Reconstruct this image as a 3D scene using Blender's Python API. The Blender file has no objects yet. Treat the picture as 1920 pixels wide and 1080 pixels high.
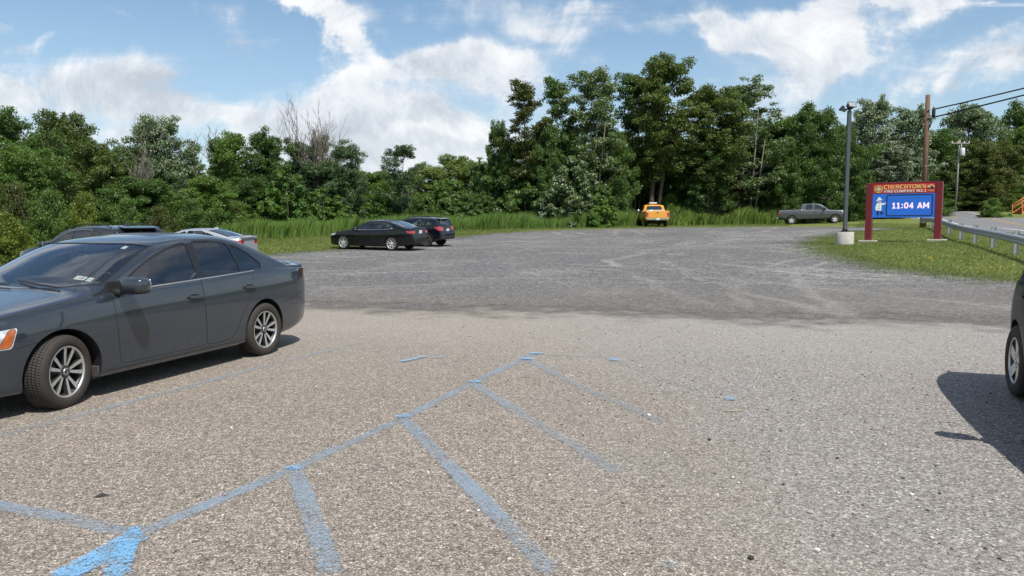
import bpy, bmesh, math, random
import numpy as np
from mathutils import Vector, Matrix
from math import sin, cos, pi, radians as R, sqrt, atan2, hypot

SC = bpy.context.scene
COL = SC.collection
rng = np.random.default_rng(11)
random.seed(5)

# ------------------------------------------------------------ camera
FPX, HORIZ, CAMH = 1400.0, 418.0, 1.55
PITCH = math.atan((540 - HORIZ) / FPX)
cam_d = bpy.data.cameras.new('camera')
cam = bpy.data.objects.new('camera', cam_d)
COL.objects.link(cam)
cam_d.sensor_width = 36
cam_d.lens = FPX / 1920 * 36
cam_d.clip_start = .05
cam_d.clip_end = 3000
cam.location = (0, 0, CAMH)
cam.rotation_euler = (pi / 2 - PITCH, 0, 0)
SC.camera = cam

# ------------------------------------------------------------ light
SUN_EL = R(58.5)
SUN_TO = Vector((.52, -.854, 0)).normalized()          # horizontal direction towards the sun
sun_vec = Vector((SUN_TO.x * cos(SUN_EL), SUN_TO.y * cos(SUN_EL), sin(SUN_EL)))
sl = bpy.data.lights.new('sun', 'SUN')
sl.energy = 4.6
sl.angle = R(.53)
sl.color = (1.0, .955, .89)
so = bpy.data.objects.new('sun', sl)
COL.objects.link(so)
so.rotation_euler = sun_vec.to_track_quat('Z', 'Y').to_euler()
so.location = (20, -30, 60)

SC.view_settings.view_transform = 'Standard'
SC.view_settings.look = 'None'
SC.view_settings.exposure = 0.3
SC.view_settings.gamma = 1
SC.cycles.max_bounces = 8
SC.cycles.transparent_max_bounces = 16
SC.cycles.caustics_reflective = False
SC.cycles.caustics_refractive = False


class NT:
    """small helper for node trees"""
    def __init__(s, tree):
        s.t = tree
        s.n = tree.nodes
        s.l = tree.links

    def node(s, typ, props=None, **inp):
        nd = s.n.new(typ)
        for k, v in (props or {}).items():
            setattr(nd, k, v)
        for k, v in inp.items():
            key = k.replace('_', ' ')
            sock = nd.inputs[int(k[1:])] if k[0] == 'i' and k[1:].isdigit() else nd.inputs[key]
            s.put(sock, v)
        return nd

    def put(s, sock, v):
        if hasattr(v, 'is_output'):
            s.l.new(v, sock)
        elif v is not None:
            if sock.type == 'RGBA' and not hasattr(v, '__len__'):
                v = (v, v, v, 1)
            elif sock.type == 'RGBA' and len(v) == 3:
                v = (*v, 1)
            sock.default_value = v

    def m(s, op, a, b=None, c=None, clamp=False):
        nd = s.n.new('ShaderNodeMath')
        nd.operation = op
        nd.use_clamp = clamp
        s.put(nd.inputs[0], a)
        if b is not None: s.put(nd.inputs[1], b)
        if c is not None: s.put(nd.inputs[2], c)
        return nd.outputs[0]

    def mix(s, f, a, b, blend='MIX'):
        nd = s.n.new('ShaderNodeMix')
        nd.data_type = 'RGBA'
        nd.blend_type = blend
        s.put(nd.inputs[0], f); s.put(nd.inputs[6], a); s.put(nd.inputs[7], b)
        return nd.outputs[2]

    def ramp(s, f, stops, interp='LINEAR'):
        nd = s.n.new('ShaderNodeValToRGB')
        cr = nd.color_ramp
        cr.interpolation = interp
        while len(cr.elements) < len(stops): cr.elements.new(.5)
        for e, (p, c) in zip(cr.elements, stops):
            e.position = p
            e.color = (c, c, c, 1) if not hasattr(c, '__len__') else (*c, 1)
        s.put(nd.inputs[0], f)
        return nd.outputs[0]

    def step(s, f, a, b):
        nd = s.n.new('ShaderNodeMapRange')
        nd.interpolation_type = 'SMOOTHSTEP'
        s.put(nd.inputs[0], f)
        nd.inputs[1].default_value = a
        nd.inputs[2].default_value = b
        return nd.outputs[0]

    def noise(s, vec, scale, detail=4, rough=.55, dist=0, out=0):
        return s.node('ShaderNodeTexNoise', None, Vector=vec, Scale=scale, Detail=detail, Roughness=rough, Distortion=dist).outputs[out]


# ------------------------------------------------------------ sky with clouds
w = bpy.data.worlds.new('World')
SC.world = w
w.use_nodes = True
w.cycles.sampling_method = 'MANUAL'
w.cycles.sample_map_resolution = 512
N = NT(w.node_tree)
N.n.clear()
SKY = .105
sky = N.node('ShaderNodeTexSky')
sky.sky_type = 'NISHITA'
sky.sun_disc = False
sky.sun_elevation = SUN_EL
sky.sun_rotation = atan2(SUN_TO.x, SUN_TO.y)
sky.altitude = 100
sky.air_density = 1.0
sky.dust_density = .6
sky.ozone_density = 2.0
tc = N.node('ShaderNodeTexCoord').outputs['Generated']
sep = N.node('ShaderNodeSeparateXYZ', None, Vector=tc)
dx, dy, dz = sep.outputs
# tangent-plane coordinates of the northern half of the sky (world directions)
iy = N.m('DIVIDE', 1.0, N.m('MAXIMUM', dy, .05))
sx = N.m('MULTIPLY', dx, iy)
sz = N.m('MULTIPLY', dz, iy)
north = N.m('MULTIPLY', N.step(dy, .08, .35), N.m('MULTIPLY', N.m('SUBTRACT', 1.0, N.step(sz, .34, .62)), N.m('SUBTRACT', 1.0, N.step(N.m('ABSOLUTE', sx), .78, 1.15))))
# generic cloud plane
ip = N.m('DIVIDE', 1.0, N.m('ADD', N.m('MAXIMUM', dz, 0), .12))
plane = N.node('ShaderNodeCombineXYZ', None, X=N.m('MULTIPLY', dx, ip), Y=N.m('MULTIPLY', dy, ip), Z=0.0).outputs[0]
tang = N.node('ShaderNodeCombineXYZ', None, X=sx, Y=sz, Z=0.0).outputs[0]
# warp of the blob coordinates
wn = N.node('ShaderNodeTexNoise', None, Vector=tang, Scale=5.0, Detail=6.0, Roughness=.6)
wsep = N.node('ShaderNodeSeparateColor', None, Color=wn.outputs['Color'])
wx = N.m('ADD', sx, N.m('MULTIPLY', N.m('SUBTRACT', wsep.outputs[0], .5), .34))
wz = N.m('ADD', sz, N.m('MULTIPLY', N.m('SUBTRACT', wsep.outputs[1], .5), .16))


def blob(px, py, rx, ry, amp=1.0, tilt=0.0, soft=1.0):
    cx, cz = (px - 960) / FPX, (HORIZ - py) / FPX
    a = N.m('SUBTRACT', wx, cx)
    b = N.m('SUBTRACT', wz, cz)
    t = R(tilt)
    u = N.m('ADD', N.m('MULTIPLY', a, cos(t)), N.m('MULTIPLY', b, sin(t)))
    v = N.m('SUBTRACT', N.m('MULTIPLY', b, cos(t)), N.m('MULTIPLY', a, sin(t)))
    u = N.m('MULTIPLY', u, FPX / rx)
    v = N.m('MULTIPLY', v, FPX / ry)
    d = N.m('ADD', N.m('MULTIPLY', u, u), N.m('MULTIPLY', v, v))
    return N.m('MULTIPLY', N.m('POWER', 2.718, N.m('MULTIPLY', d, -.9 * soft)), amp)


def total(lst):
    s = lst[0]
    for x in lst[1:]: s = N.m('ADD', s, x)
    return s


dens = total([
    # left bank of grey-white cloud
    blob(170, 160, 250, 44, .95, -4), blob(330, 200, 180, 28, .75, -10), blob(60, 85, 70, 20, .7, -4), blob(120, 75, 50, 12, .5), blob(470, 225, 110, 26, .7, -8), blob(20, 165, 70, 30, .7), blob(250, 225, 160, 22, .6, -6),
    # cirrus swept down from the top
    blob(545, 35, 120, 22, 1.0, -38), blob(640, 105, 110, 26, .85, -38), blob(680, 70, 70, 26, .6, -20), blob(450, 45, 42, 26, .55), blob(470, 100, 50, 18, .45), blob(240, 10, 40, 9, .8, -15), blob(40, 22, 80, 14, .5, -15), blob(230, 38, 60, 12, .45, -30),
    # central cumulus
    blob(700, 165, 150, 30, 1.05, 14), blob(640, 225, 130, 34, .75), blob(770, 215, 100, 36, .8), blob(905, 140, 95, 32, 1.15), blob(815, 145, 70, 34, .95), blob(815, 255, 100, 30, 1.15), blob(700, 280, 190, 30, .9), blob(560, 260, 90, 40, .6), blob(880, 280, 120, 30, .9),
    # veil above the middle and right
    blob(880, 55, 260, 30, .62, -4), blob(1060, 90, 110, 34, .75, -24), blob(1000, 20, 240, 30, .5), blob(1190, 60, 80, 24, .3), blob(985, 150, 50, 40, .5),
    # large white cloud on the right
    blob(1590, 25, 180, 40, 1.2, 10), blob(1480, 70, 110, 44, 1.2, 8), blob(1590, 90, 110, 40, 1.25, 18), blob(1560, 135, 100, 26, 1.0, 6), blob(1290, 75, 48, 40, 1.05), blob(1400, 95, 80, 22, 1.0, -10), blob(1310, 100, 44, 26, .8),
    blob(1840, 120, 120, 36, 1.05, 10), blob(1900, 140, 60, 40, .8), blob(1720, 165, 90, 16, .55), blob(1440, 185, 150, 34, .6, 4), blob(1500, 225, 160, 30, .55), blob(1360, 150, 60, 20, .3), blob(1680, 26, 60, 8, .7, 4), blob(1800, 20, 40, 7, .6), blob(1860, 75, 40, 10, .5, 14),
    blob(1000, 310, 900, 60, .66), blob(100, 260, 260, 40, .4), blob(1200, 190, 160, 50, .5), blob(1120, 40, 160, 22, .45, -10), blob(620, 60, 60, 40, .45), blob(960, 200, 90, 40, .6)])
# fine structure: puffy detail and wind-drawn streaks
puff = N.noise(tang, 6.5, 9, .64, .5)
rot = N.node('ShaderNodeMapping', None, Vector=tang)
rot.inputs['Rotation'].default_value = (0, 0, R(34))
rot.inputs['Scale'].default_value = (3.2, 26.0, 1)
streak = N.noise(rot.outputs[0], 1.0, 6, .62, 1.2)
rot2 = N.node('ShaderNodeMapping', None, Vector=tang)
rot2.inputs['Rotation'].default_value = (0, 0, R(-4))
rot2.inputs['Scale'].default_value = (2.0, 20.0, 1)
streak2 = N.noise(rot2.outputs[0], 1.0, 6, .62, .8)
det = N.m('ADD', N.m('MULTIPLY', N.m('SUBTRACT', puff, .5), 1.9), N.m('ADD', N.m('MULTIPLY', N.m('SUBTRACT', streak, .5), 1.05), N.m('MULTIPLY', N.m('SUBTRACT', streak2, .5), .95)))
craw = N.m('ADD', dens, det)
cn = N.m('ADD', N.m('MULTIPLY', N.step(craw, .26, 1.34), .78), N.m('MULTIPLY', N.step(craw, .65, 1.25), .22))
# thin contrail in the right upper sky
ct = N.m('SUBTRACT', sz, N.m('ADD', (HORIZ - 23) / FPX, N.m('MULTIPLY', N.m('SUBTRACT', sx, .6), .01)))
ct = N.m('MULTIPLY', N.m('SUBTRACT', 1.0, N.step(N.m('ABSOLUTE', ct), .0008, .0032)), N.step(sx, .55, .62))
cn = N.m('MAXIMUM', cn, N.m('MULTIPLY', ct, .4))
# rest of the sky
gm = N.node('ShaderNodeMapping', None, Vector=plane)
gm.inputs['Rotation'].default_value = (0, 0, R(-50))
gm.inputs['Scale'].default_value = (.6, 1.6, 1)
cg = N.step(N.noise(gm.outputs[0], 1.15, 7, .62, .6), .42, .60)
cover = N.m('ADD', N.m('MULTIPLY', cn, north), N.m('MULTIPLY', N.m('MULTIPLY', cg, .85), N.m('SUBTRACT', 1.0, north)))
cover = N.m('MULTIPLY', cover, N.step(dz, -.02, .05))
# cloud tone: white sunlit edges and tops, grey thick bases
up_ = N.node('ShaderNodeVectorMath', {'operation': 'ADD'}, i0=tang, i1=(-.012, .022, 0)).outputs[0]
puff2 = N.noise(up_, 6.5, 7, .64, .5)
relief = N.m('MULTIPLY', N.m('SUBTRACT', puff, puff2), 3.2)
dark = total([blob(805, 150, 55, 34, .95), blob(745, 235, 120, 24, .65), blob(1400, 90, 60, 16, .6), blob(620, 240, 90, 26, .55), blob(1890, 150, 50, 18, .6), blob(200, 165, 210, 30, .55), blob(450, 45, 42, 26, .7), blob(1300, 80, 40, 30, .35), blob(330, 210, 150, 20, .5), blob(480, 100, 60, 20, .6), blob(700, 285, 170, 20, .4), blob(720, 65, 40, 20, .5)])
bright = total([blob(820, 248, 75, 13, 1.0), blob(690, 150, 120, 14, .7, 12), blob(930, 130, 70, 20, .6), blob(1560, 60, 170, 50, .55), blob(545, 30, 130, 20, .5, -38), blob(90, 70, 90, 8, .6, -4), blob(640, 110, 100, 20, .4, -38)])
tn = N.m('ADD', N.m('ADD', relief, .60), N.m('SUBTRACT', N.m('MULTIPLY', bright, .45), N.m('MULTIPLY', dark, .62)), clamp=True)
ccol = N.ramp(tn, [(0, (.56, .60, .66)), (.35, (.70, .74, .80)), (.65, (.84, .87, .91)), (1, (1.0, 1.0, 1.0))])
ccol = N.node('ShaderNodeVectorMath', {'operation': 'SCALE'}, i0=ccol, Scale=.84 / SKY).outputs[0]
# haze near the skyline lifts the blue
blue = N.mix(1.0, sky.outputs[0], (1.03, 1.10, 1.07), 'MULTIPLY')
blue = N.mix(N.m('MULTIPLY', N.m('SUBTRACT', 1.0, N.step(dz, .0, .34)), .45), blue, tuple(x / SKY for x in (.42, .55, .68)))
out = N.mix(N.m('MULTIPLY', cover, .92), blue, ccol)
bg = N.node('ShaderNodeBackground', None, Color=out, Strength=SKY)
wo = N.node('ShaderNodeOutputWorld')
N.l.new(bg.outputs[0], wo.inputs[0])

# ------------------------------------------------------------ terrain
CP = np.array([(0, 0, 0), (-9, 2, 0), (9, 2, 0), (0, 8, 0), (-12, 9, 0), (9, 9, 0), (-4, 14, 0), (4, 14, 0), (11, 15, .03), (0, 22, .0), (7, 24, .1),
               (-9, 18, -.12), (-12, 21.3, -.2), (-12, 28, -.1), (-16, 20, -.2), (-25, 20, -.2), (-25, 5, -.1), (-6.5, 36.5, .2), (-3, 38.5, .26), (-14, 42, .4), (-25, 40, .1),
               (2, 46, .52), (2, 60, 1.04), (-12, 58, .7), (-35, 60, .4), (12, 66, 1.22), (30, 75, 1.4), (20, 70, 1.32), (14, 45, .75),
               (19.3, 37, .58), (15.5, 35, .55), (13.4, 33, .44), (12.6, 19, .1), (16.8, 25, .48), (25.3, 45, 1.2), (28, 51, 1.2), (14, 20, .22), (21, 60, 1.2),
               (24.7, 36, 1.03), (38, 65, 1.95), (50, 73, 1.95), (54.6, 95, 2.9), (53, 85, 2.3), (60, 85, 2.6), (70, 90, 3.0), (18, 20, .6), (20, 12, .7), (25, 22, .95), (38, 45, 1.3), (28, 60, 1.4),
               (0, 85, 1.3), (30, 95, 2.0), (-30, 90, .8), (70, 60, 1.9), (0, -14, 0), (20, -14, .5), (-25, -14, -.1), (75, 110, 3.6), (0, 110, 1.6), (-50, 110, 1.0)], float)


def _tps(r2):
    return np.where(r2 > 1e-12, .5 * r2 * np.log(np.maximum(r2, 1e-12)), 0)


_xy = CP[:, :2] / 30
_n = len(CP)
_K = _tps(((_xy[:, None] - _xy[None]) ** 2).sum(-1)) + np.eye(_n) * .004
_P = np.c_[np.ones(_n), _xy]
_A = np.block([[_K, _P], [_P.T, np.zeros((3, 3))]])
_c = np.linalg.solve(_A, np.r_[CP[:, 2], 0, 0, 0])


def gz(x, y):
    x = np.clip(np.asarray(x, float), -60, 85) / 30
    y = np.clip(np.asarray(y, float), -14, 115) / 30
    sh = np.broadcast(x, y).shape
    q = np.stack(np.broadcast_arrays(x, y), -1).reshape(-1, 2)
    o = np.empty(len(q))
    for i in range(0, len(q), 20000):
        qq = q[i:i + 20000]
        o[i:i + 20000] = _tps(((qq[:, None] - _xy[None]) ** 2).sum(-1)) @ _c[:_n] + _c[_n] + qq @ _c[_n + 1:]
    o = o.reshape(sh)
    near = np.clip((np.hypot(x * 30, y * 30 - 4) - 9) / 9, 0, 1)       # the lot round the camera is level
    near = np.where(x * 30 > 7, np.clip(near + (x * 30 - 7) / 6, 0, 1), near)
    return o * (near * near * (3 - 2 * near))


def g1(x, y): return float(gz(x, y))


def ray(px, py):
    u, v = (px - 960) / FPX, (540 - py) / FPX
    return Vector((u, cos(PITCH) + v * sin(PITCH), -sin(PITCH) + v * cos(PITCH)))


def at(px, py, ymax=140.0):
    """where the view ray of a photo pixel meets the ground"""
    d = ray(px, py)
    ys = np.linspace(1.5, ymax, 2200)
    t = ys / d.y
    f = CAMH + t * d.z - gz(t * d.x, ys)
    i = np.argmax(f <= 0)
    if f[i] > 0: i = len(ys) - 1
    if i > 0:
        k = f[i - 1] / (f[i - 1] - f[i]) if f[i - 1] != f[i] else 0
        y = ys[i - 1] + (ys[i] - ys[i - 1]) * min(max(k, 0), 1)
    else:
        y = ys[0]
    x = d.x * y / d.y
    return Vector((x, y, g1(x, y)))


def pos(px, py, Y):
    d = ray(px, py)
    return Vector((0, 0, CAMH)) + d * (Y / d.y)


def onground(px, Y):
    x = (px - 960) / FPX * Y * 1.0038
    return Vector((x, Y, g1(x, Y)))


# ------------------------------------------------------------ object helpers
def tag(o, label=None, cat=None, group=None, kind=None):
    if label: o['label'] = label
    if cat: o['category'] = cat
    if group: o['group'] = group
    if kind: o['kind'] = kind
    return o


def empty(name, loc=(0, 0, 0), parent=None):
    o = bpy.data.objects.new(name, None)
    o.empty_display_size = .2
    COL.objects.link(o)
    o.location = loc
    if parent: o.parent = parent
    return o


def mesh_obj(name, v, f, mats, parent=None, fm=None, smooth=False, normals=None):
    me = bpy.data.meshes.new(name)
    me.from_pydata([tuple(p) for p in v], [], [tuple(q) for q in f])
    for mm in (mats if isinstance(mats, (list, tuple)) else [mats]): me.materials.append(mm)
    if fm is not None: me.polygons.foreach_set('material_index', np.asarray(fm, np.int32))
    if smooth: me.polygons.foreach_set('use_smooth', np.ones(len(me.polygons), bool))
    me.update()
    if normals is not None:
        me.normals_split_custom_set_from_vertices([tuple(n) for n in normals])
    o = bpy.data.objects.new(name, me)
    COL.objects.link(o)
    if parent: o.parent = parent
    return o


def fast_mesh(name, co, nper, mat, parent=None, smooth=False):
    """many separate polygons of nper vertices each; co is (n*nper,3)"""
    me = bpy.data.meshes.new(name)
    nv = len(co)
    nf = nv // nper
    me.vertices.add(nv)
    me.vertices.foreach_set('co', np.ascontiguousarray(co, np.float32).ravel())
    me.loops.add(nv)
    me.loops.foreach_set('vertex_index', np.arange(nv, dtype=np.int32))
    me.polygons.add(nf)
    me.polygons.foreach_set('loop_start', np.arange(0, nv, nper, dtype=np.int32))
    me.polygons.foreach_set('loop_total', np.full(nf, nper, np.int32))
    if smooth: me.polygons.foreach_set('use_smooth', np.ones(nf, bool))
    me.materials.append(mat)
    me.update(calc_edges=True)
    o = bpy.data.objects.new(name, me)
    COL.objects.link(o)
    if parent: o.parent = parent
    return o


class MB:
    """collects primitive shapes into one mesh"""
    def __init__(s):
        s.v, s.f, s.m, s.sm = [], [], [], []

    def add(s, v, f, mi=0, M=None, sm=False):
        b = len(s.v)
        s.v += [(M @ Vector(p)) if M is not None else Vector(p) for p in v]
        s.f += [tuple(b + i for i in q) for q in f]
        s.m += [mi] * len(f)
        s.sm += [sm] * len(f)
        return s

    def box(s, c, d, bev=0.0, M=None, mi=0):
        """box with chamfered vertical and horizontal edges"""
        c = Vector(c); h = Vector(d) * .5
        if bev <= 0:
            v = [c + Vector((h.x * a, h.y * b, h.z * e)) for a in (-1, 1) for b in (-1, 1) for e in (-1, 1)]
            return s.add(v, [(0, 1, 3, 2), (4, 6, 7, 5), (0, 4, 5, 1), (2, 3, 7, 6), (0, 2, 6, 4), (1, 5, 7, 3)], mi, M)
        b = min(bev, h.x * .9, h.y * .9, h.z * .9)
        bm = bmesh.new()
        bmesh.ops.create_cube(bm, size=1)
        for q in bm.verts: q.co = Vector((q.co.x * 2 * h.x, q.co.y * 2 * h.y, q.co.z * 2 * h.z)) + c
        bmesh.ops.bevel(bm, geom=bm.edges[:], offset=b, segments=2, profile=.6, affect='EDGES')
        bm.verts.index_update()
        s.add([q.co.copy() for q in bm.verts], [[q.index for q in f.verts] for f in bm.faces], mi, M)
        bm.free()
        return s

    def tube(s, pts, rad, n=8, mi=0, M=None, cap=True, sm=True):
        pts = [Vector(p) for p in pts]
        if not hasattr(rad, '__len__'): rad = [rad] * len(pts)
        v, f = [], []
        up = None
        for i, p in enumerate(pts):
            t = (pts[min(i + 1, len(pts) - 1)] - pts[max(i - 1, 0)]).normalized()
            if up is None:
                up = Vector((0, 0, 1)) if abs(t.z) < .9 else Vector((1, 0, 0))
            a = t.cross(up).normalized()
            up = a.cross(t).normalized()
            for k in range(n):
                q = 2 * pi * k / n
                v.append(p + (a * cos(q) + up * sin(q)) * rad[i])
        for i in range(len(pts) - 1):
            for k in range(n):
                f.append((i * n + k, i * n + (k + 1) % n, (i + 1) * n + (k + 1) % n, (i + 1) * n + k))
        s.add(v, f, mi, M, sm)
        if cap:
            b = len(s.v) - len(v)
            s.f += [tuple(b + k for k in range(n)), tuple(b + (len(pts) - 1) * n + k for k in reversed(range(n)))]
            s.m += [mi, mi]; s.sm += [False, False]
        return s

    def lathe(s, prof, n=32, axis='y', mi=0, M=None, sm=True, c=(0, 0, 0)):
        """prof: (radius, height along axis)"""
        v, f = [], []
        c = Vector(c)
        for r, h in prof:
            for k in range(n):
                a = 2 * pi * k / n
                if axis == 'y': p = Vector((r * cos(a), h, r * sin(a)))
                elif axis == 'z': p = Vector((r * cos(a), r * sin(a), h))
                else: p = Vector((h, r * cos(a), r * sin(a)))
                v.append(p + c)
        m_ = len(prof)
        for i in range(m_ - 1):
            for k in range(n):
                q = (i * n + k, i * n + (k + 1) % n, (i + 1) * n + (k + 1) % n, (i + 1) * n + k)
                f.append(q if axis != 'y' else q)
        return s.add(v, f, mi, M, sm)

    def prism(s, poly, d0, d1, plane='xz', mi=0, M=None, mside=None):
        """extrude a 2-D polygon; plane xz is extruded along y"""
        n = len(poly)
        def P(p, d):
            if plane == 'xz': return (p[0], d, p[1])
            if plane == 'xy': return (p[0], p[1], d)
            return (d, p[0], p[1])
        v = [P(p, d0) for p in poly] + [P(p, d1) for p in poly]
        s.add(v, [tuple(range(n)), tuple(range(2 * n - 1, n - 1, -1))], mi, M)
        b = len(s.v) - 2 * n
        s.f += [(b + i, b + n + i, b + n + (i + 1) % n, b + (i + 1) % n) for i in range(n)]
        s.m += [mi if mside is None else mside] * n
        s.sm += [False] * n
        return s

    def build(s, name, mats, parent=None, fix=True):
        me = bpy.data.meshes.new(name)
        me.from_pydata([tuple(p) for p in s.v], [], s.f)
        for mm in (mats if isinstance(mats, (list, tuple)) else [mats]): me.materials.append(mm)
        me.polygons.foreach_set('material_index', np.asarray(s.m, np.int32))
        me.polygons.foreach_set('use_smooth', np.asarray(s.sm, bool))
        me.update()
        if fix:
            bm = bmesh.new(); bm.from_mesh(me)
            bmesh.ops.recalc_face_normals(bm, faces=bm.faces[:])
            bm.to_mesh(me); bm.free()
        o = bpy.data.objects.new(name, me)
        COL.objects.link(o)
        if parent: o.parent = parent
        return o


def copy_tree(o, parent=None):
    c = o.copy()
    COL.objects.link(c)
    c.parent = parent
    for ch in list(o.children): copy_tree(ch, c)
    return c


# ------------------------------------------------------------ materials
def mat(name, build):
    m_ = bpy.data.materials.new(name)
    m_.use_nodes = True
    n_ = NT(m_.node_tree)
    n_.n.clear()
    o = n_.node('ShaderNodeOutputMaterial')
    sh = build(n_)
    n_.l.new(sh, o.inputs[0])
    return m_


def principled(n_, **k):
    return n_.node('ShaderNodeBsdfPrincipled', None, **k)


def simple(name, col, rough=.6, metal=0.0, var=.18, scale=6.0, bump=0.0, bscale=60.0, coat=0.0, spec=.5):
    def b(n_):
        oc = n_.node('ShaderNodeTexCoord').outputs['Object']
        nz = n_.noise(oc, scale, 5, .6)
        k = n_.m('ADD', 1 - var, n_.m('MULTIPLY', nz, 2 * var))
        c = n_.node('ShaderNodeVectorMath', {'operation': 'SCALE'}, i0=col, Scale=k).outputs[0]
        p = principled(n_, Base_Color=c, Metallic=metal, Coat_Weight=coat, Specular_IOR_Level=spec)
        n_.put(p.inputs['Roughness'], n_.m('ADD', rough - .08, n_.m('MULTIPLY', nz, .16)))
        if bump:
            bp = n_.node('ShaderNodeBump', None, Height=n_.noise(oc, bscale, 4, .6), Strength=bump, Distance=.01)
            n_.put(p.inputs['Normal'], bp.outputs[0])
        return p.outputs[0]
    return mat(name, b)


def paint(name, col, metal=.0, rough=.38, dust=.03, flake=.0, coat=1.0):
    def b(n_):
        oc = n_.node('ShaderNodeTexCoord').outputs['Object']
        nz = n_.noise(oc, 1.7, 6, .65)
        sep_ = n_.node('ShaderNodeSeparateXYZ', None, Vector=oc)
        low = n_.m('SUBTRACT', 1.0, n_.step(sep_.outputs[2], .15, .75))      # road dust on the lower panels
        d = n_.m('MULTIPLY', n_.m('ADD', n_.m('MULTIPLY', low, .9), .2), n_.m('MULTIPLY', n_.step(nz, .3, .75), dust))
        fl = n_.noise(oc, 900, 1, .5)
        c0 = n_.node('ShaderNodeVectorMath', {'operation': 'SCALE'}, i0=col, Scale=n_.m('ADD', 1 - flake, n_.m('MULTIPLY', fl, 2 * flake))).outputs[0]
        c = n_.mix(d, c0, (.30, .28, .25))
        back = n_.node('ShaderNodeNewGeometry').outputs['Backfacing']
        c = n_.mix(back, c, (.02, .02, .022))
        p = principled(n_, Base_Color=c, Roughness=n_.m('ADD', rough, n_.m('MULTIPLY', d, 1.2)), Coat_Roughness=.03, Coat_IOR=1.62, Specular_IOR_Level=.15)
        n_.put(p.inputs['Metallic'], n_.m('MULTIPLY', n_.m('SUBTRACT', 1.0, back), metal))
        n_.put(p.inputs['Coat Weight'], n_.m('MULTIPLY', n_.m('SUBTRACT', 1.0, n_.m('MULTIPLY', d, 2.0, clamp=True)), n_.m('MULTIPLY', n_.m('SUBTRACT', 1.0, back), coat)))
        return p.outputs[0]
    return mat(name, b)


def glass(name, tint=(.55, .62, .60), rough=0.0, boost=1.0):
    def b(n_):
        fr = n_.node('ShaderNodeFresnel', None, IOR=1.52).outputs[0]
        fr = n_.m('ADD', .02, n_.m('MULTIPLY', fr, boost), clamp=True)
        tr = n_.node('ShaderNodeBsdfTransparent', None, Color=tint)
        gl = n_.node('ShaderNodeBsdfGlossy', None, Color=(.95, .97, 1.0), Roughness=rough)
        mx = n_.node('ShaderNodeMixShader', None, Fac=fr, i1=tr.outputs[0], i2=gl.outputs[0])
        return mx.outputs[0]
    return mat(name, b)


M = {}
M['rubber'] = simple('tyre_rubber', (.022, .021, .020), .8, 0, .25, 9, .25, 120, spec=.3)
M['black'] = simple('black_plastic', (.018, .018, .019), .55, 0, .15)
M['gap'] = simple('shut_line', (.006, .006, .006), .9, 0, .1)
M['trimblack'] = simple('gloss_black_trim', (.012, .012, .013), .25, 0, .1)
M['alloy'] = simple('machined_alloy', (.58, .58, .57), .34, .75, .12, 12)
M['alloydark'] = simple('dark_alloy', (.05, .05, .052), .45, .5, .15)
M['chrome'] = simple('chrome', (.72, .73, .74), .16, 1.0, .05)
M['steel'] = simple('galvanised_steel', (.42, .44, .46), .48, .75, .22, 7)
M['cabin'] = simple('cabin_cloth', (.035, .035, .038), .85, 0, .2)
M['cabinbeige'] = simple('cabin_leather', (.10, .10, .10), .6, 0, .15)
M['white'] = simple('white_plastic', (.75, .75, .73), .5, 0, .08)
M['plate'] = simple('licence_plate', (.62, .64, .66), .45, 0, .25, 30)
M['concrete'] = simple('concrete', (.42, .40, .36), .9, 0, .28, 5, .3, 50)
M['bark'] = simple('bark', (.080, .064, .050), .95, 0, .4, 3, .6, 14)
M['barkgrey'] = simple('pale_bark', (.185, .16, .135), .95, 0, .35, 4, .5, 16)
M['polewood'] = simple('pole_wood', (.135, .078, .047), .9, 0, .4, 3, .5, 22)
M['polegrey'] = simple('weathered_wood', (.27, .25, .23), .9, 0, .25, 4)
M['deckwood'] = simple('stained_deck_wood', (.50, .20, .065), .7, 0, .25, 5)
M['cable'] = simple('cable_black', (.012, .012, .013), .6, 0, .1)
M['polepaint'] = simple('grey_pole_paint', (.075, .085, .095), .5, .2, .2, 3)
M['lens'] = simple('lamp_lens', (.30, .31, .31), .2, 0, .15)


def lampred(name, c1, c2):
    def b(n_):
        oc = n_.node('ShaderNodeTexCoord').outputs['Object']
        wv = n_.step(n_.noise(oc, 16, 3, .5), .3, .7)
        p = principled(n_, Base_Color=n_.mix(wv, c1, c2), Roughness=.18, Coat_Weight=1.0, Coat_Roughness=.02)
        return p.outputs[0]
    return mat(name, b)


M['taillamp'] = lampred('red_lamp', (.26, .008, .012), (.42, .03, .035))
M['taildark'] = lampred('dark_red_lamp', (.06, .004, .006), (.14, .01, .012))
M['amber'] = lampred('amber_lamp', (.36, .085, .02), (.50, .15, .04))
M['headlamp'] = lampred('clear_lamp', (.30, .32, .35), (.70, .72, .74))
M['glass'] = glass('clear_car_glass', (.86, .92, .90), 0, 1.8)
M['glassdark'] = glass('tinted_car_glass', (.12, .14, .14), 0, 1.5)
# ------------------------------------------------------------ ground sheets
def poly_sd(px_, py_, poly):
    """signed distance to a polygon, positive inside"""
    poly = np.asarray(poly, float)
    d = np.full(px_.shape, 1e9)
    ins = np.zeros(px_.shape, bool)
    n = len(poly)
    for i in range(n):
        a, b = poly[i], poly[(i + 1) % n]
        e = b - a
        wx_, wy_ = px_ - a[0], py_ - a[1]
        t = np.clip((wx_ * e[0] + wy_ * e[1]) / max((e @ e), 1e-9), 0, 1)
        d = np.minimum(d, np.hypot(wx_ - t * e[0], wy_ - t * e[1]))
        c = ((a[1] <= py_) & (b[1] > py_)) | ((b[1] <= py_) & (a[1] > py_))
        with np.errstate(divide='ignore', invalid='ignore'):
            xi = a[0] + (py_ - a[1]) / (b[1] - a[1]) * e[0]
        ins ^= c & (px_ < xi)
    return np.where(ins, d, -d)


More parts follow.
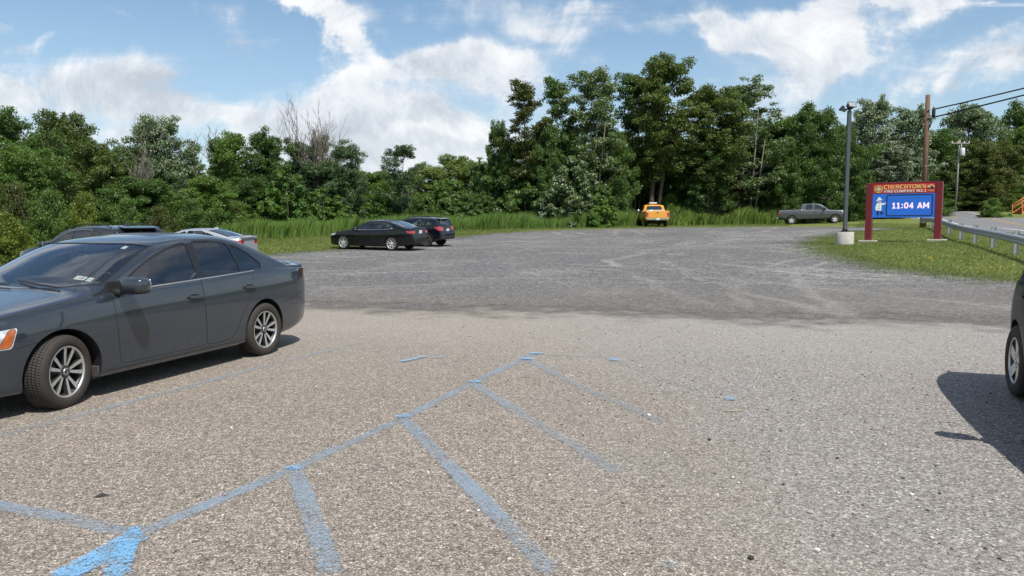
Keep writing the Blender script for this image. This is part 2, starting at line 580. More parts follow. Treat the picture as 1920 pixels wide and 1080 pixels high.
def sheet(name, poly, cell, dz, mat_, spread=1.0, label=None):
    """a ground layer following the terrain, with its distance from the edge stored per vertex"""
    p = np.asarray(poly, float)
    x0, y0 = p.min(0) - spread - cell
    x1, y1 = p.max(0) + spread + cell
    xs = np.arange(x0, x1 + cell, cell); ys = np.arange(y0, y1 + cell, cell)
    X, Y = np.meshgrid(xs, ys)
    D = poly_sd(X, Y, p)
    Z = gz(X, Y) + dz
    nx, ny = len(xs), len(ys)
    keep = np.maximum.reduce([D[:-1, :-1], D[1:, :-1], D[:-1, 1:], D[1:, 1:]]) > -spread
    ii = np.arange(nx * ny).reshape(ny, nx)
    q = np.stack([ii[:-1, :-1], ii[:-1, 1:], ii[1:, 1:], ii[1:, :-1]], -1)[keep]
    used, inv = np.unique(q, return_inverse=True)
    q = inv.reshape(q.shape)
    co = np.stack([X.ravel(), Y.ravel(), Z.ravel()], -1)[used]
    o = mesh_obj(name, co.tolist(), q.tolist(), mat_, smooth=True)
    at_ = o.data.attributes.new('edge', 'FLOAT', 'POINT')
    at_.data.foreach_set('value', D.ravel()[used].astype(np.float32))
    tag(o, label, kind='structure')
    return o


def alpha_by_edge(n_, shader, oc, scale=1.5, amp=.6, lo=-.05, hi=.12):
    e = n_.node('ShaderNodeAttribute', {'attribute_name': 'edge'}).outputs['Fac']
    nz = n_.noise(oc, scale, 6, .65)
    a = n_.step(n_.m('ADD', e, n_.m('MULTIPLY', n_.m('SUBTRACT', nz, .5), amp * 2)), lo, hi)
    tr = n_.node('ShaderNodeBsdfTransparent')
    return n_.node('ShaderNodeMixShader', None, Fac=a, i1=tr.outputs[0], i2=shader).outputs[0]


def chips(n_, oc, scale, stops):
    """colour of the stones showing in the surface"""
    vo = n_.node('ShaderNodeTexVoronoi', {'feature': 'F1'}, Vector=oc, Scale=scale, Randomness=1.0)
    rnd = n_.node('ShaderNodeSeparateColor', None, Color=vo.outputs['Color']).outputs[0]
    return n_.ramp(rnd, stops), vo.outputs['Distance']


def asphalt_mat():
    def b(n_):
        oc = n_.node('ShaderNodeNewGeometry').outputs['Position']
        wz_ = n_.node('ShaderNodeTexNoise', None, Vector=oc, Scale=60.0, Detail=2.0).outputs['Color']
        wc = n_.node('ShaderNodeVectorMath', {'operation': 'MULTIPLY_ADD'}, i0=wz_, i1=(.006, .006, .006), i2=oc).outputs[0]
        c1, d1 = chips(n_, wc, 135.0, [(0, (.075, .066, .060)), (.2, (.16, .145, .128)), (.45, (.245, .222, .196)), (.68, (.34, .305, .262)), (.82, (.40, .34, .265)), (.92, (.58, .55, .51)), (1, (.70, .68, .65))])
        c2, d2 = chips(n_, wc, 80.0, [(0, (.13, .12, .11)), (.45, (.27, .247, .218)), (.75, (.37, .345, .31)), (.92, (.66, .64, .61))])
        big = n_.step(n_.noise(oc, 21, 3, .6), .50, .62)
        c = n_.mix(n_.m('MULTIPLY', big, .42), c1, c2)
        # binder between stones
        gap = n_.step(d1, .42, .75)
        c = n_.mix(n_.m('MULTIPLY', gap, .5), c, (.085, .077, .070))
        # coarse grain that still shows further off
        sg = n_.noise(oc, 26, 6, .8)
        c = n_.node('ShaderNodeVectorMath', {'operation': 'SCALE'}, i0=c, Scale=n_.m('ADD', .52, n_.m('MULTIPLY', n_.step(sg, .22, .78), .92))).outputs[0]
        c = n_.mix(1.0, c, (.865, .82, .775), 'MULTIPLY')
        # wide tonal patches: worn wheel paths, dust, darker damp-looking stains
        lg = n_.noise(oc, .35, 5, .6)
        md = n_.noise(oc, 1.6, 5, .6)
        k = n_.m('ADD', .74, n_.m('ADD', n_.m('MULTIPLY', lg, .30), n_.m('MULTIPLY', md, .22)))
        c = n_.node('ShaderNodeVectorMath', {'operation': 'SCALE'}, i0=c, Scale=k).outputs[0]
        sp = n_.node('ShaderNodeSeparateXYZ', None, Vector=oc)
        # grey stones spilled over the right part, brown binder and old drips elsewhere
        spill = n_.m('MULTIPLY', n_.step(n_.m('ADD', sp.outputs[0], n_.m('MULTIPLY', n_.m('SUBTRACT', n_.noise(oc, .6, 5, .65), .5), 5.0)), -.2, 2.6), .55)
        gsc, gd = chips(n_, oc, 75.0, [(0, (.05, .05, .05)), (.35, (.15, .147, .143)), (.65, (.24, .235, .228)), (.9, (.36, .35, .34)), (1, (.66, .65, .63))])
        c = n_.mix(spill, c, gsc)
        drip = n_.step(n_.noise(oc, 1.1, 5, .7, .6), .60, .72)
        c = n_.mix(n_.m('MULTIPLY', drip, .22), c, (.10, .088, .076))
        # paler dusty band along the gravel edge
        yy = n_.m('ADD', sp.outputs[1], n_.m('MULTIPLY', n_.m('SUBTRACT', lg, .5), 3.0))
        far = n_.step(yy, 6.5, 11.5)
        c = n_.mix(n_.m('MULTIPLY', far, .30), c, (.34, .315, .285))
        fl = n_.node('ShaderNodeTexVoronoi', {'feature': 'F1'}, Vector=oc, Scale=7.0)
        spot = n_.m('MULTIPLY', n_.m('SUBTRACT', 1.0, n_.step(fl.outputs['Distance'], .03, .07)), n_.step(n_.node('ShaderNodeSeparateColor', None, Color=fl.outputs['Color']).outputs[1], .93, .95))
        c = n_.mix(n_.m('MULTIPLY', spot, .8), c, (.03, .028, .026))
        h = n_.m('SUBTRACT', n_.m('MULTIPLY', n_.m('SUBTRACT', 1.0, d1), .7), n_.m('MULTIPLY', d2, .25))
        bp = n_.node('ShaderNodeBump', None, Height=h, Strength=.6, Distance=.006)
        p = principled(n_, Base_Color=c, Roughness=.88, Normal=bp.outputs[0], Specular_IOR_Level=.35)
        return alpha_by_edge(n_, p.outputs[0], oc, 1.2, .5)
    return mat('asphalt', b)


def gravel_mat():
    def b(n_):
        oc = n_.node('ShaderNodeNewGeometry').outputs['Position']
        c1, d1 = chips(n_, oc, 40.0, [(0, (.03, .032, .036)), (.3, (.09, .094, .10)), (.6, (.165, .17, .178)), (.84, (.28, .28, .285)), (1, (.60, .59, .57))])
        fine = n_.noise(oc, 9.0, 6, .7)
        c = n_.mix(.25, c1, n_.ramp(fine, [(.3, (.08, .083, .09)), (.7, (.22, .22, .225))]))
        # tyre tracks: pale arcs of crushed dust around the turning circles
        sp = n_.node('ShaderNodeSeparateXYZ', None, Vector=oc)
        wob = n_.node('ShaderNodeTexNoise', None, Vector=oc, Scale=.10, Detail=3.0)
        ws = n_.node('ShaderNodeSeparateColor', None, Color=wob.outputs['Color'])
        X = n_.m('ADD', sp.outputs[0], n_.m('MULTIPLY', n_.m('SUBTRACT', ws.outputs[0], .5), 5.0))
        Y = n_.m('ADD', sp.outputs[1], n_.m('MULTIPLY', n_.m('SUBTRACT', ws.outputs[1], .5), 5.0))
        tr = None
        for (cx, cy, r0, wd, sep_, a) in [(22, 58, 19, .16, 1.5, 1.0), (5, 70, 27, .14, 1.5, .9), (40, 20, 36, .15, 1.6, 1.0), (22, 30, 15, .16, 1.55, .9), (2, 62, 18, .2, 1.6, 1.0), (-14, 8, 24, .16, 1.5, .8), (30, 62, 22, .2, 1.6, .9),
                                          (4, -18, 38, .14, 1.5, .8), (-30, 20, 44, .14, 1.5, .9), (-20, 62, 30, .18, 1.6, .7), (26, 12, 21, .16, 1.6, .8), (-4, -30, 54, .14, 1.5, .8), (14, 66, 30, .2, 1.6, .8)]:
            ddx = n_.m('SUBTRACT', X, cx); ddy = n_.m('SUBTRACT', Y, cy)
            rr = n_.m('SQRT', n_.m('ADD', n_.m('MULTIPLY', ddx, ddx), n_.m('MULTIPLY', ddy, ddy)))
            e = n_.m('ABSOLUTE', n_.m('SUBTRACT', n_.m('ABSOLUTE', n_.m('SUBTRACT', rr, r0)), sep_ / 2))
            t = n_.m('MULTIPLY', n_.m('SUBTRACT', 1.0, n_.step(e, wd * .4, wd * 1.7)), a)
            tr = t if tr is None else n_.m('MAXIMUM', tr, t)
        brk = n_.step(n_.noise(oc, .22, 5, .6, .5), .36, .60)
        grn = n_.step(n_.noise(oc, 5.0, 5, .7), .25, .62)
        trk = n_.m('MULTIPLY', n_.m('MULTIPLY', tr, brk), n_.m('MULTIPLY', grn, .62))
        patch = n_.m('MULTIPLY', n_.step(n_.noise(oc, .35, 6, .65, .6), .50, .70), .46)
        pale = n_.m('MAXIMUM', trk, n_.m('MULTIPLY', patch, grn))
        c = n_.mix(pale, c, (.46, .445, .42))
        sand = n_.m('MULTIPLY', n_.step(n_.noise(n_.node('ShaderNodeMapping', None, Vector=oc, Scale=(.5, 1.4, 1)).outputs[0], .9, 4, .6), .71, .80), .42)
        c = n_.mix(sand, c, (.40, .345, .29))
        gg = n_.noise(oc, 6.0, 6, .82)
        c = n_.node('ShaderNodeVectorMath', {'operation': 'SCALE'}, i0=c, Scale=n_.m('ADD', .25, n_.m('MULTIPLY', n_.step(gg, .22, .78), 1.5))).outputs[0]
        # brownish mixing of dirt next to the asphalt
        yy = n_.m('ADD', sp.outputs[1], n_.m('MULTIPLY', n_.m('SUBTRACT', n_.noise(oc, .4, 5, .65), .5), 6.0))
        near = n_.m('SUBTRACT', 1.0, n_.step(yy, 14.0, 22.0))
        c = n_.mix(n_.m('MULTIPLY', near, .45), c, (.20, .185, .168))
        k = n_.m('ADD', .52, n_.m('MULTIPLY', n_.noise(oc, .16, 5, .6), .42))
        c = n_.node('ShaderNodeVectorMath', {'operation': 'SCALE'}, i0=c, Scale=k).outputs[0]
        c = n_.mix(1.0, c, (1.02, .995, .955), 'MULTIPLY')
        h = n_.m('ADD', n_.m('SUBTRACT', 1.0, d1), n_.m('MULTIPLY', fine, 1.5))
        bp = n_.node('ShaderNodeBump', None, Height=h, Strength=.7, Distance=.015)
        p = principled(n_, Base_Color=c, Roughness=.92, Normal=bp.outputs[0], Specular_IOR_Level=.25)
        return alpha_by_edge(n_, p.outputs[0], oc, 1.3, 2.2, -1.0, 1.5)
    return mat('gravel', b)


def grass_mat():
    def b(n_):
        oc = n_.node('ShaderNodeNewGeometry').outputs['Position']
        a = n_.noise(oc, .8, 6, .65)
        f = n_.noise(oc, 26, 4, .7)
        t = n_.m('ADD', n_.m('MULTIPLY', a, .6), n_.m('MULTIPLY', f, .5))
        c = n_.ramp(t, [(.32, (.055, .080, .018)), (.5, (.115, .145, .032)), (.66, (.175, .19, .055)), (.82, (.26, .235, .10))])
        bp = n_.node('ShaderNodeBump', None, Height=f, Strength=.8, Distance=.05)
        return principled(n_, Base_Color=c, Roughness=.9, Normal=bp.outputs[0], Specular_IOR_Level=.2).outputs[0]
    return mat('grass_ground', b)


def road_mat():
    def b(n_):
        oc = n_.node('ShaderNodeNewGeometry').outputs['Position']
        c1, d1 = chips(n_, oc, 60.0, [(0, (.10, .10, .102)), (.5, (.15, .15, .15)), (1, (.22, .215, .21))])
        k = n_.m('ADD', .85, n_.m('MULTIPLY', n_.noise(oc, .5, 5, .6), .3))
        c = n_.node('ShaderNodeVectorMath', {'operation': 'SCALE'}, i0=c1, Scale=k).outputs[0]
        p = principled(n_, Base_Color=c, Roughness=.85, Specular_IOR_Level=.4)
        return alpha_by_edge(n_, p.outputs[0], oc, 3, .12, -.03, .03)
    return mat('road_asphalt', b)


def paint_mat(name, col, keep=.5, grain=92.0, wear=2.2, top=.85, fade=0.0):
    """road paint worn off the stone tops"""
    def b(n_):
        oc = n_.node('ShaderNodeNewGeometry').outputs['Position']
        vo = n_.node('ShaderNodeTexVoronoi', {'feature': 'F1'}, Vector=oc, Scale=grain)
        r_ = n_.node('ShaderNodeSeparateColor', None, Color=vo.outputs['Color']).outputs[1]
        nz = n_.noise(oc, wear, 5, .65)
        fz = n_.noise(oc, 34, 3, .7)
        e = n_.node('ShaderNodeAttribute', {'attribute_name': 'edge'}).outputs['Fac']
        v = n_.m('ADD', n_.m('ADD', n_.m('MULTIPLY', r_, .5), n_.m('MULTIPLY', nz, 1.1)), n_.m('MULTIPLY', fz, .5))
        v = n_.m('ADD', v, n_.m('MULTIPLY', n_.m('SUBTRACT', n_.m('MINIMUM', e, .022), .020), 13.0))
        if fade:                                          # traffic has worn the paint off towards the right
            v = n_.m('SUBTRACT', v, n_.m('MULTIPLY', n_.step(n_.node('ShaderNodeSeparateXYZ', None, Vector=oc).outputs[0], -.3, 2.4), fade))
        a = n_.m('MULTIPLY', n_.step(v, 1.45 - keep, 1.95 - keep), top)
        c = n_.mix(n_.m('MULTIPLY', r_, .4), col, tuple(x * .62 for x in col))
        p = principled(n_, Base_Color=c, Roughness=.8, Specular_IOR_Level=.3)
        tr = n_.node('ShaderNodeBsdfTransparent')
        return n_.node('ShaderNodeMixShader', None, Fac=a, i1=tr.outputs[0], i2=p.outputs[0]).outputs[0]
    return mat(name, b)


# base ground: one sheet out to the horizon
def base_ground():
    ax = lambda lo, hi, fine, far: np.unique(np.r_[np.linspace(-far, lo, 14), np.arange(lo, hi, fine), np.linspace(hi, far, 14)])
    xs = ax(-60, 85, 1.0, 1400); ys = ax(-16, 118, 1.0, 1500)
    X, Y = np.meshgrid(xs, ys)
    Z = gz(X, Y)
    for pl_, d0, d1 in ((ROADP, .25, .9), (gravel_poly, 2.6, 4.0), (asphalt_poly, 1.0, 2.0)):   # the soil lies deeper under the paving
        Z = Z - .14 * np.clip((poly_sd(X, Y, pl_) - d0) / (d1 - d0), 0, 1)
    nx = len(xs)
    ii = np.arange(X.size).reshape(X.shape)
    q = np.stack([ii[:-1, :-1], ii[:-1, 1:], ii[1:, 1:], ii[1:, :-1]], -1).reshape(-1, 4)
    o = mesh_obj('grass_ground', np.stack([X.ravel(), Y.ravel(), Z.ravel()], -1).tolist(), q.tolist(), grass_mat(), smooth=True)
    tag(o, 'mown green grass ground around the car park and under the trees', kind='structure')


P2 = lambda lst: [tuple(at(*p)[:2]) for p in lst]
edge_near = P2([(550, 574), (700, 582), (850, 586), (1000, 585), (1150, 590), (1300, 597), (1500, 604), (1700, 606), (1885, 612)])
asphalt_poly = [(-26, -9), (13.5, -9), (13.2, 12), (12.0, 14.3)] + [(x, y + 1.2) for x, y in reversed(edge_near)] + [(-8, 15.6), (-15, 15.5), (-26, 14)]
far_edge = P2([(600, 471), (740, 458), (845, 446), (900, 439), (1000, 433.5), (1100, 431), (1190, 428.5), (1260, 426.6), (1480, 425.4), (1590, 426), (1690, 428)])
island = P2([(1690, 431), (1600, 433.5), (1560, 442), (1528, 455), (1545, 468), (1575, 481), (1610, 490), (1680, 504), (1780, 516), (1880, 525), (1920, 529)])
gravel_poly = edge_near + [(13.2, 12.4), (13.6, 17.5)] + island[::-1] + far_edge[::-1] + P2([(520, 476), (440, 483)]) + [(-14.5, 25), (-17, 17), (-15, 14.4), (-8, 14.4)]
ROAD = np.array([(21.8, 8), (24.3, 20), (28.6, 35), (35.6, 53), (42.8, 70), (49.5, 84), (54, 96), (55, 110), (52, 128)], float)


def lerp_line(pts, n):
    pts = np.asarray(pts, float)
    d = np.r_[0, np.cumsum(np.hypot(*np.diff(pts, axis=0).T))]
    s = np.linspace(0, d[-1], n)
    return np.stack([np.interp(s, d, pts[:, 0]), np.interp(s, d, pts[:, 1])], -1)


def offset(line, d):
    t = np.gradient(line, axis=0)
    t /= np.hypot(t[:, 0], t[:, 1])[:, None]
    return line + np.stack([t[:, 1], -t[:, 0]], -1) * d


ROADC = lerp_line(ROAD, 90)
for _ in range(6): ROADC[1:-1] = (ROADC[:-2] + 2 * ROADC[1:-1] + ROADC[2:]) / 4
ROADP = np.r_[offset(ROADC, 4.4), offset(ROADC, -4.4)[::-1]]
base_ground()
sheet('asphalt_pavement', asphalt_poly, .4, .010, asphalt_mat(), .6, 'worn tan asphalt with stone chips in front of the camera')
sheet('gravel_lot', gravel_poly, .45, .020, gravel_mat(), 2.4, 'grey gravel lot crossed by pale tyre tracks')

# the road on the right
sheet('road', ROADP, .5, .022, road_mat(), .3, 'two lane asphalt road running uphill past the sign')


def strip(name, line, wd, mat_, dz, label, step=.35, jag=0):
    """a painted line laid on the ground"""
    L = np.asarray(line, float)
    ln = np.hypot(*np.diff(L, axis=0).T).sum()
    L = lerp_line(L, max(3, int(ln / step)))
    nw = 4
    offs = np.linspace(-wd / 2, wd / 2, nw + 1)
    rows = [offset(L, o_) for o_ in offs]
    co, ed = [], []
    for i in range(len(L)):
        for k, r_ in enumerate(rows):
            x, y = r_[i]
            co.append((x, y, g1(x, y) + dz))
            ed.append(min(wd / 2 - abs(offs[k]), (min(i, len(L) - 1 - i)) * step))
    f = [(i * (nw + 1) + k, (i + 1) * (nw + 1) + k, (i + 1) * (nw + 1) + k + 1, i * (nw + 1) + k + 1) for i in range(len(L) - 1) for k in range(nw)]
    o = mesh_obj(name, co, f, mat_)
    if o.data.polygons[0].normal.z < 0: o.data.flip_normals()
    a = o.data.attributes.new('edge', 'FLOAT', 'POINT')
    a.data.foreach_set('value', np.asarray(ed, np.float32))
    return tag(o, label, kind='structure')


white_paint = paint_mat('white_road_paint', (.72, .72, .70), .75)
yellow_paint = paint_mat('yellow_road_paint', (.62, .40, .08), .75)
strip('road_edge_line', offset(ROADC, -3.45), .18, white_paint, .032, 'white edge line on the near side of the road', 1.0)
strip('road_edge_line', offset(ROADC, 3.45), .18, white_paint, .032, 'white edge line on the far side of the road', 1.0)
strip('road_centre_line', offset(ROADC, .14), .12, yellow_paint, .032, 'yellow centre line of the road', 1.0)
strip('road_centre_line', offset(ROADC, -.14), .12, yellow_paint, .032, 'yellow centre line of the road', 1.0)

# faded blue parking lines
blue_a = paint_mat('worn_blue_paint', (.28, .37, .46), .68, 130, 1.6, .62, .45)
blue_b = paint_mat('faded_blue_paint', (.29, .36, .42), .70, 130, 1.0, .50, .30)
blue_c = paint_mat('fresh_blue_paint', (.19, .42, .66), .68, 130, 7.0, .84)
Z1, Z2 = .0135, .0195
strip('parking_line', P2([(60, 1118), (265, 1003), (550, 882), (755, 787), (885, 721), (985, 673), (1003, 664)]), .115, blue_a, Z1, 'long worn blue line the short blue lines branch from', .12)
strip('parking_line', P2([(-60, 836), (0, 819), (200, 768), (420, 709), (560, 673), (678, 644)]), .10, blue_b, Z1, 'faint grey blue line beside the grey sedan', .15)
strip('parking_line', P2([(-40, 944), (120, 975), (245, 1004)]), .115, blue_a, Z1, 'worn blue line at the lower left joining the long line', .12)
strip('parking_line', P2([(553, 884), (585, 975), (625, 1085)]), .125, blue_a, Z1 + .003, 'steep worn blue line branching off at the lower middle', .12)
strip('parking_line', P2([(757, 788), (880, 915), (960, 1000), (1040, 1085)]), .125, blue_a, Z1 + .003, 'longest slanting blue branch line fading towards the camera', .12)
strip('parking_line', P2([(886, 721), (1000, 793), (1165, 893)]), .12, blue_b, Z1 + .003, 'faded slanting blue branch line, fourth from the grey sedan', .12)
strip('parking_line', P2([(985, 674), (1100, 733), (1245, 795)]), .12, blue_b, Z1 + .003, 'faded blue branch line ending at the white pebble', .12)
strip('parking_line', P2([(1143, 676), (1220, 704), (1315, 736)]), .12, blue_b, Z1 + .003, 'shortest faded blue branch line farthest from the camera', .12)
strip('parking_line', P2([(992, 665), (1150, 673), (1330, 687)]), .09, blue_b, Z1 + .006, 'faint blue line across the far end of the hatching', .12)
PZ = Z2 + .001
for pl, wd, lb in [([(236, 1006), (268, 1000)], .15, 'bright blue patch where the lower left line joins'), ([(110, 1092), (180, 1056), (225, 1028), (262, 1008)], .17, 'bright blue patch at the bottom left corner'), ([(219, 1095), (226, 1050), (236, 1022)], .13, 'bright blue stub running to the bottom edge from the left patch'),
                   ([(534, 886), (566, 880)], .12, 'bright blue patch at the top of the steep branch'), ([(742, 786), (772, 783)], .13, 'bright blue patch at the top of the longest branch'),
                   ([(876, 721), (902, 718)], .13, 'bright blue patch at the top of the fourth branch'), ([(974, 676), (1000, 676)], .12, 'bright blue patch at the far corner of the long line'),
                   ([(990, 666), (1022, 665)], .09, 'bright blue patch on the far cross line'), ([(1140, 677), (1168, 679)], .11, 'bright blue patch at the top of the shortest branch'),
                   ([(746, 683), (775, 677), (800, 671)], .09, 'stray bright blue stroke on the pale asphalt'), ([(806, 674), (832, 672)], .05, 'small faint blue stroke beside the stray stroke'),
                   ([(1358, 753), (1378, 751)], .13, 'lone bright blue dab right of the hatching')]:
    PZ += .0007
    strip('paint_patch', P2(pl), wd, blue_c, PZ, lb, .05)
strip('paint_patch', P2([(1372, 741), (1392, 722), (1398, 714)]), .14, blue_b, Z2 + .001, 'faded blue dab above the lone bright dab', .08)
strip('paint_patch', P2([(1226, 1066), (1280, 1064)]), .12, blue_b, Z2 + .001, 'faded blue dab at the bottom edge', .08)
strip('lot_line', P2([(1478, 472), (1515, 467), (1552, 462)]), .16, paint_mat('lot_white_paint', (.62, .60, .56), .6), .034, 'short pale line on the gravel near the grass island', .3)
strip('lane_edge', P2([(1585, 430.5), (1640, 429.4), (1702, 428.2)]), .45, paint_mat('lane_edge_paint', (.55, .53, .49), .9), .036, 'pale strip along the lane behind the sign', .4)
# ------------------------------------------------------------ vehicles
def pchip(xs, ys, x):
    xs = np.asarray(xs, float); ys = np.asarray(ys, float); x = np.asarray(x, float)
    if xs[0] > xs[-1]: xs, ys = xs[::-1], ys[::-1]
    h = np.diff(xs); dl = np.diff(ys) / h
    m_ = np.zeros(len(xs))
    m_[0], m_[-1] = dl[0], dl[-1]
    for i in range(1, len(xs) - 1):
        if dl[i - 1] * dl[i] > 0:
            w1, w2 = 2 * h[i] + h[i - 1], h[i] + 2 * h[i - 1]
            m_[i] = (w1 + w2) / (w1 / dl[i - 1] + w2 / dl[i])
    x = np.clip(x, xs[0], xs[-1])
    i = np.clip(np.searchsorted(xs, x) - 1, 0, len(h) - 1)
    t = (x - xs[i]) / h[i]
    return ((2 * t**3 - 3 * t**2 + 1) * ys[i] + (t**3 - 2 * t**2 + t) * h[i] * m_[i] + (-2 * t**3 + 3 * t**2) * ys[i + 1] + (t**3 - t**2) * h[i] * m_[i + 1])


def crom(P_, subs):
    """Catmull-Rom through P_ with given subdivisions per segment"""
    P_ = np.asarray(P_, float)
    out = [P_[0]]
    n = len(P_)
    for i in range(n - 1):
        p0 = P_[i - 1] if i else 2 * P_[0] - P_[1]
        p1, p2 = P_[i], P_[i + 1]
        p3 = P_[i + 2] if i + 2 < n else 2 * P_[-1] - P_[-2]
        t01 = max(np.linalg.norm(p1 - p0), 1e-6) ** .5; t12 = max(np.linalg.norm(p2 - p1), 1e-6) ** .5; t23 = max(np.linalg.norm(p3 - p2), 1e-6) ** .5
        m1 = (p2 - p1 + t12 * ((p1 - p0) / t01 - (p2 - p0) / (t01 + t12)))
        m2 = (p2 - p1 + t12 * ((p3 - p2) / t23 - (p3 - p1) / (t12 + t23)))
        for k in range(1, subs[i] + 1):
            t = k / subs[i]
            out.append((2 * t**3 - 3 * t**2 + 1) * p1 + (t**3 - 2 * t**2 + t) * m1 + (-2 * t**3 + 3 * t**2) * p2 + (t**3 - t**2) * m2)
    return np.array(out)


def round_poly(pts, r=.05, n=4):
    out = []
    m_ = len(pts)
    for i in range(m_):
        p = np.asarray(pts[i][:2], float)
        rr = pts[i][2] if len(pts[i]) > 2 else r
        a = np.asarray(pts[i - 1][:2], float) - p
        b = np.asarray(pts[(i + 1) % m_][:2], float) - p
        la, lb = np.linalg.norm(a), np.linalg.norm(b)
        rr = min(rr, la * .45, lb * .45)
        if rr < 1e-4:
            out.append(p); continue
        s_, e_ = p + a / la * rr, p + b / lb * rr
        for k in range(n + 1):
            t = k / n
            out.append((1 - t)**2 * s_ + 2 * t * (1 - t) * p + t * t * e_)
    return np.array(out)


def off_poly(poly, d):
    """offset a closed polygon inwards by d (outwards when negative)"""
    poly = np.asarray(poly, float)
    area = .5 * np.sum(poly[:, 0] * np.roll(poly[:, 1], -1) - np.roll(poly[:, 0], -1) * poly[:, 1])
    s_ = 1 if area > 0 else -1
    out = []
    n = len(poly)
    for i in range(n):
        a, p, b = poly[i - 1], poly[i], poly[(i + 1) % n]
        e1, e2 = p - a, b - p
        e1 = e1 / max(np.linalg.norm(e1), 1e-9); e2 = e2 / max(np.linalg.norm(e2), 1e-9)
        n1 = np.array([-e1[1], e1[0]]) * s_; n2 = np.array([-e2[1], e2[0]]) * s_
        k = n1 + n2
        k = k / max(1 + n1 @ n2, .35)
        out.append(p + k * d)
    return np.array(out)


def inside(poly, x, y):
    c = False
    n = len(poly)
    j = n - 1
    for i in range(n):
        if (poly[i][1] > y) != (poly[j][1] > y) and x < (poly[j][0] - poly[i][0]) * (y - poly[i][1]) / (poly[j][1] - poly[i][1]) + poly[i][0]: c = not c
        j = i
    return c


REG = ['body', 'gap', 'trim', 'glass', 'chrome', 'liner', 'lamp', 'lamp2', 'dark', 'plastic']


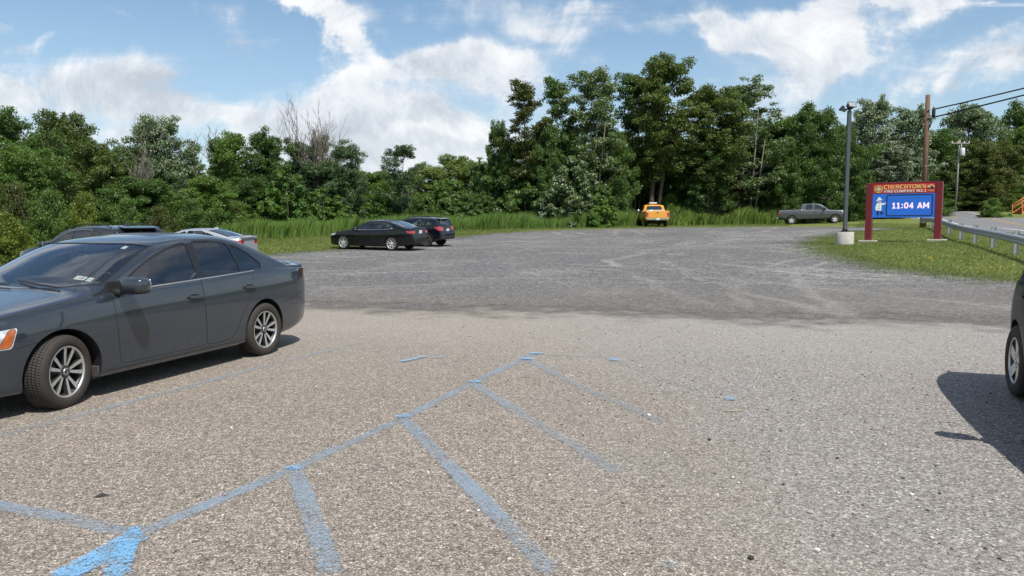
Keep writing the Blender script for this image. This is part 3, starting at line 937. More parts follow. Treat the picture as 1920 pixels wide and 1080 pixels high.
class Shell:
    """car body skin lofted through cross sections, then cut into panels"""
    def __init__(s, sp):
        s.sp = sp
        pr = np.array(sp['prof'], float)
        d = np.r_[0, np.cumsum(np.hypot(*np.diff(pr, axis=0).T))]
        n = sp.get('ns', 70)
        t = np.linspace(0, d[-1], n)
        t = np.unique(np.r_[t, d])
        xs = pchip(d, pr[:, 0], t); zs = pchip(d, pr[:, 1], t)
        k = np.r_[True, np.diff(xs) < -1e-4]
        s.X, s.Z = xs[k], zs[k]
        # a parameter lookup for the skin
        s.secs = [s.section(x, z) for x, z in zip(s.X, s.Z)]
        s.make()

    def top(s, x): return float(np.interp(x, s.X[::-1], s.Z[::-1]))

    def section(s, x, zt):
        sp = s.sp
        w_ = sp['W'] / 2 * float(pchip(*zip(*sp['plan']), x))
        z0 = float(pchip(*zip(*sp['bot']), x))
        zb = min(float(pchip(*zip(*sp['belt']), x)), zt - .035)
        z0 = min(z0, zb - .08)
        h = zb - z0
        cm = float(pchip(*zip(*sp['crown']), x)) if 'crown' in sp else .075
        g = zt - zb
        c = min(cm, .65 * g)
        zr = zt - c
        yb = w_ * .965 - min(.014, .25 * g)
        tum = sp.get('tumble', .42)
        yr = max(yb - tum * (zr - zb) * (1 if zr - zb > .08 else (zr - zb) / .08), .3 * w_)
        lo = [(0, z0), (w_ * .6, z0), (w_ * .90, z0 + .004), (w_ * .962, z0 + .04), (w_ * .985, z0 + .22 * h), (w_, z0 + .52 * h), (w_ * .995, z0 + .80 * h), (w_ * .965, zb)]
        b0 = zb + min(.012, .25 * (zr - zb))
        hi = [(yb, b0), (yb - (yb - yr) * .44, b0 + (zr - b0) * .5), (yr, zr), (yr * .90, zr + c * .40), (yr * .66, zr + c * .76), (yr * .33, zr + c * .95), (0, zt)]
        A = crom(lo, [1, 1, 2, 3, 3, 3, 3])
        B = crom(hi, [4, 4, 2, 2, 2, 2])
        return np.vstack([A, B])

    def make(s):
        nl = 17
        bm = bmesh.new()
        s.bm = bm
        s.zone = bm.faces.layers.int.new('zone')
        s.reg = bm.faces.layers.int.new('reg')
        rows = []
        m_ = len(s.secs[0])
        for x, sec in zip(s.X, s.secs):
            L = [bm.verts.new((x, y, z)) for y, z in sec]
            Rr = [L[0]] + [bm.verts.new((x, -y, z)) for y, z in sec[1:-1]] + [L[-1]]
            rows.append((L, Rr))
        zn = [3, 3] + [0] * 14 + [0] + [1] * 8 + [2] * 8
        for i in range(len(rows) - 1):
            for side in (0, 1):
                a, b = rows[i][side], rows[i + 1][side]
                for k in range(m_ - 1):
                    q = [a[k], a[k + 1], b[k + 1], b[k]]
                    if side: q = q[::-1]
                    f = bm.faces.new(q)
                    f[s.zone] = zn[k]
        for r_, flip in ((rows[0], 1), (rows[-1], 0)):
            # end caps as strips between both sides
            L, Rr = r_
            for k in range(m_ - 1):
                q = [L[k], L[k + 1], Rr[k + 1], Rr[k]]
                q = [v for j, v in enumerate(q) if v not in q[:j]]
                if len(q) < 3: continue
                if not flip: q = q[::-1]
                f = bm.faces.new(q)
                f[s.zone] = 4
        bmesh.ops.recalc_face_normals(bm, faces=bm.faces[:])
        bm.normal_update()

    def yside(s, x, z):
        """half width of the skin at a point of the side view"""
        i = int(np.argmin(np.abs(s.X - x)))
        j = i + 1 if (s.X[i] > x and i + 1 < len(s.X)) else max(i - 1, 0)
        def one(sec):
            q = sec[2:27]
            o = np.argsort(q[:, 1])
            return float(np.interp(z, q[o, 1], q[o, 0]))
        a, b = one(s.secs[i]), one(s.secs[j])
        t = 0 if i == j else (x - s.X[i]) / (s.X[j] - s.X[i])
        return a + (b - a) * t

    def rail(s, x):
        i = int(np.argmin(np.abs(s.X - x)))
        return float(s.secs[i][25][0])

    def cut(s, poly, ax, filt, reg, ring=None, plane=None, over=None):
        """cut the skin along a polygon seen along one axis; faces inside get region reg; ring=(width, reg) frames it"""
        bm = s.bm
        poly = np.asarray(poly, float)
        outer = poly if ring is None else off_poly(poly, -ring[0])
        lo, hi = outer.min(0) - .12, outer.max(0) + .12
        a0, a1 = ax
        third = 3 - a0 - a1
        bm.faces.ensure_lookup_table()
        def ok(f):
            if not filt(f): return False
            u = [v.co[a0] for v in f.verts]; w_ = [v.co[a1] for v in f.verts]
            return max(u) > lo[0] and min(u) < hi[0] and max(w_) > lo[1] and min(w_) < hi[1]
        cand = set(f for f in bm.faces if ok(f))
        def slice_(co, no, sel):
            nonlocal cand
            if not sel: return
            geom = list(sel) + list({e for f in sel for e in f.edges}) + list({v for f in sel for v in f.verts})
            r_ = bmesh.ops.bisect_plane(bm, geom=geom, dist=2e-5, plane_co=co, plane_no=no)
            cand = {f for f in cand if f.is_valid} | {g for g in r_['geom'] if isinstance(g, bmesh.types.BMFace)}
        for pp in ([poly] if ring is None else [outer, poly]):
            n = len(pp)
            for i in range(n):
                p, q = pp[i], pp[(i + 1) % n]
                d = q - p
                if np.linalg.norm(d) < 1e-5: continue
                l0, l1 = np.minimum(p, q) - .02, np.maximum(p, q) + .02
                sel = []
                for f in cand:
                    u = [v.co[a0] for v in f.verts]; w_ = [v.co[a1] for v in f.verts]
                    if max(u) > l0[0] and min(u) < l1[0] and max(w_) > l0[1] and min(w_) < l1[1]: sel.append(f)
                co = [0, 0, 0]; no = [0, 0, 0]
                co[a0], co[a1] = p
                no[a0], no[a1] = -d[1], d[0]
                slice_(co, no, sel)
        if plane is not None:
            slice_(plane[0], plane[1], list(cand))
        hit = []
        for f in cand:
            if not f.is_valid: continue
            c = f.calc_center_median()
            if plane is not None and (c - Vector(plane[0])).dot(Vector(plane[1])) < 0: continue
            if over is not None and f[s.reg] not in over: continue
            if inside(poly, c[a0], c[a1]):
                f[s.reg] = reg; hit.append(f)
            elif ring is not None and inside(outer, c[a0], c[a1]):
                if f[s.reg] == 0: f[s.reg] = ring[1]
        return hit

    def extract(s, regs, name, mats, parent, inset=0.0, matof=None, smooth=True):
        """turn regions of the skin into one mesh object that keeps the skin's normals"""
        faces = [f for f in s.bm.faces if f[s.reg] in regs]
        if not faces: return None
        idx, v, nm, F, fm = {}, [], [], [], []
        for f in faces:
            q = []
            for vv in f.verts:
                if vv.index not in idx:
                    idx[vv.index] = len(v)
                    v.append(vv.co - vv.normal * inset)
                    nm.append(vv.normal.copy())
                q.append(idx[vv.index])
            F.append(q)
            fm.append(0 if matof is None else matof.get(f[s.reg], 0))
        return mesh_obj(name, v, F, mats, parent, fm, True, nm)


def superbox(mb, c, d, e=.5, M_=None, n=14, mi=0):
    """rounded pillow shape"""
    v, f = [], []
    sg = lambda a, p: math.copysign(abs(a) ** p, a)
    for i in range(n + 1):
        t = -pi / 2 + pi * i / n
        for k in range(2 * n):
            a = 2 * pi * k / (2 * n)
            v.append(Vector((c[0] + d[0] / 2 * sg(cos(t), e) * sg(cos(a), e), c[1] + d[1] / 2 * sg(cos(t), e) * sg(sin(a), e), c[2] + d[2] / 2 * sg(sin(t), e))))
    for i in range(n):
        for k in range(2 * n):
            f.append((i * 2 * n + k, i * 2 * n + (k + 1) % (2 * n), (i + 1) * 2 * n + (k + 1) % (2 * n), (i + 1) * 2 * n + k))
    mb.add(v, f, mi, M_, True)


def tread_mat():
    def b(n_):
        oc = n_.node('ShaderNodeTexCoord').outputs['Object']
        sp = n_.node('ShaderNodeSeparateXYZ', None, Vector=oc)
        x, y, z = sp.outputs
        ang = n_.m('ARCTAN2', z, x)
        rad = n_.m('SQRT', n_.m('ADD', n_.m('MULTIPLY', x, x), n_.m('MULTIPLY', z, z)))
        u = n_.m('ADD', n_.m('MULTIPLY', ang, 84 / (2 * pi)), n_.m('MULTIPLY', n_.m('ABSOLUTE', y), 9.0))
        lug = n_.step(n_.m('ABSOLUTE', n_.m('SUBTRACT', n_.m('FRACT', u), .5)), .33, .42)
        rib = n_.step(n_.m('ABSOLUTE', n_.m('SUBTRACT', n_.m('FRACT', n_.m('ADD', n_.m('MULTIPLY', y, 30.0), .5)), .5)), .36, .43)
        gr = n_.m('MAXIMUM', lug, rib)
        nz = n_.noise(oc, 14, 4, .6)
        side = n_.step(n_.m('ABSOLUTE', y), .078, .088)
        c = n_.mix(nz, (.030, .028, .026), (.075, .068, .060))
        c = n_.mix(n_.m('MULTIPLY', gr, n_.m('SUBTRACT', 1.0, side)), c, (.008, .008, .008))
        c = n_.mix(n_.m('MULTIPLY', side, .6), c, (.035, .027, .022))
        rings = n_.m('MULTIPLY', n_.m('SINE', n_.m('MULTIPLY', rad, 520.0)), .12)
        h = n_.m('ADD', n_.m('MULTIPLY', n_.m('SUBTRACT', 1.0, gr), n_.m('SUBTRACT', 1.0, side)), n_.m('MULTIPLY', rings, side))
        bp = n_.node('ShaderNodeBump', None, Height=h, Strength=1.0, Distance=.007)
        return principled(n_, Base_Color=c, Roughness=.78, Normal=bp.outputs[0], Specular_IOR_Level=.3).outputs[0]
    return mat('tyre_tread', b)


M['tread'] = tread_mat()


def make_wheel(R_, rr, style, hw=.105):
    """a wheel about its hub; outer face towards +y"""
    t = MB()
    t.lathe([(rr - .004, .078), (rr + .006, hw - .004), (rr + .022, hw + .001), (R_ - .045, hw + .003), (R_ - .02, hw - .006), (R_ - .006, hw - .022), (R_, hw - .045), (R_ + .001, 0), (R_, -hw + .045), (R_ - .006, -hw + .022), (R_ - .04, -hw), (rr, -hw + .01), (rr - .02, -.06)], 72)
    bk = MB()
    bk.lathe([(rr + .002, .082), (rr - .016, .08), (rr - .028, .05), (rr - .034, -.07)], 48)
    bk.lathe([(rr - .03, -.012), (rr * .70, -.012)], 40)
    bk.lathe([(rr * .70, -.012), (rr * .70, .012), (rr * .30, .012), (rr * .28, .045), (.0005, .045)], 40)
    rm = MB()
    lip = style.get('lip', 0)
    rm.lathe([(rr + .004, .080), (rr + .004, .094), (rr - .012, .096), (rr - .016, .082)], 64, mi=lip)
    dish = lambda r: .068 + .02 * (r / rr)
    for (a0, a1, w0, w1, r0, r1, bend, mi) in style['spokes']:
        K = 7
        Lp, Rp = [], []
        for k in range(K):
            u = k / (K - 1)
            r = (r0 + (r1 - r0) * u) * rr
            a = R(a0 + (a1 - a0) * u + bend * sin(pi * u))
            w_ = (w0 + (w1 - w0) * u) / 2
            er = Vector((cos(a), 0, sin(a))); et = Vector((-sin(a), 0, cos(a)))
            y = dish(r / 1.0)
            Lp.append(er * r + et * w_ + Vector((0, y, 0))); Rp.append(er * r - et * w_ + Vector((0, y, 0)))
        dn = Vector((0, -.035, 0))
        v = Lp + Rp + [p + dn - (p - q).normalized() * -.004 for p, q in zip(Lp, Rp)] + [p + dn for p in Rp]
        f, fs = [], []
        for k in range(K - 1):
            f.append((k, k + 1, K + k + 1, K + k))
            fs += [(k, k + 1, 2 * K + k + 1, 2 * K + k), (K + k, K + k + 1, 3 * K + k + 1, 3 * K + k)]
        rm.add(v, f, mi); b = len(rm.v) - len(v)
        rm.f += [tuple(b + i for i in q) for q in fs]; rm.m += [1] * len(fs); rm.sm += [False] * len(fs)
    hr = style.get('hub', .07)
    rm.lathe([(hr * 1.05, .05), (hr, .070), (hr * .7, .078), (.0005, .079)], 28, mi=style.get('hubmi', 0))
    cap = MB()
    cr = .031
    cap.lathe([(cr, .074), (cr, .084), (cr * .86, .0865), (cr * .84, .084), (.0005, .084)], 24)
    if style.get('emblem'):
        for pl in style['emblem']:
            cap.tube([(x * cr * .74, .086, z * cr * .74) for x, z in pl], .0018, 5, mi=1)
    for k in range(5):
        a = R(90 + 36 + 72 * k)
        rm.lathe([(.0095, .060), (.0095, .077), (.0005, .078)], 8, mi=1, c=(hr * .78 * cos(a), 0, hr * .78 * sin(a)))
    return dict(tyre=t, disc=bk, rim=rm, cap=cap)


def add_wheel(parent, wd, loc, right, steer=0.0, cache={}, key=None):
    """one wheel: brake disc with tyre, rim and hub cap as its pieces"""
    if key not in cache:
        d = wd['disc'].build('wheel', [M['alloydark']], None)
        wd['tyre'].build('tyre', [M['tread']], d)
        wd['rim'].build('rim', [wd.get('face', M['alloy']), M['alloydark']], d)
        wd['cap'].build('hub_cap', [wd.get('capm', M['alloy']), M['trimblack']], d)
        cache[key] = d
        o = d
    else:
        o = copy_tree(cache[key])
    o.parent = parent
    o.location = loc
    o.rotation_euler = (0, 0, (pi if right else 0) + steer)
    return o


def spokes_pairs(n, da_hub, da_rim, w0, w1, r0=.2, r1=.985, start=90, bend=3, mi=0):
    out = []
    for k in range(n):
        b = start + 360 / n * k
        for sg in (-1, 1): out.append((b + sg * da_hub, b + sg * da_rim, w0, w1, r0, r1, sg * bend, mi))
    return out


def seat(parent, x, y, m_, w_=.5, zc=.33, back=.62, head=True, lean=.2):
    b = MB()
    superbox(b, (x, y, zc + .08), (.54, w_, .2), .45)
    Mx = Matrix.Translation((x - .22, y, zc + .12)) @ Matrix.Rotation(-lean, 4, 'Y')
    superbox(b, (0, 0, back / 2), (.15, w_ * .96, back), .45, Mx)
    if head:
        superbox(b, (-.01, 0, back + .12), (.10, .27, .19), .55, Mx)
        b.tube([(0, .05, back - .05), (0, .05, back + .08)], .008, 6, M=Mx); b.tube([(0, -.05, back - .05), (0, -.05, back + .08)], .008, 6, M=Mx)
    return b.build('seat', m_, parent)


def build_car(name, sp, label, cat, loc, heading, group=None, pm=None, glassm=None):
    root = empty(name, loc)
    tag(root, label, cat, group)
    S = Shell(sp)
    bm = S.bm
    wb = sp['wb']; W = sp['W']; R_ = sp['R']
    arch = sp.get('arch', R_ + .05)
    pts = [(k * 2 * pi / 44) for k in range(44)]
    # panels, from small to large so that the small ones keep their faces
    side = lambda sg, zs: (lambda f: f[S.zone] in zs and f.calc_center_median().y * sg > .05)
    def both(poly, zs, reg, ring=None, over=(0,), ymin=None):
        for sg in (1, -1):
            pl = None if ymin is None else ((0, sg * ymin, 0), (0, sg, 0))
            S.cut(poly, (0, 2), side(sg, zs), reg, ring, pl, over)
    for wpoly in sp['windows']:
        both(round_poly(wpoly['p'], wpoly.get('r', .05)), (1,), wpoly.get('reg', 3), (wpoly.get('ring', .022), wpoly.get('ringreg', 2)))
    for pn in sp.get('dark_side', []):
        both(round_poly(pn, .02), (1, 0), 2)
    # windscreen and rear screen in plan view
    for key, reg in (('screen', 3), ('back', 3)):
        if key not in sp: continue
        x0, x1, dx0, dx1, inset = sp[key]           # lower edge, upper edge, sweep of both, pillar inset
        lowp, upp = [], []
        ya = S.rail(x0 - dx0) - inset
        yb = S.rail(x1 - dx1) - inset
        for k in range(-6, 7):
            u = k / 6
            lowp.append((x0 - dx0 * u * u, ya * u))
            upp.append((x1 - dx1 * u * u, yb * u))
        mid = []
        nmid = 6
        for k in range(1, nmid):
            u = k / nmid
            xx = (x0 - dx0) + ((x1 - dx1) - (x0 - dx0)) * u
            mid.append((xx, S.rail(xx) - inset))
        poly = np.array(lowp + mid + upp[::-1] + [(x, -y) for x, y in mid[::-1]])
        S.cut(poly, (0, 1), lambda f: f[S.zone] == 2, reg, (.028, 2), None, (0,))
    # lamps
    for lm in sp.get('lamps', []):
        both(round_poly(lm['p'], lm.get('r', .02), 3), (0, 1, 2, 4), lm['reg'], (.004, 1), (0,), lm['ymin'])
    # wheel arches
    for wx_ in (wb / 2, -wb / 2):
        circ = [(wx_ + arch * cos(a), R_ + arch * sin(a)) for a in pts]
        for sg in (1, -1):
            S.cut(circ, (0, 2), (lambda sg: (lambda f: f[S.zone] in (0, 3) and f.calc_center_median().y * sg > W * .2))(sg), 99, None, ((0, sg * W * .30, 0), (0, sg, 0)), (0, 1, 2))
            if sp.get('cladding'):
                c2 = [(wx_ + (arch + sp['cladding']) * cos(a), R_ + (arch + sp['cladding']) * sin(a)) for a in pts]
                S.cut(c2, (0, 2), (lambda sg: (lambda f: f[S.zone] in (0, 3) and f.calc_center_median().y * sg > W * .2))(sg), 9, None, None, (0,))
    for pn in sp.get('plastic_side', []):
        both(np.array(pn, float), (0, 3), 9, None, (0, 1))
    # doors and other seams
    dregs = []
    for i, dp in enumerate(sp['doors']):
        reg = 20 + i
        dregs.append(reg)
        both(round_poly(dp, .06), (0,), reg, (.006, 1), (0,))
    for sm_ in sp.get('seams', []):
        both(round_poly(sm_, .03), (0, 1, 2, 4), 0, (.006, 1), (0,))
    for ln, wd_ in sp.get('lines', []):
        L_ = lerp_line(ln, max(len(ln), 6))
        both(np.r_[offset(L_, wd_ / 2), offset(L_, -wd_ / 2)[::-1]], (0, 1, 4), 1, None, (0,))
    if 'cab_back' in sp:
        S.cut(round_poly(sp['cab_back'], .05), (1, 2), lambda f: f.normal.x < -.35 and f.calc_center_median().x > -wb / 2, 3, (.025, 2), None, (0,))
    for kk, (tp, reg) in enumerate(sp.get('top_panels', [])):
        S.cut(round_poly(tp, .08), (0, 1), lambda f: f[S.zone] in (1, 2) and f.normal.z > .25, reg, (.007, 1), None, (0,))
    for rp, reg, rd in sp.get('rear_panels', []):
        S.cut(round_poly(rp, rd, 3), (1, 2), lambda f: f.normal.x < -.35 and f.calc_center_median().x < -wb / 2, reg, (.006, 1), None, (0,))
    for rp, reg, rd in sp.get('front_panels', []):
        S.cut(round_poly(rp, rd, 3), (1, 2), lambda f: f.normal.x > .3 and f.calc_center_median().x > wb / 2, reg, (.005, 1), None, (0,))
    if 'bed' in sp:
        bx0, bx1, byw, bz = sp['bed']
        S.cut(np.array([(bx0, -byw), (bx1, -byw), (bx1, byw), (bx0, byw)]), (0, 1), lambda f: f.normal.z > .4 and f.calc_center_median().z > .8, 99, None, None, (0,))
    bm.normal_update()
    dead = [f for f in bm.faces if f[S.reg] == 99]
    bmesh.ops.delete(bm, geom=dead, context='FACES')
    bm.verts.index_update()
    bm.normal_update()
    # wheel-well liners: the arch edge carried inwards
    wells = {}
    for e in bm.edges:
        if len(e.link_faces) != 1: continue
        a, b = e.verts
        c = (a.co + b.co) / 2
        near = min(hypot(c.x - wb / 2, c.z - R_), hypot(c.x + wb / 2, c.z - R_))
        if abs(near - arch) < .02 and abs(c.y) > W * .3 and c.z > .1:
            sgn = 1 if c.y > 0 else -1
            v, F = wells.setdefault((c.x > 0, sgn), ([], []))
            k = len(v)
            v += [a.co.copy(), b.co.copy(), Vector((b.co.x, sgn * W * .26, b.co.z)), Vector((a.co.x, sgn * W * .26, a.co.z))]
            F.append((k, k + 1, k + 2, k + 3))
    for wx_ in (wb / 2, -wb / 2):                     # inner wall of each well
        for sg in (1, -1):
            v, F = wells.setdefault((wx_ > 0, sg), ([], []))
            k = len(v)
            cs = [Vector((wx_ + (arch + .03) * cos(a), sg * W * .262, R_ + (arch + .03) * sin(a))) for a in np.linspace(-.25, pi + .25, 16)]
            v += cs
            F.append(tuple(range(k, k + 16)))
    pm = pm or M['paint_grey']
    gm = glassm or M['glass']
    body = S.extract([0, 1, 2, 4, 9], 'body', [pm, M['gap'], M['trimblack'], M['chrome'], M['black']], root, 0, {0: 0, 1: 1, 2: 2, 4: 3, 9: 4})
    for v, F in wells.values(): mesh_obj('wheel_well', v, F, M['black'], root)
    nm = dict(sp.get('names', {}))
    # doors with their windows
    doors = {}
    for i, reg in enumerate(dregs):
        for sg in (1, -1):
            fs = [f for f in bm.faces if f[S.reg] == reg and f.calc_center_median().y * sg > 0]
            if not fs: continue
            for f in fs: f[S.reg] = 50
            doors[(i, sg)] = S.extract([50], 'door', [pm], root)
            for f in fs: f[S.reg] = 98
    glassf = [f for f in bm.faces if f[S.reg] == 3]
    for wpoly in sp['windows']:
        pp = off_poly(round_poly(wpoly['p'], .05), -.01)
        for sg in (1, -1):
            fs = [f for f in glassf if f[S.reg] == 3 and f[S.zone] == 1 and f.calc_center_median().y * sg > 0 and inside(pp, f.calc_center_median().x, f.calc_center_median().z)]
            if not fs: continue
            for f in fs: f[S.reg] = 51
            S.extract([51], 'window', [wpoly.get('m', gm)], doors.get((wpoly['door'], sg), root) if wpoly.get('door') is not None else root, .004)
            for f in fs: f[S.reg] = 98
    for nme, cond in (('windshield', lambda c: c.x > -.2 * wb), ('rear_window', lambda c: c.x <= -.2 * wb)):
        fs = [f for f in glassf if f[S.reg] == 3 and f[S.zone] == 2 and cond(f.calc_center_median())]
        for f in fs: f[S.reg] = 52
        S.extract([52], nme, [gm], root, .004)
        for f in fs: f[S.reg] = 98
    for lm in sp.get('lamps', []):
        for sg in (1, -1):
            fs = [f for f in bm.faces if f[S.reg] == lm['reg'] and f.calc_center_median().y * sg > 0]
            if not fs: continue
            for f in fs: f[S.reg] = 53
            S.extract([53], lm['name'], [lm['m']], root, lm.get('inset', -.002))
            for f in fs: f[S.reg] = 98
    for reg, (nme, mm) in nm.items():
        S.extract([reg], nme, [mm or pm], root)
    # handles, mirrors, bright strips
    for (hx, hz, di) in sp.get('handles', []):
        for sg in (1, -1):
            y = S.yside(hx, hz) * sg
            h = MB()
            superbox(h, (hx, y + sg * .022, hz), (.19, .022, .032), .5, n=8)
            h.box((hx + .078, y + sg * .008, hz), (.022, .03, .022)); h.box((hx - .078, y + sg * .008, hz), (.022, .03, .022))
            ho = h.build('handle', sp.get('handlem') or pm, doors.get((di, sg), root))
            cup = MB()
            superbox(cup, (hx + .005, y - sg * .003, hz - .002), (.15, .012, .066), .8, n=8)
            cup.build('handle_recess', M['gap'], doors.get((di, sg), root))
    if 'mirror' in sp:
        mx_, mz, ml, mw, mh = sp['mirror']
        for sg in (1, -1):
            y0 = (S.yside(mx_, mz - mh * .35)) * sg
            b = MB()
            Mm = Matrix.Translation((mx_ - .03, y0 + sg * (mw / 2 + .06), mz)) @ Matrix.Rotation(sg * .12, 4, 'Z')
            superbox(b, (0, 0, 0), (ml, mw, mh), .62, Mm, 12)
            b.tube([(mx_ + .03, y0 - sg * .02, mz - mh * .42), (mx_, y0 + sg * .05, mz - mh * .45), (mx_ - .02, y0 + sg * .13, mz - mh * .3)], [.034, .03, .026], 8, mi=1)
            b.box((mx_ + .03, y0 - sg * .008, mz - mh * .2), (.15, .02, mh * .9), .008, mi=1)
            mo = b.build('mirror', [sp.get('mirrorm') or pm, M['black']], root)
            g = MB()
            superbox(g, (-ml / 2 + .005, 0, 0), (.012, mw * .86, mh * .78), .5, Mm, 8)
            g.build('mirror_glass', M['chrome'], mo)
            tr = MB()
            superbox(tr, (-.01, 0, -mh * .33), (ml * .93, mw * .95, mh * .42), .6, Mm, 10)
            tr.build('mirror_base', M['black'], mo)
    for line, rad in sp.get('chrome_lines', []):
        for sg in (1, -1):
            L = lerp_line(line, 16)
            c = MB()
            c.tube([(x, (S.yside(x, z) + .003) * sg, z) for x, z in L], rad, 6)
            c.build('trim_strip', M['chrome'], root)
    # cabin
    it = sp.get('inside')
    if it:
        for sx_, sy_ in it['front']: seat(root, sx_, sy_, it['m'], .5, it.get('z', .30))
        rb = MB()
        bx, bw, bz = it['rear']
        superbox(rb, (bx, 0, bz), (.55, bw, .22), .35)
        Mb = Matrix.Translation((bx - .25, 0, bz + .05)) @ Matrix.Rotation(-.35, 4, 'Y')
        superbox(rb, (0, 0, .28), (.16, bw, .60), .35, Mb)
        for yy in (-.42, .42): superbox(rb, (0, yy, .62), (.09, .25, .16), .5, Mb, 10)
        rb.build('rear_seat', it['m'], root)
        dx_, dzz = it['dash']
        db = MB()
        superbox(db, (dx_, 0, dzz - .10), (.62, W * .78, .30), .35)
        superbox(db, (dx_ - .19, .37, dzz + .02), (.25, .40, .12), .6)
        db.build('dashboard', M['cabin'], root)
        st = MB()
        Ms = Matrix.Translation((dx_ - .42, .37, dzz - .02)) @ Matrix.Rotation(-1.15, 4, 'Y')
        ring = [(.185 * cos(a), .185 * sin(a), 0) for a in np.linspace(0, 2 * pi, 25)]
        st.tube(ring, .015, 8, M=Ms, cap=False)
        st.tube([(-.18, 0, 0), (0, 0, -.03), (.18, 0, 0)], .014, 6, M=Ms); st.tube([(0, 0, -.03), (0, -.18, 0)], .014, 6, M=Ms)
        superbox(st, (0, 0, -.02), (.13, .15, .05), .6, Ms, 8)
        st.build('steering_wheel', M['black'], root)
        fl = MB()
        fl.box(((it['floor'][0] + it['floor'][1]) / 2, 0, .235), (it['floor'][1] - it['floor'][0], W * .84, .02))
        if it['floor'][2]: fl.box((it['floor'][0], 0, it['floor'][3]), (abs(it['floor'][2]), W * .72, .02))
        fl.build('cabin_floor', M['cabin'], root)
        rv = MB()
        rx, rz = it['rvm']
        superbox(rv, (rx, 0, rz), (.04, .24, .065), .6, n=8)
        rv.tube([(rx, 0, rz), (rx + .06, 0, rz + .06)], .01, 6)
        rv.build('rear_view_mirror', M['black'], root)
    # wheels
    wd = sp['wheel']
    for wx_, fr in ((wb / 2, True), (-wb / 2, False)):
        for sg in (1, -1):
            add_wheel(root, wd, (wx_, sg * (sp['track'] / 2), R_), sg < 0, sp.get('steer', 0) if fr else 0, key=wd['key'])
    # sit on the sloping ground
    h = Vector((cos(heading), sin(heading), 0)); l = Vector((-h.y, h.x, 0))
    loc = Vector(loc)
    def zg(p): return g1(p.x, p.y)
    zf = .5 * (zg(loc + h * wb / 2 + l * .75) + zg(loc + h * wb / 2 - l * .75)); zr = .5 * (zg(loc - h * wb / 2 + l * .75) + zg(loc - h * wb / 2 - l * .75))
    zl = .5 * (zg(loc + h * wb / 2 + l * .75) + zg(loc - h * wb / 2 + l * .75)); zri = .5 * (zg(loc + h * wb / 2 - l * .75) + zg(loc - h * wb / 2 - l * .75))
    hx = Vector((h.x, h.y, (zf - zr) / wb)).normalized()
    ly = Vector((l.x, l.y, (zl - zri) / 1.5)).normalized()
    up = hx.cross(ly).normalized()
    ly = up.cross(hx)
    mw_ = Matrix((hx, ly, up)).transposed()
    root.rotation_euler = mw_.to_euler()
    root.location = (loc.x, loc.y, (zf + zr) / 2 + sp.get('lift', .024))
    root['_s'] = 0
    del root['_s']
    bm.free()
    return root, S


def plate_on(root, S, x, z, y=0, tilt=0.0, lab=None):
    p = MB()
    Mx = Matrix.Translation((x, y, z)) @ Matrix.Rotation(tilt, 4, 'Y')
    p.box((0, 0, 0), (.012, .305, .155), .004, Mx)
    p.build('licence_plate', M['plate'], root)
# ------------------------------------------------------------ paints and wheels
M['paint_grey'] = paint('grey_metallic_paint', (.036, .046, .060), .45, .25, .03, .10)
M['paint_black'] = paint('black_paint', (.003, .0033, .0045), .0, .3, .006, 0, .6)
M['paint_black2'] = paint('blue_black_paint', (.004, .005, .009), .0, .3, .01, 0, .7)
M['paint_dark'] = paint('dark_grey_paint', (.010, .012, .015), .1, .32, .03)
M['paint_silver'] = paint('silver_paint', (.50, .52, .54), .55, .33, .06, .06)
M['paint_yellow'] = paint('orange_yellow_paint', (.70, .31, .018), .0, .4, .10)
M['paint_pickup'] = paint('grey_pickup_paint', (.085, .09, .097), .45, .4, .06, .1)

VW = [[(-.62, .62), (-.02, -.05), (.02, -.05), (.62, .62)], [(-.8, .25), (-.42, -.72), (0, .12), (.42, -.72), (.8, .25)], [(cos(a), sin(a)) for a in np.linspace(0, 2 * pi, 17)]]
WH = {}
M['brightalloy'] = simple('bright_alloy', (.72, .72, .72), .35, .45, .08, 12)
M['paint_hatch'] = paint('black_hatchback_paint', (.0035, .004, .005), .0, .45, .012, 0, .22)
WH['jetta'] = dict(make_wheel(.312, .216, dict(spokes=spokes_pairs(5, 11, 14, .020, .035, .17, .985, 90 + 14, 2), hub=.062, hubmi=1, emblem=VW)), key='jetta')
WH['mazda'] = dict(make_wheel(.335, .240, dict(spokes=spokes_pairs(5, 5, 16, .040, .040, .15, .985, 90, 5), hub=.07)), key='mazda', face=M['brightalloy'])
WH['cross'] = dict(make_wheel(.340, .228, dict(spokes=spokes_pairs(5, 8, 12, .022, .030, .2, .985, 90, 0), hub=.06, hubmi=1, lip=1)), key='cross')
WH['suv'] = dict(make_wheel(.350, .232, dict(spokes=spokes_pairs(5, 6, 13, .035, .045), hub=.065)), key='suv')
WH['prius'] = dict(make_wheel(.318, .205, dict(spokes=[(90 + 72 * k - 6, 90 + 72 * k + 10, .085, .105, .15, .985, 4, 0) for k in range(5)], hub=.075)), key='prius')
WH['truck'] = dict(make_wheel(.390, .225, dict(spokes=[(90 + 72 * k, 90 + 72 * k, .075, .115, .15, .985, 0, 0) for k in range(5)], hub=.085), .12), key='truck', face=M['brightalloy'])
WH['work'] = dict(make_wheel(.395, .215, dict(spokes=[(90 + 45 * k, 90 + 45 * k, .10, .14, .15, .985, 0, 1) for k in range(8)], hub=.09, hubmi=0, lip=1), .12), key='work', face=M['steel'])

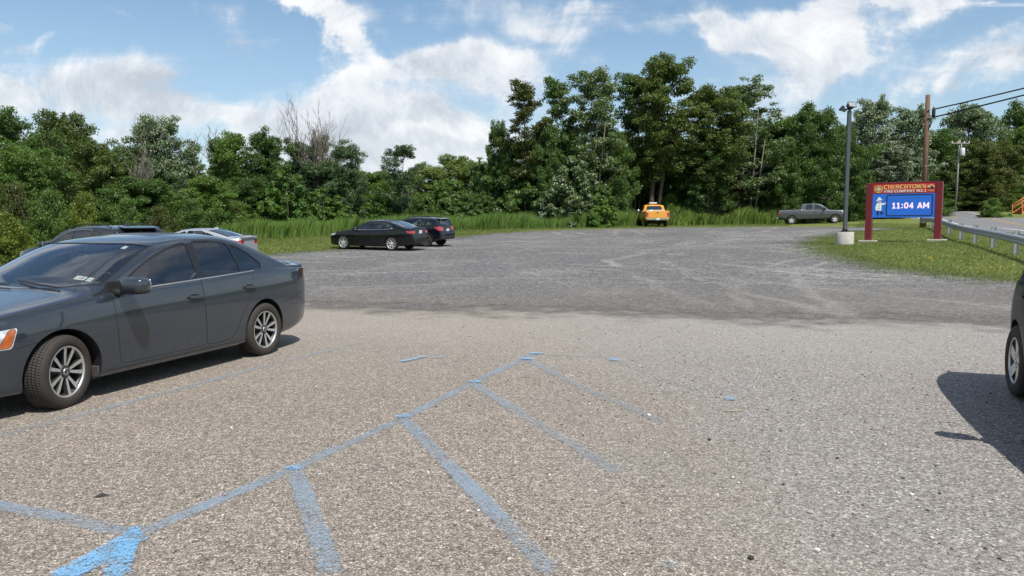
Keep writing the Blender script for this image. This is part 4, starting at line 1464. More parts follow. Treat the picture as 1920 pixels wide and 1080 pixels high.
lamp = lambda p, reg, name, m_, ymin, **k: dict(p=p, reg=reg, name=name, m=m_, ymin=ymin, **k)
HOOD = lambda f, r, wf, wr: [(f, -wf), (f - .5, -wr + .05), (r + .3, -wr), (r - .12, -wr + .03), (r + .02, -wr * .5), (r + .06, 0), (r + .02, wr * .5), (r - .12, wr - .03), (r + .3, wr), (f - .5, wr - .05), (f, wf)]

JETTA = dict(wb=2.651, W=1.778, R=.312, arch=.362, track=1.555, ns=92, tumble=.40, lift=0.0,
    prof=[(2.22, .48), (2.215, .60), (2.17, .70), (2.05, .77), (1.85, .835), (1.5, .895), (1.25, .935), (1.12, .955), (1.03, .978), (.85, 1.070), (.6, 1.198), (.38, 1.305), (.22, 1.366), (-.05, 1.415), (-.42, 1.443), (-.75, 1.444), (-1.02, 1.412), (-1.25, 1.35), (-1.52, 1.245), (-1.76, 1.14), (-1.90, 1.085), (-2.05, 1.066), (-2.2, 1.064), (-2.31, 1.074), (-2.345, 1.05), (-2.37, .95), (-2.385, .82), (-2.40, .70), (-2.41, .55)],
    belt=[(2.25, .66), (1.95, .765), (1.6, .825), (1.3, .865), (.9, .905), (.7, .925), (-.3, .965), (-1.2, 1.0), (-1.8, 1.0), (-2.3, .97), (-2.42, .88)],
    plan=[(2.22, .60), (2.15, .74), (2.0, .87), (1.75, .95), (1.3, .985), (.8, 1.0), (-.8, 1.0), (-1.5, .985), (-2.0, .945), (-2.25, .88), (-2.36, .80), (-2.41, .70)],
    bot=[(2.22, .24), (1.9, .19), (1.2, .18), (-1.2, .18), (-1.9, .22), (-2.41, .33)],
    crown=[(2.2, .06), (1.0, .07), (.6, .085), (0, .075), (-1.2, .075), (-2.0, .06), (-2.4, .03)],
    windows=[dict(p=[(.71, .955), (.48, 1.09), (.27, 1.192), (.06, 1.266), (-.12, 1.312), (-.265, 1.338), (-.28, .990)], door=0, r=.05, ring=.02),
             dict(p=[(-.37, .994), (-.37, 1.347), (-.63, 1.347), (-.87, 1.318), (-.945, 1.015)], door=1, r=.04, ring=.02),
             dict(p=[(-.978, 1.017), (-.905, 1.308), (-1.02, 1.272), (-1.18, 1.19), (-1.325, 1.085), (-1.31, 1.032)], door=None, r=.03, ring=.018)],
    dark_side=[[(-.28, .985), (-.265, 1.34), (-.38, 1.35), (-.38, .985)]],
    screen=(1.06, .28, .20, .10, .05), back=(-1.82, -1.14, -.14, -.06, .06),
    lamps=[lamp([(1.715, .722), (1.765, .722), (1.85, .60), (1.86, .582), (1.77, .585)], 7, 'turn_signal', M['amber'], .4),
           lamp([(1.865, .70), (1.91, .70), (1.985, .60), (1.94, .60)], 10, 'daytime_light', M['white'], .4),
           lamp([(1.70, .732), (2.3, .685), (2.3, .56), (1.76, .575)], 6, 'headlight', M['headlamp'], .34),
           lamp([(-2.17, .985), (-2.5, 1.0), (-2.5, .81), (-2.22, .80)], 8, 'taillight', M['taildark'], .36)],
    doors=[[(.83, 1.1, .01), (.79, .62), (.76, .285), (-.35, .285), (-.29, 1.1, .01)], [(-.30, 1.1, .01), (-.36, .285), (-.76, .285, .14), (-.93, .56, .2), (-1.10, .80, .1), (-1.17, 1.1, .01)]],
    lines=[([(1.74, .567), (1.55, .60), (1.3, .60)], .006), ([(-2.3, .80), (-2.26, .71), (-1.7, .60)], .006), ([(1.1, .245), (-1.1, .245)], .005)],
    top_panels=[(HOOD(2.08, 1.09, .48, .70), 31), ([(-.16, -.42), (-.74, -.42), (-.74, .42), (-.16, .42)], 33), ([(-1.93, -.60), (-2.30, -.60), (-2.30, .60), (-1.93, .60)], 32)],
    names={31: ('hood', None), 32: ('trunk_lid', None), 33: ('sunroof', M['trimblack'])},
    handles=[(-.19, .80, 0), (-1.05, .832, 1)], mirror=(.745, .995, .165, .25, .15),
    chrome_lines=[([(.76, .932), (-.3, .973), (-.9, .998), (-1.27, 1.014)], .0085)],
    inside=dict(front=[(-.28, .38), (-.28, -.38)], rear=(-1.12, 1.3, .36), m=M['cabinbeige'], dash=(.76, .92), floor=(-1.3, .8, .8, .7), rvm=(.38, 1.22)),
    wheel=WH['jetta'], steer=.21)

BLACKSEDAN = dict(wb=2.79, W=1.84, R=.335, track=1.59, ns=64, tumble=.42,
    prof=[(2.375, .50), (2.36, .62), (2.3, .72), (2.1, .80), (1.7, .90), (1.3, .96), (1.05, 1.0), (.95, 1.03), (.6, 1.20), (.25, 1.36), (0, 1.43), (-.35, 1.465), (-.75, 1.465), (-1.1, 1.43), (-1.45, 1.34), (-1.8, 1.22), (-2.05, 1.145), (-2.25, 1.115), (-2.42, 1.12), (-2.46, 1.07), (-2.5, .9), (-2.53, .75), (-2.56, .6), (-2.565, .45)],
    belt=[(2.4, .68), (1.9, .81), (1.3, .89), (.7, .95), (-.3, .985), (-1.2, 1.02), (-1.9, 1.03), (-2.4, 1.0), (-2.56, .9)],
    plan=[(2.375, .55), (2.3, .73), (2.1, .88), (1.8, .96), (1.3, .99), (.7, 1.0), (-.9, 1.0), (-1.6, .985), (-2.1, .94), (-2.4, .87), (-2.52, .80), (-2.565, .72)],
    bot=[(2.375, .24), (1.9, .19), (1.2, .18), (-1.2, .18), (-1.9, .22), (-2.565, .30)],
    windows=[dict(p=[(.70, .985), (.35, 1.14), (.05, 1.265), (-.25, 1.345), (-.28, 1.012)], door=0), dict(p=[(-.36, 1.015), (-.34, 1.358), (-.75, 1.355), (-1.0, 1.315), (-1.06, 1.043)], door=1), dict(p=[(-1.10, 1.05), (-1.05, 1.30), (-1.28, 1.21), (-1.46, 1.10, .02)], door=None, r=.02)],
    screen=(.98, .12, .28, .12, .05), back=(-2.03, -1.22, -.16, -.08, .06),
    lamps=[lamp([(1.80, .81), (2.26, .735), (2.26, .65), (1.95, .69)], 6, 'headlight', M['headlamp'], .5), lamp([(-2.16, .965), (-2.6, .955), (-2.6, .84), (-2.34, .845)], 8, 'taillight', M['taillamp'], .5)],
    doors=[[(.86, 1.1, .01), (.82, .62), (.78, .28), (-.34, .28), (-.30, 1.1, .01)], [(-.31, 1.1, .01), (-.35, .28), (-.84, .28, .12), (-1.02, .58, .2), (-1.2, .82, .1), (-1.26, 1.1, .01)]],
    lines=[([(-2.3, .80), (-2.25, .70), (-1.75, .60)], .006)],
    top_panels=[(HOOD(2.2, 1.0, .5, .72), 31)], names={31: ('hood', None)},
    rear_panels=[([(-.5, .60), (.5, .60), (.55, 1.05), (-.55, 1.05)], 32, .05)],
    handles=[(-.16, .84, 0), (-1.08, .87, 1)], mirror=(.62, 1.03, .15, .22, .14),
    chrome_lines=[([(.74, .965), (-.3, 1.0), (-1.2, 1.035), (-1.46, 1.075)], .011), ([(-1.46, 1.08), (-1.28, 1.225), (-1.08, 1.315)], .009)],
    inside=dict(front=[(-.25, .38), (-.25, -.38)], rear=(-1.12, 1.3, .38), m=M['cabin'], dash=(.68, .95), floor=(-1.3, .85, .8, .7), rvm=(.25, 1.28)), wheel=WH['mazda'])
BLACKSEDAN['names'][32] = ('trunk_lid', None)

CROSS = dict(wb=2.635, W=1.78, R=.340, arch=.395, track=1.53, ns=64, tumble=.33, cladding=.06,
    prof=[(2.21, .55), (2.19, .75), (2.1, .86), (1.8, .96), (1.3, 1.04), (1.0, 1.075), (.9, 1.11), (.5, 1.31), (.2, 1.44), (-.05, 1.50), (-.5, 1.53), (-1.0, 1.535), (-1.5, 1.51), (-1.83, 1.47), (-1.9, 1.43), (-1.98, 1.27), (-2.06, 1.10), (-2.12, .99), (-2.16, .82), (-2.21, .70), (-2.235, .5)],
    belt=[(2.25, .75), (1.8, .88), (1.3, .95), (.7, 1.0), (-.3, 1.03), (-1.2, 1.07), (-1.9, 1.08), (-2.2, .95)],
    plan=[(2.21, .58), (2.1, .80), (1.85, .93), (1.3, .99), (.7, 1.0), (-1.0, 1.0), (-1.6, .975), (-2.0, .92), (-2.18, .85), (-2.235, .75)],
    bot=[(2.21, .34), (1.9, .28), (1.2, .26), (-1.2, .26), (-1.8, .30), (-2.235, .40)], crown=[(2.2, .06), (0, .08), (-1.5, .08), (-2.2, .05)],
    windows=[dict(p=[(.66, 1.03), (.35, 1.19), (.05, 1.32), (-.2, 1.39), (-.24, 1.06)], door=0), dict(p=[(-.32, 1.062), (-.30, 1.405), (-.75, 1.41), (-.98, 1.39), (-1.05, 1.095)], door=1), dict(p=[(-1.10, 1.10), (-1.05, 1.38), (-1.35, 1.34), (-1.62, 1.18)], door=None)],
    screen=(.93, .10, .26, .1, .05),
    lamps=[lamp([(1.7, .92), (2.3, .80), (2.3, .68), (1.85, .74)], 6, 'headlight', M['headlamp'], .36), lamp([(-1.80, 1.05), (-2.3, 1.05), (-2.3, .84), (-2.0, .86)], 8, 'taillight', M['taillamp'], .46)],
    doors=[[(.80, 1.2, .01), (.78, .70), (.74, .36), (-.30, .36), (-.25, 1.2, .01)], [(-.26, 1.2, .01), (-.31, .36), (-.75, .36, .12), (-.95, .66, .2), (-1.1, .90, .1), (-1.16, 1.2, .01)]],
    plastic_side=[[(1.0, .2), (1.0, .37), (-1.0, .37), (-1.0, .2)]],
    rear_panels=[([(-.52, 1.13), (.52, 1.13), (.46, 1.40), (-.46, 1.40)], 3, .06), ([(-.9, .40), (.9, .40), (.9, .56), (-.9, .56)], 9, .02), ([(-.60, .62), (.60, .62), (.64, 1.09), (-.64, 1.09)], 32, .05)],
    top_panels=[(HOOD(2.05, .98, .5, .70), 31)], names={31: ('hood', None), 32: ('tailgate', None)},
    handles=[(-.12, .90, 0), (-1.0, .93, 1)], mirror=(.60, 1.07, .15, .22, .15), chrome_lines=[],
    inside=dict(front=[(-.25, .37), (-.25, -.37)], rear=(-1.1, 1.25, .45), m=M['cabin'], dash=(.66, 1.0), floor=(-1.3, .8, .8, .7), rvm=(.22, 1.34), z=.38), wheel=WH['cross'])

SUV = dict(wb=2.66, W=1.845, R=.350, arch=.405, track=1.57, ns=72, tumble=.33,
    prof=[(2.28, .55), (2.26, .80), (2.17, .93), (1.8, 1.02), (1.3, 1.09), (1.0, 1.12), (.9, 1.16), (.5, 1.38), (.2, 1.53), (-.05, 1.605), (-.5, 1.645), (-1.0, 1.65), (-1.5, 1.62), (-1.88, 1.575), (-1.95, 1.54), (-2.05, 1.36), (-2.14, 1.18), (-2.2, 1.06), (-2.24, .85), (-2.29, .72), (-2.31, .5)],
    belt=[(2.3, .80), (1.8, .93), (1.3, 1.0), (.7, 1.06), (-.3, 1.10), (-1.2, 1.15), (-1.9, 1.17), (-2.25, 1.0)],
    plan=[(2.28, .58), (2.17, .80), (1.9, .93), (1.3, .99), (.7, 1.0), (-1.0, 1.0), (-1.6, .975), (-2.05, .92), (-2.24, .85), (-2.31, .75)],
    bot=[(2.28, .30), (1.9, .25), (1.2, .23), (-1.2, .23), (-1.8, .28), (-2.31, .38)], crown=[(2.2, .06), (0, .085), (-1.5, .08), (-2.2, .05)],
    windows=[dict(p=[(.66, 1.09), (.35, 1.26), (.05, 1.40), (-.2, 1.48), (-.26, 1.13)], door=0), dict(p=[(-.34, 1.135), (-.32, 1.50), (-.75, 1.51), (-1.02, 1.495), (-1.10, 1.175)], door=1), dict(p=[(-1.16, 1.18), (-1.10, 1.485), (-1.4, 1.44), (-1.62, 1.25)], door=None)],
    screen=(.93, .10, .26, .1, .05),
    lamps=[lamp([(1.90, .95), (2.4, .87), (2.4, .78), (2.02, .85)], 6, 'headlight', M['headlamp'], .45), lamp([(-1.85, 1.14), (-2.4, 1.12), (-2.4, .95), (-2.05, .98)], 8, 'taillight', M['taillamp'], .46)],
    doors=[[(.80, 1.3, .01), (.78, .74), (.74, .34), (-.32, .34), (-.27, 1.3, .01)], [(-.28, 1.3, .01), (-.33, .34), (-.75, .34, .12), (-.97, .66, .2), (-1.12, .95, .1), (-1.2, 1.3, .01)]],
    rear_panels=[([(-.58, 1.20), (.58, 1.20), (.50, 1.50), (-.50, 1.50)], 3, .06), ([(-.62, .66), (.62, .66), (.66, 1.15), (-.66, 1.15)], 32, .05)],
    top_panels=[(HOOD(2.1, .98, .5, .74), 31)], names={31: ('hood', None), 32: ('tailgate', None)},
    handles=[(-.14, .97, 0), (-1.05, 1.0, 1)], mirror=(.60, 1.13, .16, .23, .17), chrome_lines=[([(.70, 1.07), (-.3, 1.115), (-1.1, 1.16), (-1.6, 1.22)], .008), ([(.64, 1.12), (.35, 1.285), (.03, 1.425), (-.25, 1.512), (-.75, 1.535), (-1.1, 1.515)], .009)],
    inside=dict(front=[(-.25, .39), (-.25, -.39)], rear=(-1.1, 1.3, .5), m=M['cabin'], dash=(.66, 1.05), floor=(-1.3, .8, .8, .8), rvm=(.22, 1.42), z=.45), wheel=WH['suv'])

SILVER = dict(wb=2.70, W=1.80, R=.325, track=1.56, ns=60, tumble=.42,
    prof=[(2.24, .48), (2.23, .62), (2.15, .72), (1.9, .80), (1.5, .89), (1.15, .95), (.98, .98), (.90, 1.01), (.5, 1.20), (.15, 1.345), (-.1, 1.40), (-.45, 1.43), (-.85, 1.425), (-1.2, 1.38), (-1.6, 1.275), (-1.95, 1.16), (-2.1, 1.115), (-2.22, 1.11), (-2.3, 1.13), (-2.34, 1.08), (-2.36, .95), (-2.38, .8), (-2.40, .65), (-2.41, .48)],
    belt=[(2.25, .66), (1.9, .77), (1.3, .87), (.7, .93), (-.3, .97), (-1.2, 1.02), (-1.9, 1.04), (-2.3, 1.0), (-2.41, .9)],
    plan=[(2.24, .58), (2.15, .76), (1.95, .89), (1.6, .97), (1.2, .99), (.7, 1.0), (-.9, 1.0), (-1.6, .98), (-2.0, .94), (-2.25, .88), (-2.36, .80), (-2.41, .72)],
    bot=[(2.24, .24), (1.9, .19), (1.2, .18), (-1.2, .18), (-1.9, .22), (-2.41, .30)],
    windows=[dict(p=[(.62, .965), (.3, 1.115), (0, 1.24), (-.28, 1.318), (-.32, 1.0)], door=0), dict(p=[(-.40, 1.0), (-.38, 1.328), (-.75, 1.325), (-1.05, 1.28), (-1.16, 1.04)], door=1), dict(p=[(-1.21, 1.045), (-1.11, 1.26), (-1.32, 1.18), (-1.46, 1.09, .02)], door=None, r=.02)],
    screen=(.92, .08, .27, .11, .05), back=(-2.04, -1.25, -.16, -.08, .07),
    lamps=[lamp([(1.70, .79), (2.12, .71), (2.12, .63), (1.85, .67)], 6, 'headlight', M['headlamp'], .5), lamp([(-2.10, .98), (-2.5, .98), (-2.5, .82), (-2.22, .84)], 8, 'taillight', M['taillamp'], .44)],
    doors=[[(.82, 1.1, .01), (.79, .62), (.75, .28), (-.37, .28), (-.32, 1.1, .01)], [(-.33, 1.1, .01), (-.38, .28), (-.80, .28, .12), (-.98, .58, .2), (-1.15, .82, .1), (-1.22, 1.1, .01)]],
    top_panels=[(HOOD(2.08, .94, .48, .70), 31)], names={31: ('hood', None)},
    handles=[(-.2, .82, 0), (-1.08, .85, 1)], mirror=(.54, 1.0, .15, .22, .14), chrome_lines=[],
    inside=dict(front=[(-.28, .37), (-.28, -.37)], rear=(-1.12, 1.3, .36), m=M['cabin'], dash=(.64, .93), floor=(-1.3, .8, .8, .7), rvm=(.20, 1.25)), wheel=WH['suv'])

PRIUS = dict(wb=2.70, W=1.745, R=.318, arch=.366, track=1.52, ns=84, tumble=.36,
    prof=[(2.25, .48), (2.23, .64), (2.1, .76), (1.7, .90), (1.35, .99), (1.15, 1.05), (.7, 1.24), (.3, 1.39), (0, 1.465), (-.35, 1.495), (-.7, 1.49), (-1.1, 1.45), (-1.5, 1.38), (-1.85, 1.29), (-1.93, 1.255), (-1.99, 1.12), (-2.06, 1.0), (-2.10, .93), (-2.16, .80), (-2.21, .68), (-2.23, .55), (-2.23001, .46)],
    belt=[(2.25, .66), (1.9, .79), (1.3, .90), (.7, .97), (-.3, 1.01), (-1.2, 1.03), (-1.7, .99), (-2.0, .88), (-2.12, .80), (-2.23, .7)],
    plan=[(2.25, .58), (2.15, .76), (1.95, .88), (1.6, .96), (1.2, .99), (.6, 1.0), (-1.0, 1.0), (-1.45, .98), (-1.75, .93), (-1.95, .88), (-2.1, .83), (-2.18, .79), (-2.231, .72)],
    bot=[(2.25, .24), (1.9, .19), (1.2, .17), (-1.2, .17), (-1.8, .21), (-2.231, .30)], crown=[(2.2, .06), (.6, .09), (0, .085), (-1.5, .08), (-2.2, .05)],
    windows=[dict(p=[(.72, 1.0), (.4, 1.14), (.05, 1.29), (-.28, 1.375), (-.32, 1.035)], door=0), dict(p=[(-.40, 1.04), (-.38, 1.385), (-.8, 1.37), (-1.12, 1.325), (-1.2, 1.08)], door=1), dict(p=[(-1.26, 1.085), (-1.18, 1.31), (-1.45, 1.235), (-1.6, 1.13)], door=None)],
    screen=(1.12, .15, .24, .12, .05), back=(-1.88, -1.15, -.10, -.06, .08),
    lamps=[lamp([(1.68, .86), (2.10, .765), (2.10, .69), (1.86, .72)], 6, 'headlight', M['headlamp'], .50), lamp([(-1.86, 1.10), (-2.3, 1.10), (-2.3, .84), (-2.02, .86)], 8, 'taillight', M['taillamp'], .52)],
    doors=[[(.88, 1.2, .01), (.84, .64), (.78, .27), (-.38, .27), (-.33, 1.2, .01)], [(-.34, 1.2, .01), (-.39, .27), (-.80, .27, .12), (-.99, .58, .2), (-1.16, .85, .1), (-1.24, 1.2, .01)]],
    lines=[([(-2.12, .79), (-2.02, .69), (-1.68, .50)], .008)],
    front_panels=[([(-.50, .30), (.50, .30), (.42, .47), (-.42, .47)], 9, .04)],
    top_panels=[(HOOD(2.1, 1.16, .48, .68), 31)], names={31: ('hood', None)},
    handles=[(-.2, .87, 0), (-1.1, .91, 1)], mirror=(.62, 1.03, .15, .23, .15), chrome_lines=[],
    inside=dict(front=[(-.25, .37), (-.25, -.37)], rear=(-1.12, 1.25, .4), m=M['cabin'], dash=(.75, .97), floor=(-1.3, .8, .8, .7), rvm=(.25, 1.3), z=.34), wheel=WH['prius'])

TRUCK = dict(wb=3.50, W=2.02, R=.395, arch=.47, track=1.70, ns=80, tumble=.26, lift=.03,
    prof=[(2.70, .75), (2.69, 1.02), (2.64, 1.13), (2.3, 1.19), (1.6, 1.24), (1.3, 1.27), (1.2, 1.30), (.85, 1.58), (.60, 1.78), (.38, 1.87), (-.1, 1.915), (-.5, 1.905), (-.72, 1.87), (-.78, 1.80), (-.84, 1.42), (-.86, 1.36), (-.92, 1.35), (-2.84, 1.35), (-2.87, 1.33), (-2.89, 1.0), (-2.90, .72)],
    belt=[(2.7, 1.0), (2.2, 1.11), (1.3, 1.19), (.8, 1.24), (-.8, 1.28), (-.9, 1.315), (-2.9, 1.315)],
    plan=[(2.70, .84), (2.6, .92), (2.3, .97), (1.7, .985), (1.0, .985), (-.8, .985), (-.9, 1.0), (-2.75, 1.0), (-2.86, .985), (-2.90, .965)],
    bot=[(2.70, .50), (1.9, .46), (-2.0, .46), (-2.4, .56), (-2.90, .64)], crown=[(2.6, .05), (1.0, .06), (0, .07), (-.8, .06), (-1, .03)],
    windows=[dict(p=[(.86, 1.275), (.50, 1.57), (.30, 1.73), (.08, 1.78), (.06, 1.295)], door=0), dict(p=[(-.06, 1.31), (-.04, 1.78), (-.42, 1.775), (-.45, 1.32)], door=None)],
    screen=(1.18, .42, .16, .05, .06),
    cab_back=[(-.66, 1.42), (.66, 1.42), (.60, 1.76), (-.60, 1.76)],
    lamps=[lamp([(2.35, 1.06), (2.8, 1.03), (2.8, .84), (2.45, .84)], 6, 'headlight', M['headlamp'], .56), lamp([(-2.76, 1.22), (-2.95, 1.22), (-2.95, .84), (-2.76, .84)], 8, 'taillight', M['taillamp'], .79)],
    doors=[[(1.12, 1.4, .01), (1.10, .90), (1.06, .56), (.02, .56), (.0, 1.4, .01)]],
    rear_panels=[([(-.755, .74), (.755, .74), (.755, 1.315), (-.755, 1.315)], 32, .03)],
    top_panels=[(HOOD(2.6, 1.24, .74, .80), 31)], names={31: ('hood', None), 32: ('tailgate', None)},
    handles=[(.13, 1.08, 0)], mirror=(.86, 1.36, .14, .26, .24), mirrorm=M['black'], handlem=M['black'], chrome_lines=[],
    bed=(-.98, -2.80, .80, .78),
    inside=dict(front=[(0, .42), (0, -.42)], rear=(-.42, 1.3, .62), m=M['cabin'], dash=(.82, 1.24), floor=(-.6, 1.0, 0, .8), rvm=(.45, 1.66), z=.62), wheel=WH['work'])

import copy as _copy
SILVERADO = _copy.copy(TRUCK)
SILVERADO.update(wb=3.65, R=.385, arch=.46, track=1.72, wheel=WH['truck'], mirrorm=M['black'],
    prof=[(2.85, .70), (2.84, .98), (2.78, 1.10), (2.4, 1.17), (1.7, 1.23), (1.45, 1.25), (1.35, 1.28), (.95, 1.56), (.68, 1.75), (.45, 1.83), (0, 1.865), (-.5, 1.865), (-.85, 1.84), (-.96, 1.78), (-1.04, 1.42), (-1.06, 1.345), (-1.12, 1.34), (-2.92, 1.34), (-2.95, 1.32), (-2.97, 1.0), (-2.98, .70)],
    belt=[(2.8, .97), (2.3, 1.09), (1.4, 1.17), (.8, 1.21), (-.9, 1.26), (-1.1, 1.305), (-2.98, 1.305)],
    plan=[(2.85, .80), (2.75, .90), (2.4, .965), (1.8, .985), (1.0, .985), (-.95, .985), (-1.1, 1.0), (-2.8, 1.0), (-2.94, .985), (-2.98, .965)],
    bot=[(2.85, .45), (1.9, .44), (-2.0, .44), (-2.4, .52), (-2.98, .60)],
    windows=[dict(p=[(.96, 1.245), (.62, 1.50), (.38, 1.68), (.14, 1.745), (.10, 1.27)], door=0), dict(p=[(-.12, 1.285), (-.10, 1.745), (-.55, 1.74), (-.62, 1.29)], door=1)],
    screen=(1.33, .50, .16, .05, .06), cab_back=[(-.66, 1.42), (.66, 1.42), (.60, 1.74), (-.60, 1.74)],
    lamps=[lamp([(2.38, 1.05), (2.95, 1.02), (2.95, .86), (2.5, .86)], 6, 'headlight', M['headlamp'], .56), lamp([(-2.86, 1.20), (-3.1, 1.20), (-3.1, .84), (-2.86, .84)], 8, 'taillight', M['taillamp'], .8)],
    doors=[[(1.24, 1.4, .01), (1.22, .90), (1.18, .54), (.02, .54), (.0, 1.4, .01)], [(-.01, 1.4, .01), (.0, .54), (-.86, .54), (-.88, 1.4, .01)]],
    front_panels=[([(-.60, .70), (.60, .70), (.62, 1.06), (-.62, 1.06)], 34, .03), ([(-.95, .44), (.95, .44), (.95, .66), (-.95, .66)], 35, .03)],
    top_panels=[(HOOD(2.72, 1.38, .74, .80), 31)], names={31: ('hood', None), 32: ('tailgate', None), 34: ('grille', M['trimblack']), 35: ('bumper', M['chrome'])},
    handles=[(.16, 1.05, 0)], mirror=(.94, 1.33, .14, .24, .24), bed=(-1.18, -2.88, .80, .78),
    lines=[([(-1.09, .5), (-1.09, 1.3)], .012)],
    inside=dict(front=[(.05, .42), (.05, -.42)], rear=(-.55, 1.3, .62), m=M['cabin'], dash=(.92, 1.2), floor=(-.7, 1.1, 0, .8), rvm=(.5, 1.62), z=.60))


def near_wheel_frame(cR, h, sp, side=1):
    """vehicle centre from the contact point of one rear wheel (side=1: left) and the heading"""
    h = Vector(h).to_2d().normalized()
    l = Vector((-h.y, h.x))
    c = Vector((cR.x, cR.y)) + h * sp['wb'] / 2 - l * side * (sp['track'] / 2 + .07)
    return Vector((c.x, c.y, 0)), atan2(h.y, h.x)


def truck_bed(root, sp, cargo):
    x0, x1, yw, zf = sp['bed']
    zt = 1.345
    b = MB()
    b.box(((x0 + x1) / 2, 0, zf), (abs(x1 - x0), yw * 2, .03))
    for sg in (1, -1): b.box(((x0 + x1) / 2, sg * (yw + .01), (zf + zt) / 2), (abs(x1 - x0), .02, zt - zf))
    b.box((x0 + .01, 0, (zf + zt) / 2), (.02, yw * 2, zt - zf)); b.box((x1 - .01, 0, (zf + zt) / 2), (.02, yw * 2, zt - zf))
    for sg in (1, -1): b.box((-sp['wb'] / 2, sg * (yw - .12), zf + .12), (.9, .24, .24), .04)
    b.build('bed_liner', M['black'], root)


# near grey sedan -------------------------------------------------
A, B = at(118, 768), at(500, 666)
h = (A - B).to_2d().normalized()
l = Vector((-h.y, h.x))
mid = (A + B).to_2d() / 2 - l * (JETTA['track'] / 2 + .075)
jetta, SJ = build_car('grey_sedan', JETTA, 'grey metallic four door sedan parked nearest with its front wheel turned', 'car', (mid.x, mid.y, 0), atan2(h.y, h.x), None, M['paint_grey'], M['glass'])
print('jetta wb', (A - B).length)
# windscreen stickers, bumper intake and mudguard
st = MB()
def screen_pt(S, x, y, up=.006):
    i = int(np.argmin(np.abs(S.X - x)))
    sec = S.secs[i][25:][::-1]
    return Vector((S.X[i], y, float(np.interp(abs(y), sec[:, 0], sec[:, 1])) + up))
def sticker(S, root, x0, x1, y0, y1, mats_, up=-.012, name='sticker', txt=False):
    b = MB()
    q = [screen_pt(S, x, y, up) for x, y in ((x0, y0), (x0, y1), (x1, y1), (x1, y0))]
    b.add(q, [(0, 1, 2, 3)])
    n_ = (q[1] - q[0]).cross(q[3] - q[0]).normalized()
    if n_.z < 0: n_ = -n_
    if txt:
        for k in range(4):
            u0, u1, v = .12, (.9, .6, .8, .5)[k], .2 + .18 * k
            P = lambda u, w_: q[0].lerp(q[1], u).lerp(q[3].lerp(q[2], u), w_) + n_ * .003
            b.add([P(u0, v), P(u1, v), P(u1, v + .06), P(u0, v + .06)], [(0, 1, 2, 3)], 1)
    return b.build(name, mats_, root, False)
M['sticker'] = simple('sticker_paper', (.62, .64, .64), .6, 0, .06)
stick_b = simple('sticker_print', (.32, .10, .12), .6)
stick_g = simple('sticker_teal', (.10, .42, .44), .6)
sticker(SJ, jetta, .83, .785, .57, .45, [M['sticker'], stick_b], -.014, 'registration_sticker', True)
sticker(SJ, jetta, .83, .785, .645, .59, [M['sticker'], stick_g], -.014, 'inspection_sticker', True)
sticker(SJ, jetta, .29, .265, .50, .45, [M['sticker'], M['sticker']], -.014, 'toll_tag')
sticker(SJ, jetta, .32, .29, -.27, -.34, [M['sticker'], M['sticker']], -.014, 'toll_tag')
mg = MB()
for sg in (1, -1):
    mg = MB()
    mg.box((.965, sg * .79, .245), (.03, .10, .10), .01)
    mg.build('mud_guard', simple('dusty_plastic', (.06, .055, .05), .8), jetta)
wp = MB()
for (p0, p1) in (((1.02, .50), (.96, -.08)), ((1.03, -.10), (.97, -.62))):
    wp.tube([screen_pt(SJ, p0[0], p0[1], .02), screen_pt(SJ, .99, (p0[1] + p1[1]) / 2, .018), screen_pt(SJ, p1[0], p1[1], .016)], .008, 6)
wp.build('wiper', M['black'], jetta)
fb = MB()
fb.box((2.19, 0, .33), (.10, 1.0, .14), .03)
fb.build('lower_grille', M['black'], jetta)
an = MB()
superbox(an, (-1.28, 0, 1.43), (.17, .04, .06), .7, n=8)
an.build('antenna_fin', M['paint_grey'], jetta)

# black sedan and crossover ---------------------------------------
HD = (-.92, .392)
c, a = near_wheel_frame(at(734, 471), HD, BLACKSEDAN)
bs, SB = build_car('black_sedan', BLACKSEDAN, 'glossy black four door sedan with silver wheels on the far gravel', 'car', c, a, 'cars parked along the left edge of the gravel lot', M['paint_black'])
plate_on(bs, SB, -2.522, .90, 0, -.1)
c, a = near_wheel_frame(at(799, 463.5), HD, CROSS)
cr_, SC_ = build_car('black_crossover', CROSS, 'black crossover with roof rails and dark wheels behind the black sedan', 'car', c, a, 'cars parked along the left edge of the gravel lot', M['paint_black2'])
plate_on(cr_, SC_, -2.165, .86, 0, -.1)
def roof_extras(root, S, x0, x1, zspo, xs, ws, pm, rails=True, fin=None):
    b = MB()
    b.prism([(xs + .10, zspo + .012), (xs - .16, zspo - .03), (xs - .17, zspo - .055), (xs + .05, zspo - .035)], -ws / 2, ws / 2, 'xz')
    b.build('spoiler', pm, root)
    if rails:
        for sg in (1, -1):
            r_ = MB()
            pts = []
            for k in range(9):
                x = x0 + (x1 - x0) * k / 8
                y = (S.rail(x) * .92) * sg
                pts.append((x, y, S.top(x) - .03 + (.055 if 0 < k < 8 else 0.0)))
            r_.tube(pts, .016, 8)
            r_.build('roof_rail', M['black'], root)
    if fin is not None:
        f = MB()
        superbox(f, (fin, 0, S.top(fin) + .02), (.17, .04, .07), .7, n=8)
        f.build('antenna_fin', pm, root)
roof_extras(cr_, SC_, -.05, -1.6, 1.485, -1.86, 1.02, M['paint_black2'])
c = Vector((-11.93, 21.3, 0)); a = atan2(.423, -.906)
su, SS = build_car('dark_suv', SUV, 'dark grey suv with tinted windows beside the green bushes', 'car', c, a, 'cars parked along the left edge of the gravel lot', M['paint_dark'], M['glassdark'])
roof_extras(su, SS, -.1, -1.7, 1.60, -1.90, 1.12, M['paint_dark'], True, -1.45)
c = Vector((-12.2, 28.3, 0)); a = atan2(.10, -.99)
